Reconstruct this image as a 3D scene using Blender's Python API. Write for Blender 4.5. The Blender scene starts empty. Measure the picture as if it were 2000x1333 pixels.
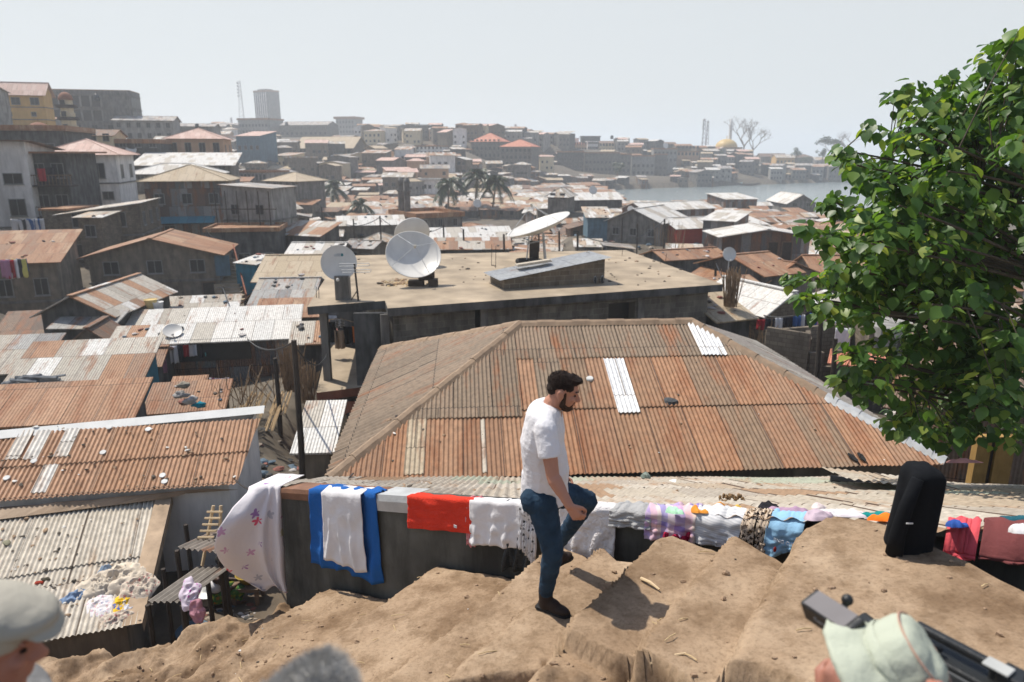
import bpy, math, random
from mathutils import Vector, Matrix, noise
V = Vector
rnd = random.Random(7)
C = bpy.context.scene.collection
SC = bpy.context.scene
# ---------------------------------------------------------------- camera, sky, sun, exposure
F = 1400.0
PITCH = math.atan(366 / F)
CP, SP = math.cos(PITCH), math.sin(PITCH)
cam = bpy.data.cameras.new('camera'); cam.sensor_width = 36; cam.lens = F * 36 / 2000
cam.clip_start = 0.05; cam.clip_end = 9000
cam.dof.use_dof = True; cam.dof.focus_distance = 7.0; cam.dof.aperture_fstop = 2.0
camo = bpy.data.objects.new('camera', cam); C.objects.link(camo)
camo.rotation_euler = (math.pi / 2 - PITCH, 0, 0); SC.camera = camo
SUN = V((-.66, .50, 1.37)).normalized()
W = bpy.data.worlds.new('World'); SC.world = W; W.use_nodes = True
wn, wl = W.node_tree.nodes, W.node_tree.links
bg = wn['Background']; sky = wn.new('ShaderNodeTexSky'); sky.sky_type = 'NISHITA'; sky.sun_disc = False
sky.sun_elevation = math.asin(SUN.z); sky.sun_rotation = math.atan2(SUN.x, SUN.y)
sky.air_density = 1.0; sky.dust_density = 1.0; sky.ozone_density = 1.0
wtc = wn.new('ShaderNodeTexCoord'); wsx = wn.new('ShaderNodeSeparateXYZ'); wl.new(wtc.outputs['Generated'], wsx.inputs[0])
wmr = wn.new('ShaderNodeMapRange'); wmr.interpolation_type = 'SMOOTHSTEP'      # dusty white band low in the sky, clearer overhead
for i_, v_ in ((1, .19), (2, .55), (3, .93), (4, .03)): wmr.inputs[i_].default_value = v_
wl.new(wsx.outputs[2], wmr.inputs[0]); wmx = wn.new('ShaderNodeMix'); wmx.data_type = 'RGBA'; wmx.inputs[7].default_value = (4.55, 4.75, 4.8, 1)
wl.new(wmr.outputs[0], wmx.inputs[0]); wl.new(sky.outputs[0], wmx.inputs[6]); wl.new(wmx.outputs[2], bg.inputs[0]); bg.inputs[1].default_value = 0.125
sl = bpy.data.lights.new('sun', 'SUN'); sl.energy = 4.4; sl.angle = math.radians(.6); sl.color = (1, .93, .82)
so = bpy.data.objects.new('sun', sl); C.objects.link(so); so.rotation_euler = SUN.to_track_quat('Z', 'Y').to_euler()
SC.view_settings.view_transform = 'Standard'; SC.view_settings.look = 'None'
SC.view_settings.exposure = 0.38; SC.view_settings.gamma = 1.0
SC.cycles.use_denoising = True; SC.cycles.max_bounces = 6; SC.cycles.diffuse_bounces = 3
SC.cycles.volume_bounces = 1; SC.cycles.transparent_max_bounces = 6

# ---------------------------------------------------------------- photograph pixel -> place
def ray(px, py):
    xc, yc = (px - 1000) / F, (666.5 - py) / F
    return V((xc, CP + yc * SP, -SP + yc * CP))
def D(px, py, y):
    v = ray(px, py); return v * (y / v.y)
def Z(px, py, z):
    v = ray(px, py); return v * (z / v.z)
def proj(p):
    zc = p[1] * CP - p[2] * SP; yc = p[1] * SP + p[2] * CP
    return (1000 + F * p[0] / zc, 666.5 - F * yc / zc, zc)

# ---------------------------------------------------------------- materials
MATS = {}
def nt(name):
    m = bpy.data.materials.new(name); m.use_nodes = True
    t = m.node_tree; return m, t.nodes, t.links, t.nodes['Principled BSDF']
def N(n, typ, **k):
    x = n.new(typ)
    for a, b in k.items():
        if a.startswith('i_'):
            key = a[2:]; x.inputs[int(key) if key.isdigit() else key.replace('_', ' ')].default_value = b
        else: setattr(x, a, b)
    return x
def c4(c): return (c[0], c[1], c[2], 1)
def ramp(n, stops, mode='LINEAR'):
    r = n.new('ShaderNodeValToRGB'); r.color_ramp.interpolation = mode
    e = r.color_ramp.elements
    while len(e) < len(stops): e.new(.5)
    for i, (p, c) in enumerate(stops): e[i].position = p; e[i].color = c4(c)
    return r
def plain(name, col, rough=.85, var=.25, scale=3., bump=.15, dark=.0, spec=.25, metal=0., sc2=None):
    """one base colour broken by two sizes of noise, stains if dark > 0, a small bump"""
    if name in MATS: return MATS[name]
    m, n, l, b = nt(name)
    tc = N(n, 'ShaderNodeTexCoord')
    a = N(n, 'ShaderNodeTexNoise', i_Scale=scale, i_Detail=6.); l.new(tc.outputs['Object'], a.inputs['Vector'])
    r = ramp(n, [(.25, [x * (1 - var) for x in col]), (.75, [min(1, x * (1 + var)) for x in col])])
    l.new(a.outputs[0], r.inputs[0]); out = r.outputs[0]
    if dark > 0:
        mp = N(n, 'ShaderNodeMapping'); mp.inputs['Scale'].default_value = (1.3, 1.3, .28)
        l.new(tc.outputs['Object'], mp.inputs[0])
        s = N(n, 'ShaderNodeTexNoise', i_Scale=sc2 or 1.6, i_Detail=8., i_Roughness=.65); l.new(mp.outputs[0], s.inputs['Vector'])
        rr = ramp(n, [(.42, (0, 0, 0)), (.62, (1, 1, 1))]); l.new(s.outputs[0], rr.inputs[0])
        mx = N(n, 'ShaderNodeMix', data_type='RGBA', blend_type='MULTIPLY')
        l.new(rr.outputs[0], mx.inputs[0]); l.new(out, mx.inputs[6]); mx.inputs[7].default_value = c4([1 - dark] * 3)
        out = mx.outputs[2]
    l.new(out, b.inputs['Base Color'])
    b.inputs['Roughness'].default_value = rough; b.inputs['Specular IOR Level'].default_value = spec
    b.inputs['Metallic'].default_value = metal
    if bump:
        bp = N(n, 'ShaderNodeBump', i_Strength=bump, i_Distance=.03)
        h = N(n, 'ShaderNodeTexNoise', i_Scale=scale * 6, i_Detail=4.); l.new(tc.outputs['Object'], h.inputs['Vector'])
        l.new(h.outputs[0], bp.inputs['Height']); l.new(bp.outputs[0], b.inputs['Normal'])
    MATS[name] = m; return m
def tin(name, pal, rust=.4, bump=True, bw=.86, rh=1.9, rcol=(.25, .105, .045), rough=.6, lam=.09, real=False):
    """corrugated metal sheets: every sheet one of the palette's tones, rust in patches and runs down the slope"""
    if name in MATS: return MATS[name]
    m, n, l, b = nt(name)
    uv = N(n, 'ShaderNodeUVMap'); oi = N(n, 'ShaderNodeObjectInfo')
    ms = N(n, 'ShaderNodeMath', operation='MULTIPLY'); ms.inputs[1].default_value = 57.0; l.new(oi.outputs['Random'], ms.inputs[0])
    ad = N(n, 'ShaderNodeVectorMath', operation='ADD'); l.new(uv.outputs[0], ad.inputs[0]); l.new(ms.outputs[0], ad.inputs[1])
    br = N(n, 'ShaderNodeTexBrick', offset=.37, offset_frequency=2, squash=1.)
    for k, v in (('Scale', 1.), ('Mortar Size', .012), ('Mortar Smooth', .1), ('Bias', 0.), ('Brick Width', bw), ('Row Height', rh)): br.inputs[k].default_value = v
    br.inputs['Color1'].default_value = (0, 0, 0, 1); br.inputs['Color2'].default_value = (1, 1, 1, 1); br.inputs['Mortar'].default_value = (.5, .5, .5, 1)
    l.new(ad.outputs[0], br.inputs['Vector'])
    k = len(pal); r = ramp(n, [(i / k, p) for i, p in enumerate(pal)], 'CONSTANT'); l.new(br.outputs['Color'], r.inputs[0])
    mp = N(n, 'ShaderNodeMapping'); mp.inputs['Scale'].default_value = (1.6, .33, 1); l.new(ad.outputs[0], mp.inputs[0])
    s = N(n, 'ShaderNodeTexNoise', i_Scale=1.5, i_Detail=9., i_Roughness=.72); l.new(mp.outputs[0], s.inputs['Vector'])
    rr = ramp(n, [(.60 - rust * .3, (0, 0, 0)), (.72 - rust * .2, (1, 1, 1))]); l.new(s.outputs[0], rr.inputs[0])
    mx = N(n, 'ShaderNodeMix', data_type='RGBA'); l.new(rr.outputs[0], mx.inputs[0]); l.new(r.outputs[0], mx.inputs[6]); mx.inputs[7].default_value = c4(rcol)
    g = N(n, 'ShaderNodeTexNoise', i_Scale=9., i_Detail=6.); l.new(ad.outputs[0], g.inputs['Vector'])
    gr = ramp(n, [(.3, (.72, .70, .68)), (.7, (1.1, 1.08, 1.06))]); l.new(g.outputs[0], gr.inputs[0])
    m2 = N(n, 'ShaderNodeMix', data_type='RGBA', blend_type='MULTIPLY'); m2.inputs[0].default_value = 1
    l.new(mx.outputs[2], m2.inputs[6]); l.new(gr.outputs[0], m2.inputs[7])
    m3 = N(n, 'ShaderNodeMix', data_type='RGBA', blend_type='MULTIPLY'); l.new(br.outputs['Fac'], m3.inputs[0])
    l.new(m2.outputs[2], m3.inputs[6]); m3.inputs[7].default_value = (.25, .22, .2, 1)
    l.new(m3.outputs[2], b.inputs['Base Color']); b.inputs['Roughness'].default_value = rough; b.inputs['Specular IOR Level'].default_value = .3
    if bump:
        sx = N(n, 'ShaderNodeSeparateXYZ'); l.new(uv.outputs[0], sx.inputs[0])
        q = N(n, 'ShaderNodeMath', operation='MULTIPLY'); q.inputs[1].default_value = 6.2832 / lam; l.new(sx.outputs[0], q.inputs[0])
        w = N(n, 'ShaderNodeMath', operation='SINE'); l.new(q.outputs[0], w.inputs[0])
        bp = N(n, 'ShaderNodeBump', i_Strength=.8, i_Distance=.012); l.new(w.outputs[0], bp.inputs['Height']); l.new(bp.outputs[0], b.inputs['Normal'])
    MATS[name] = m; return m
def blocks(name, col, mortar, dark=.5, bw=.42, rh=.2):
    if name in MATS: return MATS[name]
    m, n, l, b = nt(name)
    uv = N(n, 'ShaderNodeUVMap')
    br = N(n, 'ShaderNodeTexBrick', offset=.5)
    for k, v in (('Scale', 1.), ('Mortar Size', .014), ('Mortar Smooth', .3), ('Bias', 0.), ('Brick Width', bw), ('Row Height', rh)): br.inputs[k].default_value = v
    br.inputs['Color1'].default_value = c4([x * .75 for x in col]); br.inputs['Color2'].default_value = c4([x * 1.2 for x in col]); br.inputs['Mortar'].default_value = c4(mortar)
    l.new(uv.outputs[0], br.inputs['Vector'])
    mp = N(n, 'ShaderNodeMapping'); mp.inputs['Scale'].default_value = (1.2, .3, 1); l.new(uv.outputs[0], mp.inputs[0])
    s = N(n, 'ShaderNodeTexNoise', i_Scale=1.1, i_Detail=9., i_Roughness=.7); l.new(mp.outputs[0], s.inputs['Vector'])
    rr = ramp(n, [(.4, (0, 0, 0)), (.62, (1, 1, 1))]); l.new(s.outputs[0], rr.inputs[0])
    mx = N(n, 'ShaderNodeMix', data_type='RGBA', blend_type='MULTIPLY'); l.new(rr.outputs[0], mx.inputs[0]); l.new(br.outputs['Color'], mx.inputs[6]); mx.inputs[7].default_value = c4([1 - dark] * 3)
    l.new(mx.outputs[2], b.inputs['Base Color']); b.inputs['Roughness'].default_value = .95; b.inputs['Specular IOR Level'].default_value = .15
    bp = N(n, 'ShaderNodeBump', i_Strength=.5, i_Distance=.02); bp.invert = True; l.new(br.outputs['Fac'], bp.inputs['Height']); l.new(bp.outputs[0], b.inputs['Normal'])
    MATS[name] = m; return m
RUST, RUST2, RUST3 = (.33, .185, .105), (.27, .165, .105), (.38, .22, .13)
PALE, PALE2, WHITE, GREY, GREY2 = (.47, .44, .385), (.38, .35, .30), (.62, .62, .60), (.33, .33, .32), (.22, .22, .22)
def T(k):
    P = {'rust': ([RUST, RUST2, RUST3, RUST, (.40, .27, .17)], .45), 'pale': ([PALE, PALE2, PALE, WHITE, (.48, .38, .28)], .25), 'white': ([WHITE, PALE, WHITE, (.66, .65, .62)], .1),
         'grey': ([GREY, (.42, .41, .39), GREY2, PALE2], .3), 'mix': ([PALE, RUST3, PALE2, RUST, WHITE, RUST3, PALE, RUST2], .3), 'wall': ([(.14, .145, .15), (.19, .19, .19), (.10, .065, .05), (.11, .11, .115), (.28, .275, .27), (.16, .10, .075)], .35),
         'brown': ([(.16, .11, .08), (.20, .14, .10), (.12, .09, .07)], .4), 'tile': ([(.50, .19, .12), (.54, .22, .14)], 0.), 'pink': ([(.58, .40, .34), (.62, .46, .40), (.52, .36, .30)], .1),
         'blue': ([(.04, .20, .28), (.05, .24, .32)], .1), 'beige': ([(.42, .34, .23), (.46, .38, .27)], .1)}[k]
    return tin('sheets ' + k, P[0], P[1])
def Wm(k):
    return {'conc': lambda: plain('grey concrete', (.19, .18, .165), var=.3, scale=1.2, dark=.5), 'dark': lambda: plain('dark stained concrete', (.10, .10, .097), var=.4, scale=1.5, dark=.6),
            'pale': lambda: plain('pale concrete', (.31, .30, .28), var=.25, scale=1., dark=.45), 'white': lambda: plain('whitewashed wall', (.72, .70, .67), var=.12, scale=1., dark=.3, sc2=1.1),
            'block': lambda: blocks('concrete block wall', (.20, .165, .125), (.27, .24, .2)), 'stone': lambda: blocks('earth block wall', (.21, .175, .135), (.13, .11, .085), .45, .3, .16),
            'peach': lambda: plain('peach plaster', (.50, .33, .22), var=.1, scale=1., dark=.15), 'yellow': lambda: plain('ochre plaster', (.55, .34, .12), var=.1, scale=1., dark=.15),
            'cream': lambda: plain('cream plaster', (.60, .50, .34), var=.1, scale=1., dark=.15), 'red': lambda: plain('red painted boards', (.34, .045, .03), var=.15, scale=2.), 'blue': lambda: plain('blue painted metal', (.03, .17, .24), var=.2, scale=2., dark=.2),
            'tin': lambda: T('wall'), 'brown': lambda: T('brown'), 'earth': lambda: plain('mud plaster', (.20, .17, .135), var=.3, scale=2., dark=.4), 'bluegrey': lambda: plain('slate blue paint', (.10, .17, .22), var=.2, scale=2., dark=.3)}[k]()
def M(k):
    return {'glass_and_shade': lambda: plain('dark glass and opening shade', (.018, .02, .022), rough=.35, var=.3, bump=0, spec=.5), 'wood': lambda: plain('weathered timber', (.16, .11, .075), var=.35, scale=4.),  # near-black window glass; also paints the shade in unglazed openings
            'darkwood': lambda: plain('dark timber', (.05, .04, .033), var=.4, scale=4.), 'steel': lambda: plain('galvanised steel', (.45, .46, .46), rough=.5, var=.2, scale=5, metal=.3),
            'frame': lambda: plain('grey window frame', (.22, .22, .21), var=.2), 'wframe': lambda: plain('white window frame', (.5, .49, .47), var=.15),
            'black': lambda: plain('black plastic', (.018, .02, .022), rough=.45, var=.2, spec=.4), 'rubber': lambda: plain('black rubber', (.02, .02, .02), var=.3),
            'dish': lambda: plain('dish enamel', (.60, .585, .55), rough=.4, var=.06, scale=2., bump=0, dark=.1, spec=.4), 'rope': lambda: plain('fibre rope', (.38, .28, .18), var=.3, scale=8)}[k]()

# ---------------------------------------------------------------- mesh builder and scene tree
def wloc(o):
    p = V((0, 0, 0))
    while o: p += o.location; o = o.parent
    return p
class MB:
    def __init__(s): s.v, s.f, s.m, s.u = [], [], [], {}
    def add(s, pts, faces, mi=0, uvs=None):
        o = len(s.v); s.v += [tuple(p) for p in pts]
        for i, f in enumerate(faces):
            if uvs: s.u[len(s.f)] = uvs[i]
            s.f.append([o + j for j in f]); s.m.append(mi)
        return s
    def quad(s, a, b, c, d, mi=0, uv=None): return s.add([a, b, c, d], [(0, 1, 2, 3)], mi, [uv] if uv else None)
    def box(s, lo, hi, mi=0, rot=None, c=None):
        x0, y0, z0 = lo; x1, y1, z1 = hi
        P = [V(p) for p in ((x0, y0, z0), (x1, y0, z0), (x1, y1, z0), (x0, y1, z0), (x0, y0, z1), (x1, y0, z1), (x1, y1, z1), (x0, y1, z1))]
        if rot: P = [rot @ p for p in P]
        if c is not None: P = [p + V(c) for p in P]
        w, d, h = x1 - x0, y1 - y0, z1 - z0
        def q(a, b, o=0.): return [(o, z0), (o + a, z0), (o + a, z0 + b), (o, z0 + b)]
        return s.add(P, [(0, 1, 5, 4), (1, 2, 6, 5), (2, 3, 7, 6), (3, 0, 4, 7), (4, 5, 6, 7), (3, 2, 1, 0)], mi, [q(w, h), q(d, h, .3), q(w, h, .1), q(d, h, .2), q(w, d), q(w, d)])
    def slab(s, a, b, c, d, th=.05, mi=0, up=None, u0=0.):
        a, b, c, d = map(V, (a, b, c, d)); n = (b - a).cross(d - a)
        if n.length < 1e-9: n = (c - b).cross(d - b)
        n.normalize()
        if n.z < 0: n = -n
        lw, lh, lt = (b - a).length, ((d + c) / 2 - (a + b) / 2).length, (c - d).length
        o0 = (lw - lt) / 2
        if up: o0 = up
        q = [p - n * th for p in (a, b, c, d)]
        uv = [(u0, 0), (u0 + lw, 0), (u0 + o0 + lt, lh), (u0 + o0, lh)]
        e = [(0, 0)] * 4
        flip = (b - a).cross(d - a).z < 0
        fs = [(0, 1, 2, 3), (7, 6, 5, 4), (1, 0, 4, 5), (2, 1, 5, 6), (3, 2, 6, 7), (0, 3, 7, 4)]
        us = [uv, uv[::-1], [uv[1], uv[0], uv[0], uv[1]], [uv[2], uv[1], uv[1], uv[2]], [uv[3], uv[2], uv[2], uv[3]], [uv[0], uv[3], uv[3], uv[0]]]
        if flip: fs = [f[::-1] for f in fs]; us = [x[::-1] for x in us]
        return s.add([a, b, c, d] + q, fs, mi, us)
    def tube(s, pts, rad, n=8, mi=0):
        pts = [V(p) for p in pts]
        if not isinstance(rad, (list, tuple)): rad = [rad] * len(pts)
        o = len(s.v); up = V((0, 0, 1)); u = None
        for i, p in enumerate(pts):
            t = (pts[min(i + 1, len(pts) - 1)] - pts[max(i - 1, 0)]).normalized()
            if u is None: u = t.cross(up if abs(t.z) < .9 else V((1, 0, 0))).normalized()
            u = (u - t * u.dot(t)).normalized(); w = t.cross(u)
            for k in range(n):
                a = 6.28318 * k / n; s.v.append(tuple(p + (u * math.cos(a) + w * math.sin(a)) * rad[i]))
        for i in range(len(pts) - 1):
            for k in range(n):
                s.f.append([o + i * n + k, o + i * n + (k + 1) % n, o + (i + 1) * n + (k + 1) % n, o + (i + 1) * n + k]); s.m.append(mi)
        s.f.append([o + k for k in range(n)][::-1]); s.m.append(mi)
        s.f.append([o + (len(pts) - 1) * n + k for k in range(n)]); s.m.append(mi)
        return s
    def lathe(s, prof, n=24, mat=None, mi=0, sq=(1, 1)):
        o = len(s.v); mat = mat or Matrix()
        for r, z in prof:
            for k in range(n):
                a = 6.28318 * k / n; s.v.append(tuple(mat @ V((r * math.cos(a) * sq[0], r * math.sin(a) * sq[1], z))))
        for i in range(len(prof) - 1):
            for k in range(n):
                s.f.append([o + i * n + k, o + i * n + (k + 1) % n, o + (i + 1) * n + (k + 1) % n, o + (i + 1) * n + k]); s.m.append(mi)
        return s
    def lump(s, c, r, seed=0., n=7, amp=.35, flat=1., mi=0, rot=None):
        """an uneven closed pebble or rag shape"""
        o = len(s.v); rows = max(3, n // 2 + 1)
        if not isinstance(r, (tuple, list)): r = (r, r, r * flat)
        for i in range(rows + 1):
            th = math.pi * i / rows
            for k in range(n):
                a = 6.28318 * k / n; d = V((math.sin(th) * math.cos(a), math.sin(th) * math.sin(a), math.cos(th)))
                g = 1 + amp * noise.noise(d * 1.4 + V((seed * 3.1, seed * 7.7, seed)))
                p = V((d.x * r[0], d.y * r[1], d.z * r[2])) * g
                if rot: p = rot @ p
                s.v.append(tuple(V(c) + p))
        for i in range(rows):
            for k in range(n): s.f.append([o + i * n + k, o + (i + 1) * n + k, o + (i + 1) * n + (k + 1) % n, o + i * n + (k + 1) % n]); s.m.append(mi)
        return s
    def build(s, name, mats, parent=None, smooth=False, org=None, world=False):
        me = bpy.data.meshes.new(name)
        off = V(org) if org is not None else (wloc(parent) if (parent and world) else V((0, 0, 0)))
        me.from_pydata([(a - off.x, b - off.y, c - off.z) for a, b, c in s.v] if off.length else s.v, [], s.f)
        if not isinstance(mats, (list, tuple)): mats = [mats]
        for m in mats: me.materials.append(m)
        if len(mats) > 1: me.polygons.foreach_set('material_index', s.m)
        if s.u:
            ul = me.uv_layers.new(name='UVMap'); fl = [0.] * (2 * len(me.loops))
            for i, p in enumerate(me.polygons):
                q = s.u.get(i)
                if q:
                    for j, li in enumerate(p.loop_indices): fl[2 * li], fl[2 * li + 1] = q[j]
            ul.data.foreach_set('uv', fl)
        if smooth: me.polygons.foreach_set('use_smooth', [True] * len(me.polygons))
        me.update()
        o = bpy.data.objects.new(name, me); C.objects.link(o)
        if parent: o.parent = parent
        elif org is not None: o.location = off
        return o
def tag(o, label=None, cat=None, group=None, kind=None):
    if label: o['label'] = label
    if cat: o['category'] = cat
    if group: o['group'] = group
    if kind: o['kind'] = kind
    return o
def thing(name, label, cat, loc, rz=0., group=None):
    o = bpy.data.objects.new(name, None); o.empty_display_size = .2; C.objects.link(o)
    o.location = loc; o.rotation_euler = (0, 0, rz); return tag(o, label, cat, group)
def dup(root, loc=None, rz=None, scale=None):
    r = root.copy(); C.objects.link(r)
    if loc is not None: r.location = loc
    if rz is not None: r.rotation_euler = (0, 0, rz)
    if scale: r.scale = (scale,) * 3
    for ch in list(root.children):
        c = ch.copy(); C.objects.link(c); c.parent = r
        for g in list(ch.children):
            d = g.copy(); C.objects.link(d); d.parent = c
    return r
def corr(mb, O, U, Vv, u0, u1, lo, hi, courses, lam=.09, amp=.013, ph=0., lift=.014, sag=0.):
    """real corrugated sheets laid in overlapping courses on the plane O + u U + v V, cut by lo(u) and hi(u)"""
    O, U, Vv = V(O), V(U), V(Vv); n = U.cross(Vv).normalized()
    if n.z < 0: n = -n
    st = lam / 6; k = int((u1 - u0) / st) + 1
    for a, b in courses:
        prev = None
        for i in range(k + 1):
            u = min(u0 + i * st, u1); l0, h0 = max(a, lo(u)), min(b, hi(u))
            if h0 - l0 < .005: prev = None; continue
            w = amp * math.sin(6.28318 * (u + ph) / lam)
            jag = .02 * noise.noise(V((math.floor(u / .8) * 3.3, a * 5, 1.)))
            va = l0 - (jag if l0 == a else 0)
            s0 = sag * noise.noise(V((u * .5, va * .6, 2.))); s1 = sag * noise.noise(V((u * .5, h0 * .6, 2.)))
            p = O + U * u + Vv * va + n * (w + lift * (h0 - va) / max(.01, b - a) + s0)
            q = O + U * u + Vv * h0 + n * (w + s1 - .001)
            o = len(mb.v); mb.v += [tuple(p), tuple(q)]
            if prev is not None:
                mb.u[len(mb.f)] = [(pu, pl), (u, va), (u, h0), (pu, phh)]
                mb.f.append([prev, o, o + 1, prev + 1]); mb.m.append(0)
            prev, pu, pl, phh = o, u, va, h0
    return mb
CTRL, ROOFQ = [], []          # ground heights that houses ask for; roof planes that carry litter
# ---------------------------------------------------------------- houses
def window(root, face, u, z, w, h, W_, dep, fm='frame', bars=1):
    """a framed window (part) with a dark pane (sub-part) on one face of a house"""
    if face == 'F': o, rt = V((u, 0, z)), Matrix.Identity(3)
    elif face == 'R': o, rt = V((W_, u, z)), Matrix.Rotation(math.pi / 2, 3, 'Z')
    else: o, rt = V((0, dep - u, z)), Matrix.Rotation(-math.pi / 2, 3, 'Z')
    m = MB(); t = .07
    for lo, hi in (((-w / 2 - t, -.05, -t), (w / 2 + t, .05, 0)), ((-w / 2 - t, -.05, h), (w / 2 + t, .05, h + t)), ((-w / 2 - t, -.05, 0), (-w / 2, .05, h)), ((w / 2, -.05, 0), (w / 2 + t, .05, h))):
        m.box(lo, hi, rot=rt, c=o)
    for b in range(1, bars + 1):
        x = -w / 2 + w * b / (bars + 1); m.box((x - .025, -.04, 0), (x + .025, .03, h), rot=rt, c=o)
    m.box((-w / 2 - .12, -.12, -t - .06), (w / 2 + .12, .02, -t), rot=rt, c=o)
    f = m.build('window', M(fm), root)
    MB().box((-w / 2, -.015, 0), (w / 2, .04, h), rot=rt, c=o).build('pane', M('glass_and_shade'), f)
    return f
def door(root, face, u, w, h, W_, dep, mk='darkwood', z=0.):
    if face == 'F': o, rt = V((u, 0, z)), Matrix.Identity(3)
    elif face == 'R': o, rt = V((W_, u, z)), Matrix.Rotation(math.pi / 2, 3, 'Z')
    else: o, rt = V((0, dep - u, z)), Matrix.Rotation(-math.pi / 2, 3, 'Z')
    m = MB(); m.box((-w / 2 - .08, -.06, 0), (-w / 2, .04, h + .08), rot=rt, c=o); m.box((w / 2, -.06, 0), (w / 2 + .08, .04, h + .08), rot=rt, c=o); m.box((-w / 2, -.06, h), (w / 2, .04, h + .08), rot=rt, c=o)
    f = m.build('door', M('wood'), root)
    MB().box((-w / 2, -.02, 0), (w / 2, .03, h), rot=rt, c=o).build('door_leaf', M(mk), f)
def shell(root, w, d, h, wm, roof='gx', rh=1.2, ov=.35, rm=None, skirt=3., litter=1):
    """walls (with gables) and a roof of real thickness, front at y = 0, width along x"""
    wm = wm if not isinstance(wm, str) else Wm(wm); rm = T(rm) if isinstance(rm, str) else rm
    m = MB()
    hh = {'sy+': (h, h, h + rh, h + rh), 'sy-': (h + rh, h + rh, h, h), 'sx+': (h, h + rh, h + rh, h), 'sx-': (h + rh, h, h, h + rh)}.get(roof, (h, h, h, h))
    B = [(0, 0), (w, 0), (w, d), (0, d)]
    for i in range(4):
        j = (i + 1) % 4; a, b = B[i], B[j]; L = w if i % 2 == 0 else d; s = i * 1.37
        m.quad((a[0], a[1], -skirt), (b[0], b[1], -skirt), (b[0], b[1], hh[j]), (a[0], a[1], hh[i]), 0, [(s, -skirt), (s + L, -skirt), (s + L, hh[j]), (s, hh[i])])
    if roof == 'gx':
        for x in (0, w):
            q = [(x, 0, h), (x, d, h), (x, d / 2, h + rh)]; u = [(0, h), (d, h), (d / 2, h + rh)]
            m.add(q, [(0, 1, 2) if x else (1, 0, 2)], 0, [u if x else [u[1], u[0], u[2]]])
    if roof == 'gy':
        for y in (0, d):
            q = [(0, y, h), (w, y, h), (w / 2, y, h + rh)]; u = [(0, h), (w, h), (w / 2, h + rh)]
            m.add(q, [(0, 1, 2) if not y else (1, 0, 2)], 0, [u if not y else [u[1], u[0], u[2]]])
    m.build('wall', wm, root)
    r = MB(); e = ov; t = .06
    if roof == 'gx':
        k = rh / (d / 2); z0 = h - k * e + t; z1 = h + rh + t
        r.slab((-e, -e, z0), (w + e, -e, z0), (w + e, d / 2, z1), (-e, d / 2, z1), t); r.slab((-e, d + e, z0), (w + e, d + e, z0), (w + e, d / 2, z1 - .004), (-e, d / 2, z1 - .004), t, u0=3.)
        r.box((-e, d / 2 - .15, z1 - .03), (w + e, d / 2 + .15, z1 + .03))
    elif roof == 'gy':
        k = rh / (w / 2); z0 = h - k * e + t; z1 = h + rh + t
        r.slab((-e, d + e, z0), (-e, -e, z0), (w / 2, -e, z1), (w / 2, d + e, z1), t); r.slab((w + e, -e, z0), (w + e, d + e, z0), (w / 2, d + e, z1 - .004), (w / 2, -e, z1 - .004), t, u0=3.)
        r.box((w / 2 - .15, -e, z1 - .03), (w / 2 + .15, d + e, z1 + .03))
    elif roof == 'hip':
        q = min(w, d) / 2; k = rh / q; z0 = h - k * e + t; z1 = h + rh + t
        if w >= d: p, g = V((q, d / 2, z1)), V((w - q, d / 2, z1))
        else: p, g = V((w / 2, q, z1)), V((w / 2, d - q, z1))
        A, Bb, Cc, Dd = V((-e, -e, z0)), V((w + e, -e, z0)), V((w + e, d + e, z0)), V((-e, d + e, z0))
        if w >= d: fs = ((A, Bb, g, p), (Cc, Dd, p, g), (Bb, Cc, g, g), (Dd, A, p, p))
        else: fs = ((A, Bb, p, p), (Bb, Cc, g, p), (Cc, Dd, g, g), (Dd, A, p, g))
        for i, f in enumerate(fs): r.slab(*f, th=t, u0=i * 2.7)
        for a, b in ((A, p), (Bb, p if w < d else g), (Cc, g), (Dd, g if w < d else p), (p, g)):
            if (a - b).length > .1: r.tube([a + V((0, 0, .02)), b + V((0, 0, .02))], .07, 5)
    elif roof[0] == 's':
        k = rh / (d if roof[1] == 'y' else w); q = {}
        for x, y in ((-e, -e), (w + e, -e), (w + e, d + e), (-e, d + e)):
            q[(x, y)] = h + t + {'sy+': k * y, 'sy-': k * (d - y), 'sx+': k * x, 'sx-': k * (w - x)}[roof]
        P = [V((x, y, z)) for (x, y), z in q.items()]
        if roof == 'sy+': r.slab(P[0], P[1], P[2], P[3], t)
        elif roof == 'sy-': r.slab(P[2], P[3], P[0], P[1], t)
        elif roof == 'sx+': r.slab(P[3], P[0], P[1], P[2], t)
        else: r.slab(P[1], P[2], P[3], P[0], t)
    else:
        r.box((-e, -e, h), (w + e, d + e, h + .18))
        if rh > 0:
            a = .14
            for lo, hi in (((-e, -e, h + .18), (w + e, -e + a, h + .18 + rh)), ((-e, d + e - a, h + .18), (w + e, d + e, h + .18 + rh)), ((-e, -e + a, h + .18), (-e + a, d + e - a, h + .18 + rh)), ((w + e - a, -e + a, h + .18), (w + e, d + e - a, h + .18 + rh))): r.box(lo, hi)
    ro = r.build('roof', rm if rm else wm, root)
    if litter and roof in ('gx', 'sy+'):
        mw = Matrix.Translation(root.location) @ Matrix.Rotation(root.rotation_euler[2], 4, 'Z')
        z1 = h + rh + t; dd = d / 2 if roof == 'gx' else d
        ROOFQ.append([mw @ V(p) for p in ((0, 0, h + t), (w, 0, h + t), (w, dd, z1), (0, dd, z1))])
    return ro
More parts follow.
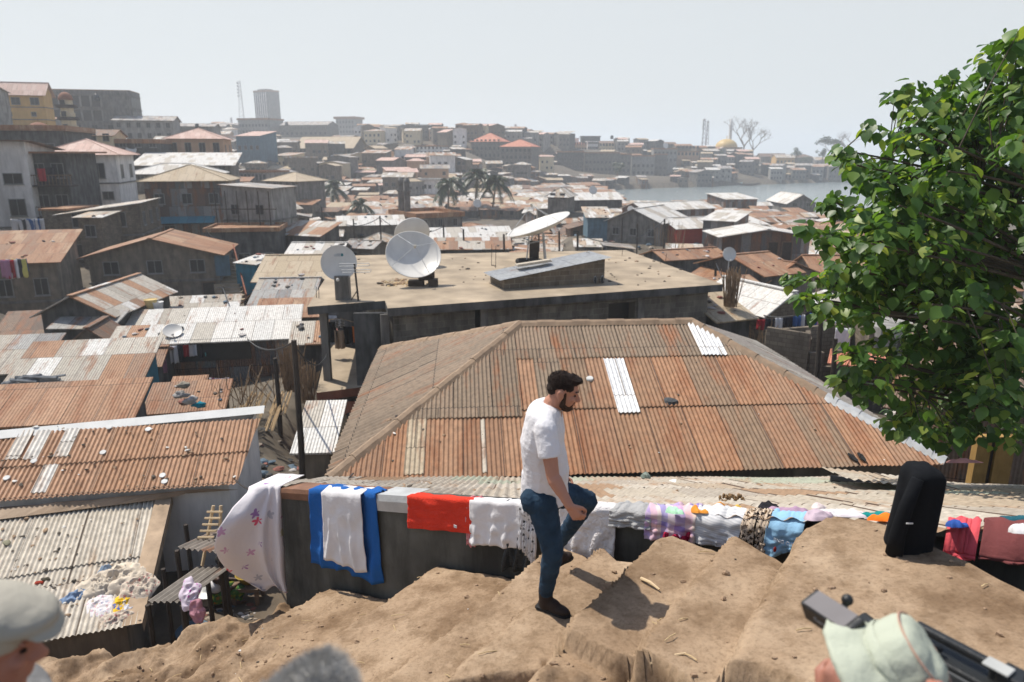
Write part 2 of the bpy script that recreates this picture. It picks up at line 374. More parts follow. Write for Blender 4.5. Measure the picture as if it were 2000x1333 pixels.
def house(name, label, cat, o, yaw, w, d, h, wm='conc', roof='gx', rh=1.2, ov=.35, rm='rust', win=None, doors=(), group=None, bands=(), fm='frame', skirt=3.):
    r = thing(name, label, cat, o, yaw, group)
    shell(r, w, d, h, wm, roof, rh, ov, rm, skirt)
    c = V(o) + Matrix.Rotation(yaw, 3, 'Z') @ V((w / 2, d / 2, 0)); CTRL.append((c.x, c.y, o[2], max(w, d)))
    for face, n, zs, ww, wh in (win or ()):
        L = w if face == 'F' else d
        for z in zs:
            for i in range(n): window(r, face, L * (i + .5) / n, z, ww, wh, w, d, fm)
    for face, u, ww, dh in doors: door(r, face, u, ww, dh, w, d)
    for k, z in enumerate(bands):
        MB().box((-.12, -.12, z), (w + .12, d + .12, z + .16)).build('ledge', Wm('conc'), r)
    return r
NB = []          # photo extents of the named houses, so that filler never hides one
def HB(name, label, cat, A, yA, B, yB, yt, yb, dep, yr=None, **k):
    """a house whose front runs from photo column A (distance yA) to column B (distance yB)"""
    zt, zb = D(A, yt, yA).z, D(A, yb, yA).z; xA, xB = D(A, (yt + yb) / 2, yA).x, D(B, (yt + yb) / 2, yB).x
    if A < 430:
        yA, yB = min(yA, yB), min(yA, yB) + min(abs(yA - yB), .22 * (xB - xA))
        xB = D(B, (yt + yb) / 2, yB).x
    if yr:      # the roof reaches up to photo row yr: solve its depth at a fixed pitch
        for i in range(1, 400):
            if proj((xA, yA + i * .04, zt + .3 * i * .04))[1] < yr: break
        dep = i * .04 * (2 if k.get('roof', 'gx') == 'gx' else 1); k['rh'] = .3 * i * .04; k['ov'] = min(k.get('ov', .3), .15 + dep * .06)
    NB.append((A, B, yt, yb, min(yA, yB)))
    return house(name, label, cat, (xA, yA, zb), math.atan2(yB - yA, xB - xA), math.hypot(xB - xA, yB - yA), dep, zt - zb, **k)
# ---------------------------------------------------------------- named houses
L = HB
# left bank, far to near
L('apartment_block', 'ochre three storey block with pink tin roof at the top left', 'building', -160, 158, 90, 146, 186, 262, 5, wm='yellow', roof='gx', rh=2.2, ov=.6, rm='pink', win=[('F', 9, (5.6,), 1.5, 1.3), ('F', 7, (3.4, .9), .8, .7)], bands=(2.6, 5.0))
ub = L('apartment_block', 'unfinished grey concrete block with open floors behind the minaret', 'building', 140, 205, 262, 190, 184, 300, 10, wm='conc', roof='flat', rh=0, ov=.0, win=[('F', 6, (5.2, 1.4), 1.3, 1.9), ('R', 4, (8.2, 4.8, 11.7), 1.7, 2.2)], bands=(4.2, 4.36, 7.6, 7.76, 11.0, 11.16, 14.4))
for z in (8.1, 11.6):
    MB().box((.8, -.05, z), (15.5, .1, z + 2.6)).build('open_floor_shade', M('glass_and_shade'), ub)  # near-black box paints the shade of an open storey
    for i in range(7): MB().box((.9 + i * 2.4, -.16, z), (1.35 + i * 2.4, -.06, z + 2.65)).build('column', Wm('pale'), ub)
L('apartment_block', 'pale long three storey block right of the unfinished block', 'building', 264, 200, 340, 190, 238, 300, 10, wm='pale', roof='gx', rh=1.2, ov=.5, rm='grey', win=[('F', 6, (1., 3.8, 6.4), .9, 1.2)])
L('house', 'pale flat house with small roof at the crest below the far mast', 'building', 335, 210, 420, 215, 247, 300, 10, wm='pale', roof='gx', rh=.9, rm='grey', win=[('F', 6, (3.6, 1.), .9, 1.1)])
L('house', 'peach villa with pink hip roof and twin arched windows', 'building', 358, 134, 438, 128, 271, 345, 11, wm='peach', roof='hip', rh=1.7, ov=.5, rm='pink', win=[('F', 4, (1.6, 4.3), .9, 1.5), ('R', 2, (4.3,), .8, 1.2)], bands=(3.6,))
L('house', 'low stone house with cream gable left of the peach villa', 'building', 300, 132, 362, 134, 277, 310, 8, wm='peach', roof='gx', rh=1., rm='pale', win=[('F', 3, (.8,), .9, 1.1)])
L('house', 'long shed under a bright white sheet roof', 'building', 292, 112, 452, 108, 322, 345, 9, wm='conc', roof='sy+', rh=1.6, ov=.7, rm='white', win=[('F', 5, (.7,), .9, .8)])
L('house', 'white hip roofed shed in front of the long white roof', 'building', 283, 100, 425, 96, 337, 362, 7, wm='conc', roof='hip', rh=1.1, ov=.6, rm='white', win=[('F', 4, (.6,), .8, .7)])
L('house', 'dark grey flat roofed house with a parapet below the unfinished block', 'building', 225, 120, 315, 116, 281, 330, 9, wm='dark', roof='flat', rh=.5, ov=.1, win=[('F', 4, (1., 3.4), .9, 1.)])
L('house', 'small mustard house beside the foot of the minaret', 'building', 150, 118, 222, 114, 266, 310, 8, wm='cream', roof='gx', rh=1., rm='brown', win=[('F', 4, (.8, 2.7), .8, 1.)])
L('house', 'dark mildewed flat house with sagging slab in front of the ochre block', 'building', -60, 100, 128, 92, 258, 330, 12, wm='dark', roof='flat', rh=.5, ov=.5, win=[('F', 4, (2.0,), 1.5, 1.2)])
wh = L('house', 'white two storey house with hip roof of pale tiles', 'building', 137, 88, 232, 83, 299, 412, 8, wm='white', roof='hip', rh=1.5, ov=.7, rm='pink', win=[('F', 2, (4.0,), 1.2, 1.6), ('F', 3, (1.6,), 1.1, .8), ('R', 2, (4.0,), 1., 1.4)], bands=(3.3,), fm='frame')
gw = L('house', 'tall whitewashed house with brown balcony at the left edge', 'building', -70, 72, 66, 68, 292, 500, 8, wm='white', roof='sy-', rh=.7, ov=.8, rm='brown', win=[('F', 3, (7.2,), 1.5, .9), ('F', 3, (4.2,), 1.3, 1.5)], bands=(3.0,))
bh = L('house', 'narrow dark house with two timber balconies beside the whitewashed house', 'building', 66, 71.5, 140, 73, 300, 480, 8, wm='dark', roof='flat', rh=0, ov=.9, win=[('F', 2, (6.6, 3.6), 1., 1.3)], doors=(('F', 1.9, .9, 1.9),))
for z in (2.9, 5.9):
    m = MB(); m.box((-.2, -1.3, z - .15), (4.2, 0, z)); m.build('balcony', M('darkwood'), bh)
    m = MB()
    for i in range(14): m.box((-.15 + i * .32, -1.27, z), (-.09 + i * .32, -1.21, z + .9))
    m.box((-.2, -1.29, z + .9), (4.2, -1.19, z + 1.)); m.build('balustrade', M('wood'), bh)
eb = L('house', 'two storey earth block house with slanting edge in the left middle', 'building', 190, 70, 277, 64, 392, 505, 8, wm='stone', roof='sx-', rh=-.9, ov=.25, rm='pale', win=[('F', 2, (3.6, .8), .9, 1.2), ('R', 3, (3.6, .8), .8, 1.1)], bands=(2.7,))
rs = L('house', 'rust stained tin house on a dark green ground floor', 'building', 338, 84, 446, 78, 348, 470, 8, wm='tin', roof='hip', rh=1.4, ov=.6, rm='beige', win=[('F', 3, (4.6,), .9, 1.), ('F', 2, (1.,), 1., 1.2)])
MB().slab((-.6, -1.6, 2.6), (6.8, -1.6, 2.6), (6.8, 0, 3.2), (-.6, 0, 3.2), .05).build('awning', T('blue'), rs)
sc = L('house', 'grey three storey house wrapped in bamboo scaffolding', 'building', 440, 72.5, 535, 71.5, 362, 540, 5, wm='pale', roof='sx+', rh=-.3, ov=.25, rm='grey', win=[('F', 2, (6.3,), .8, .9), ('F', 3, (1., 3.6), .9, 1.1), ('R', 2, (3.6,), 1., 1.3)], bands=(2.9, 5.6))
m = MB()
for i in range(6): m.tube([(-.3 + i * 1.15, -.7, -1), (-.3 + i * 1.15 + rnd.uniform(-.1, .1), -.7, 8.6)], .05, 5)
for z in (1.4, 3.2, 5., 6.8): m.tube([(-.6, -.76, z), (6.2, -.76, z + .1)], .045, 5)
m.build('scaffolding', M('darkwood'), sc)
L('house', 'low dark house under the scaffolded house with a pale wall sign', 'building', 415, 67, 546, 66, 452, 540, 5, wm='dark', roof='flat', rh=.2, ov=.2, win=[('F', 3, (1.,), 1., 1.2)], doors=(('F', 5.2, .9, 1.9),))
L('house', 'earth block hut with a sagging pale roof under the white house', 'building', 155, 62, 200, 62, 425, 480, 5, wm='stone', roof='sy+', rh=.5, rm='pale', win=[('F', 1, (.8,), .8, .9)])
L('house', 'earth block basement with washing hung in its opening', 'building', 88, 66, 135, 66, 412, 500, 5, wm='stone', roof='flat', rh=0, ov=.2, win=[('F', 1, (1.2,), 1.2, 1.2)])
gb = L('house', 'wide mud grey house under a broad rust and white gable roof', 'building', 178, 54, 430, 57, 501, 600, 6, wm='earth', roof='gy', rh=1.25, ov=.6, rm='rust', win=[('F', 3, (2.5,), 1., .9)], doors=(('F', 8.4, .9, 1.6),), bands=(1.75,))
MB().box((9.0, -.04, 2.1), (10.1, -.005, 3.7)).build('lattice_screen', Wm('bluegrey'), gb)
lh = L('house', 'two storey mildewed house with shuttered windows at the left edge', 'building', -60, 52, 118, 47, 498, 640, 9, wm='earth', roof='sy+', rh=1.4, ov=.5, rm='rust', win=[('F', 4, (3.1,), .8, 1.1), ('F', 3, (.7,), 1., 1.1)], bands=(2.55,), yr=460)
# middle left roofs
L('shack', 'big gable shack with rust and silver striped roof in the left middle', 'shack', 85, 37, 222, 37, 612, 670, 6.5, wm='dark', roof='gy', rh=.95, ov=.4, rm='mix')
L('shack', 'shack with torn brown roof and rubbish on it at the left', 'shack', 18, 38, 118, 37, 655, 690, 4, wm='dark', roof='sy+', rh=1.3, rm='brown', yr=615)
L('shack', 'lean-to with thin grey roof and baskets between two brown roofs', 'shack', 108, 36, 218, 36, 640, 690, 3, wm='dark', roof='sy+', rh=.8, rm='grey', yr=612)
L('shack', 'low shack with grey patched sheets right of the striped roof', 'shack', 250, 37, 385, 39, 652, 690, 4, wm='tin', roof='sy+', rh=1.2, rm='pale', yr=612)
L('shack', 'long low shack with stones on its pale roof below the grey house', 'shack', 320, 43, 462, 44, 607, 640, 3.5, wm='tin', roof='sy+', rh=.9, rm='pale', yr=585)
ws = L('shack', 'long shack under a clean whitish roof with washing in its gallery', 'shack', 325, 30.5, 575, 31.5, 668, 740, 3.6, wm='tin', roof='sy+', rh=1.25, ov=.35, rm='white', skirt=4, yr=612)
MB().box((.2, -.06, .75), (3.6, .02, 1.75)).build('gallery_shade', M('glass_and_shade'), ws)  # dark box on the uncut wall paints the gallery's inner shade
L('shack', 'small shack with a two tone pale roof left of the white roof', 'shack', 215, 32, 330, 33.5, 690, 740, 3, wm='dark', roof='sy+', rh=.8, rm='mix', yr=645)
L('shack', 'patchwork shack with brown and silver sheets and a blue door', 'shack', 30, 24.5, 275, 26.5, 748, 810, 5.2, wm='blue', roof='sy+', rh=1.7, ov=.4, rm='mix', skirt=4, yr=678)
L('shack', 'shack with silver grey sheet roof cut by the left edge', 'shack', -120, 26, 72, 27.5, 732, 790, 4, wm='dark', roof='sy+', rh=1.6, ov=.3, rm='grey', skirt=4, yr=668)
L('shack', 'brown roofed shack with one white sheet behind the large rust roof', 'shack', -60, 18, 255, 20, 832, 880, 3.2, wm='dark', roof='sy+', rh=1.1, ov=.3, rm='rust', skirt=4, yr=765)
L('shack', 'little shed with bundles and a turquoise bag on its brown roof', 'shack', 293, 22.5, 434, 23.5, 806, 860, 2.6, wm='dark', roof='sy+', rh=.8, ov=.2, rm='rust', skirt=4, yr=757)
L('shack', 'tiny crate like shack with orange brown lid roof', 'shack', 340, 25, 400, 25.2, 755, 790, 1.6, wm='tin', roof='sy+', rh=.45, ov=.1, rm='rust', skirt=4, yr=742)
L('shack', 'narrow alley shack with fresh white corrugated roof', 'shack', 588, 18.2, 646, 18.25, 880, 985, 3.8, wm='earth', roof='sy+', rh=1.4, ov=.2, rm='white', skirt=2, yr=795)
L('shack', 'bundle covered shack with torn sheets right of the stairs', 'shack', 495, 44, 600, 44.3, 600, 640, 5, wm='tin', roof='gx', rh=1.2, ov=.4, rm='grey', yr=545)
L('shack', 'orange walled shack with tyres and rocks on its roof', 'shack', 505, 50, 628, 50.3, 548, 590, 5, wm='earth', roof='gx', rh=1.1, ov=.4, rm='beige', yr=500)
L('shack', 'brown sheet roof running behind the white gallery shack', 'shack', 505, 38, 622, 38.4, 620, 660, 3.6, wm='dark', roof='sy+', rh=1.0, rm='rust', yr=590)
L('shack', 'brown roofed shack beside the bamboo bundle left of the pillar', 'shack', 575, 29, 632, 29.2, 672, 720, 3., wm='dark', roof='sy+', rh=1.1, ov=.2, rm='mix', yr=635)
L('shed', 'bright blue tin hut at the foot of the outdoor stairs', 'shed', 462, 56, 502, 55, 514, 560, 2.4, wm='blue', roof='sy+', rh=.35, ov=.15, rm='white')
L('shack', 'small rust gable shack squeezed between the patchwork and gallery shacks', 'shack', 252, 28.2, 312, 28.8, 716, 760, 2.2, wm='dark', roof='gx', rh=.45, ov=.2, rm='rust', skirt=4)
L('shack', 'crooked little shack with dark brown roof below the striped roof', 'shack', 150, 33.5, 205, 34.2, 662, 700, 2.2, wm='earth', roof='gy', rh=.5, ov=.2, rm='brown', skirt=4)
L('shack', 'tilted grey roofed shack right of the low patched shack', 'shack', 388, 39, 440, 38.6, 640, 670, 2.4, wm='tin', roof='sx+', rh=.5, ov=.2, rm='grey', skirt=4)
L('shack', 'steep rust roofed shack at the foot of the outdoor stairs', 'shack', 478, 47.5, 530, 47, 590, 630, 3., wm='dark', roof='gy', rh=.8, ov=.2, rm='rust', skirt=4)
# middle of the slum
L('shack', 'white gable roof over an open rust coloured shack near the first dish', 'shack', 560, 62, 660, 62, 502, 535, 6, wm='tin', roof='gx', rh=1.4, rm='white', yr=475)
L('shack', 'dark shack with a flat pale lid left of the blue horizon roofs', 'shack', 545, 72, 625, 70, 457, 490, 6, wm='dark', roof='sy+', rh=.7, rm='mix', yr=433)
L('shack', 'long white roof in front of the small twin towered mosque', 'shack', 662, 88, 790, 90, 441, 455, 8, wm='earth', roof='sy+', rh=1.5, rm='white', yr=425)
L('shack', 'very long pale roof stretching behind the front dish', 'shack', 842, 80, 1000, 82, 467, 485, 7, wm='dark', roof='sy+', rh=1.1, rm='white', yr=448)
L('shack', 'long brown striped roof under the very long pale roof', 'shack', 852, 68, 995, 68.5, 487, 505, 6, wm='dark', roof='sy+', rh=.9, rm='mix', yr=468)
L('house', 'square two storey house with pyramid roof behind the leaning dish', 'building', 1070, 128, 1108, 127, 382, 412, 6, wm='conc', roof='hip', rh=1.2, ov=.5, rm='pale', win=[('F', 2, (2.,), .8, 1.)])
L('shack', 'broad pale grey roof to the right of the pyramid roof', 'shack', 1122, 140, 1215, 142, 391, 402, 12, wm='dark', roof='sy+', rh=1.9, rm='white', yr=378)
L('house', 'grey block house with tall gable and two dark windows', 'building', 1186, 92, 1290, 88, 430, 470, 9, wm='conc', roof='gy', rh=1.5, ov=.4, rm='white', win=[('F', 3, (.9,), .8, .8)])
L('shack', 'blue grey sheet shack leaning against the grey gable house', 'shack', 1148, 92, 1192, 92, 425, 465, 6, wm='bluegrey', roof='sy+', rh=.8, rm='pale')
L('shack', 'large white roof left of the red shack', 'shack', 1262, 110, 1395, 116, 412, 432, 10, wm='tin', roof='gx', rh=1.7, rm='white', yr=397)
L('shack', 'red walled shack under a white gable roof', 'shack', 1268, 94, 1322, 88, 438, 460, 8, wm='red', roof='gy', rh=1.0, ov=.3, rm='white')
L('shack', 'tall dark plank shack with a white panel beside the red shack', 'shack', 1372, 86, 1432, 84, 430, 478, 6, wm='tin', roof='sy+', rh=.7, rm='white')
L('house', 'grey gable warehouse standing by the water in front of the tree', 'building', 1538, 176, 1592, 176, 397, 420, 14, wm='conc', roof='gy', rh=2.0, ov=.5, rm='white', win=[('F', 2, (2.,), 1., .8)])
L('shack', 'dark sheet shack with white edge on the shore', 'shack', 1418, 170, 1478, 172, 390, 412, 9, wm='tin', roof='sy+', rh=.9, rm='white')
pk = L('shack', 'long shack of mismatched dark sheets under a pale bent roof', 'shack', 1410, 62, 1580, 62, 462, 512, 4.5, wm='tin', roof='gy', rh=.6, ov=.5, rm='white', doors=(('F', 4.4, .8, 1.7), ('F', 5.6, .8, 1.7)))
L('shack', 'rust gable roof with a small grey dish on its ridge', 'shack', 1352, 50, 1485, 46, 538, 575, 6, wm='earth', roof='gx', rh=1.3, rm='rust', yr=493)
L('shack', 'rust gable roof seen end on right of the little dish', 'shack', 1492, 46, 1560, 47.5, 538, 570, 6, wm='dark', roof='gx', rh=1.3, rm='rust', yr=498)
L('shack', 'broad brown roof behind the small grey dish', 'shack', 1300, 58, 1415, 60, 508, 540, 6, wm='dark', roof='gx', rh=1.2, rm='rust', yr=490)
L('shack', 'brown roof sloping toward the block house with white gable', 'shack', 1412, 39, 1500, 40, 580, 620, 5, wm='dark', roof='sy+', rh=1.5, rm='rust', yr=548)
bk = L('house', 'block house with clean white gable roof and bright blue shutter', 'building', 1490, 30.5, 1568, 31.5, 604, 690, 3.6, wm='stone', roof='gy', rh=.7, ov=.5, rm='white', skirt=3)
window(bk, 'F', .98, .95, .42, .5, 2, 5); MB().box((1.2, -.09, .95), (1.44, -.055, 1.45)).build('shutter', plain('bright blue paint', (.03, .28, .45)), bk)
L('shack', 'brown canopy shack with bamboo poles beside the concrete building', 'shack', 1400, 28, 1462, 28.6, 626, 690, 4.5, wm='dark', roof='sy+', rh=1.0, ov=.25, rm='beige', skirt=3, yr=578)
L('house', 'pinkish house with lattice window behind the tree', 'building', 1642, 33, 1722, 30, 628, 700, 7, wm='pale', roof='flat', rh=.25, ov=.25, rm=None, win=[('F', 1, (1.0,), .9, .8), ('R', 3, (1.0,), .9, .8)], skirt=4)
L('shack', 'pink sheet roof under the tree left of the yellow post', 'shack', 1625, 24.5, 1760, 23.5, 708, 760, 4, wm='dark', roof='sy+', rh=.35, ov=.3, rm='tile', skirt=4, yr=690)
L('shack', 'dark plank shack with pale pink door under the tree', 'shack', 1745, 19.5, 1880, 18.5, 790, 880, 4, wm='brown', roof='gx', rh=.8, ov=.3, rm='brown', skirt=4)
L('shack', 'wide dark corrugated shack behind the yellow post', 'shack', 1830, 16.5, 2120, 15.5, 780, 940, 4, wm='brown', roof='sy+', rh=.8, ov=.3, rm='brown', skirt=4)
for (a, y, b, yt, yb, wm_, rm_, lb) in ((1760, 44, 1850, 600, 660, 'tin', 'white', 'white roofed shack glimpsed through the middle of the tree'), (1600, 52, 1700, 545, 590, 'earth', 'rust', 'brown roofed shack partly hidden by the left edge of the tree'), (1880, 40, 2010, 640, 700, 'conc', 'pale', 'pale roofed shack behind the right side of the tree')):
    L('shack', lb, 'shack', a, y, b, y, yt, yb, 6, wm=wm_, roof='gx', rh=1.3, rm=rm_)
# unfinished block walls
uw = thing('unfinished_house', 'roofless unfinished block walls below the white gable house', 'building', D(1560, 700, 25))
m = MB(); zb = -3.5
def wallp(p, q, zt, th=.18):
    p, q = V(p), V(q); d = (q - p).normalized(); n = V((-d.y, d.x, 0)) * th / 2
    a = MB(); P = [p - n, q - n, q + n, p + n]
    L_ = (q - p).length
    m.add([(x.x, x.y, zb) for x in P] + [(x.x, x.y, zt) for x in P], [(0, 1, 5, 4), (1, 2, 6, 5), (2, 3, 7, 6), (3, 0, 4, 7), (4, 5, 6, 7)], 0, [[(0, zb), (L_, zb), (L_, zt), (0, zt)], [(0, zb), (th, zb), (th, zt), (0, zt)], [(0, zb), (L_, zb), (L_, zt), (0, zt)], [(0, zb), (th, zb), (th, zt), (0, zt)], [(0, 0), (L_, 0), (L_, th), (0, th)]])
wallp((-.9, .9, 0), (.3, -.1, 0), .95); wallp((.32, -.1, 0), (.85, -.05, 0), .25); wallp((.87, -.05, 0), (1.2, 0, 0), -.3); wallp((1.22, 0, 0), (1.75, .05, 0), .3); wallp((1.77, .05, 0), (2.1, .08, 0), -.1)
wallp((2.12, .1, 0), (2.5, .14, 0), .4); wallp((2.52, .14, 0), (2.7, .16, 0), .65); wallp((2.7, .3, 0), (3.0, 2.1, 0), .9); wallp((-.85, 1.05, 0), (2.9, 2.2, 0), .8); wallp((.33, .05, 0), (.9, 1.6, 0), .7)
m.build('block_wall', Wm('stone'), uw); CTRL.append((uw.location.x + 1, 26, uw.location.z - 1, 4))
# far bank
k_ = dict(fm='frame')
tw = L('tower_block', 'tall grey office tower alone against the sky', 'building', 499, 655, 529, 645, 181, 275, 11, wm='conc', roof='flat', rh=1.2, ov=.2, win=[('F', 6, [2.2 + 4.1 * i for i in range(10)], 1.3, 2.4)])
TWH = D(499, 181, 655).z - D(499, 275, 655).z
for i in range(6): MB().box((1.6 + i * 2.6, -.25, 1), (2.5 + i * 2.6, -.02, TWH - .5)).build('pilaster', Wm('white'), tw)
for i in range(10): MB().box((17.1, 1.5, 2 + i * 4), (17.45, 9.5, 4.1 + i * 4)).build('balcony_band', Wm('white'), tw)
MB().box((3, 2, TWH), (14, 9, TWH + 2.5)).build('plant_room', Wm('conc'), tw)
L('tower_block', 'squat pale hotel block with rooftop aerials on the crest', 'building', 657, 560, 692, 556, 233, 275, 14, wm='pale', roof='flat', rh=1.5, ov=1.2, win=[('F', 6, (2, 5.5, 9, 12.5), 1.3, 1.6)])
L('apartment_block', 'office block with a row of dark windows left of the tower', 'building', 466, 430, 524, 425, 235, 275, 16, wm='pale', roof='flat', rh=.8, ov=.4, win=[('F', 9, (7.6, 4.2, 1.), 1.3, 1.4)])
L('apartment_block', 'long flat building on the crest right of the tower', 'building', 548, 430, 640, 425, 245, 285, 16, wm='conc', roof='gx', rh=2.2, rm='grey', win=[('F', 10, (2., 6.), 1.4, 1.5)])
mh = L('market_hall', 'long market hall with two stepped beige roofs', 'building', 580, 300, 688, 296, 288, 303, 16, wm='earth', roof='gx', rh=4.2, ov=1., rm='beige', win=[('F', 9, (.6,), 1.4, 1.6)])
MB().slab((3, 5.8, 5.9), (20, 5.8, 5.9), (20, 8, 7.3), (3, 8, 7.3), .2).build('upper_roof', T('beige'), mh)
L('apartment_block', 'tall grey block with pointed red roof', 'building', 920, 330, 978, 326, 276, 325, 13, wm='conc', roof='hip', rh=3.4, ov=.6, rm='tile', win=[('F', 7, (1, 4, 7, 10), .9, 1.4)], bands=(3.4, 6.4, 9.4))
L('apartment_block', 'arcaded block with hipped red roof right of the pointed one', 'building', 978, 312, 1038, 308, 286, 327, 12, wm='conc', roof='hip', rh=2.6, ov=.6, rm='tile', win=[('F', 7, (.8, 3.4, 6.2), 1., 1.4)], bands=(2.8, 5.4))
L('apartment_block', 'ochre flat block with roof tank on the middle skyline', 'building', 915, 420, 975, 420, 256, 290, 14, wm='peach', roof='flat', rh=.6, ov=.2, win=[('F', 8, (1.5, 5.), 1.2, 1.5)])
L('house', 'white arcaded house on the slope left of the red roofs', 'building', 812, 330, 865, 328, 287, 303, 10, wm='white', roof='flat', rh=.4, ov=.3, win=[('F', 7, (.6, 2.6), .7, .9)])
L('house', 'slate blue house on the slope behind the peach villa', 'building', 462, 240, 508, 238, 266, 300, 10, wm='bluegrey', roof='sy+', rh=1.6, rm='pink', win=[('F', 4, (1.2,), .9, 1.2)])
L('house', 'long building with row of pilasters behind the scaffolded house', 'building', 455, 165, 520, 162, 337, 355, 8, wm='pale', roof='flat', rh=.2, ov=.2, win=[('F', 9, (.4,), .5, 1.2)])
L('house', 'two storey hip roofed house with gallery above the slum', 'building', 520, 150, 580, 146, 352, 385, 8, wm='conc', roof='hip', rh=1.4, ov=.6, rm='beige', win=[('F', 5, (.6, 2.3), .8, 1.)])
for i, (a, b, yt, yb, y, wm_, wn_, lb) in enumerate(((1088, 1140, 298, 345, 365, 'dark', 5, 'dark block at the left end of the cliff wall'), (1142, 1210, 300, 350, 370, 'conc', 9, 'white topped block on the cliff wall'), (1205, 1232, 303, 352, 372, 'conc', 3, 'narrow weathered block on the cliff wall'),
        (1234, 1278, 306, 356, 380, 'pale', 5, 'pale stained block on the cliff wall'), (1278, 1302, 303, 360, 384, 'conc', 3, 'tall slim block over the water at the end of the cliff wall'), (1276, 1322, 292, 330, 400, 'pale', 6, 'grey gallery block behind the slim cliff block'), (1322, 1365, 298, 318, 410, 'peach', 6, 'pinkish terrace row left of the domed mosque'))):
    L('apartment_block', lb, 'building', a, y, b, y - 1, yt, yb, 12, wm=wm_, roof='flat', rh=.5, ov=.2, win=[('F', wn_, (7.5, 4.), 1.1, 1.4)], skirt=6)
for i, (a, b, yt, yb, y, wm_, rf, rm_, lb) in enumerate(((1040, 1088, 276, 305, 420, 'cream', 'gx', 'grey', 'cream block on the skyline right of the red roofs'), (1090, 1130, 272, 300, 430, 'white', 'flat', None, 'white house on the skyline'), (1136, 1172, 268, 295, 440, 'dark', 'flat', None, 'dark flat block with roof posts on the skyline'), (1148, 1168, 278, 296, 425, 'white', 'flat', None, 'narrow white house below the dark skyline block'),
        (1170, 1200, 280, 300, 425, 'cream', 'gx', 'brown', 'cream house with twin gables on the skyline'), (1120, 1146, 282, 298, 418, 'peach', 'hip', 'tile', 'small house with orange roof on the skyline'), (1290, 1320, 282, 300, 440, 'conc', 'gx', 'brown', 'grey gable house on the right skyline'), (1320, 1352, 286, 304, 430, 'earth', 'gx', 'rust', 'brown roofed house on the right skyline'),
        (780, 830, 261, 285, 440, 'conc', 'gx', 'pale', 'pale roofed house on the skyline between hotel and red roofs'), (705, 755, 262, 285, 430, 'conc', 'flat', None, 'flat concrete house on the skyline beside the hotel'), (850, 912, 268, 290, 420, 'pale', 'gx', 'grey', 'long grey house on the middle skyline'))):
    L('house', lb, 'building', a, y, b, y, yt, yb, 10, wm=wm_, roof=rf, rh=1.2 if rm_ else .4, ov=.4, rm=rm_, win=[('F', 5, (1.2, 4.2), 1., 1.3)], skirt=6)
for i, (a, b, yt, yb, y, wm_, rf, rm_, lb) in enumerate(((1486, 1536, 306, 320, 520, 'earth', 'gx', 'brown', 'brown roofed hall right of the bare trees'), (1516, 1552, 308, 322, 505, 'yellow', 'gx', 'pale', 'ochre house with pale roof by the far shore'), (1552, 1590, 308, 322, 510, 'earth', 'hip', 'brown', 'brown hip roofed house by the far shore'), (1592, 1640, 313, 325, 505, 'pale', 'gx', 'pale', 'low pale house behind the shore trees'),
        (1440, 1478, 324, 352, 470, 'block', 'flat', None, 'roofless block shell on the far shore'), (1476, 1498, 328, 352, 465, 'conc', 'gy', 'grey', 'grey gable shed next to the block shell'), (1408, 1446, 314, 322, 480, 'white', 'gx', 'white', 'white roofed shed below the domed mosque'))):
    L('house', lb, 'building', a, y, b, y, yt, yb, 10, wm=wm_, roof=rf, rh=2 if rm_ else 0, ov=.4, rm=rm_, win=[('F', 5, (1.2,), 1., 1.4)], skirt=6)
# ---------------------------------------------------------------- terrain and water
def sstep(a, b, x):
    t = max(0., min(1., (x - a) / (b - a))); return t * t * (3 - 2 * t)
def shore(x):
    return 206. if x < -25 else 206 + (x + 25) * 2. if x < 30 else 316 + (x - 30) * .68
def near_shore(x): return 228 - 62 * sstep(38, 72, x)
WATER = -15.7
def base(x, y):
    low = -14.6 + 2.2 * sstep(60, 22, y) + 2.5 * sstep(24, 12, y)
    s = max(0., -x - (6 + .40 * max(0, y - 30)) - 2) * sstep(18, 40, y); low += min(s * .46, 24) * sstep(420, 260, y)
    sh = shore(x)
    if y > sh:
        cap = 6 + (-.04 if x > 0 else -.02) * x
        low = max(low, -14.6 + min(cap + 14.6, max(.6, (.125 if x < -25 else .20 if x > 20 else .165) * (y - sh))))
        if x > 140: low = min(low, -14 + .10 * max(0, y - sh - 4))
        if y > 560: low -= min(25, (y - 560) * .12)
    elif x > 34 and y > near_shore(x): low = -18.5
    return low
GRID = {}
for c in CTRL: GRID.setdefault((int(c[0] // 30), int(c[1] // 30)), []).append(c)
def ground(x, y):
    z = base(x, y); sw = 0.; sz = 0.
    for i in (-1, 0, 1):
        for j in (-1, 0, 1):
            for cx, cy, cz, r in GRID.get((int(x // 30) + i, int(y // 30) + j), ()):
                d2 = ((x - cx) ** 2 + (y - cy) ** 2) / (r * .8 + 1.5) ** 2
                if d2 < 6: w = math.exp(-d2); sw += w; sz += w * (cz - .35 - z)
    return z + (sz / max(sw, 1.) if sw > .02 else 0)
xs, ys = [], []
y = 9.
while y < 1000: ys.append(y); y += .6 + y * .012
m = MB(); n = 130
for y in ys:
    for i in range(n + 1):
        t = i / n * 2 - 1; x = t * (22 + y * 1.05); x += 0
        m.v.append((x, y, ground(x, y) + .25 * noise.noise(V((x * .2, y * .2, 0)))))
for j in range(len(ys) - 1):
    for i in range(n): m.f.append([j * (n + 1) + i, j * (n + 1) + i + 1, (j + 1) * (n + 1) + i + 1, (j + 1) * (n + 1) + i]); m.m.append(0)
tag(m.build('terrain', plain('trodden earth and rubble', (.125, .105, .08), var=.45, scale=.8, dark=.3), smooth=True), kind='structure')
wm_, wnn, wll, wb = nt('estuary water')
wb.inputs['Base Color'].default_value = (.16, .19, .19, 1); wb.inputs['Roughness'].default_value = .22; wb.inputs['Specular IOR Level'].default_value = .5
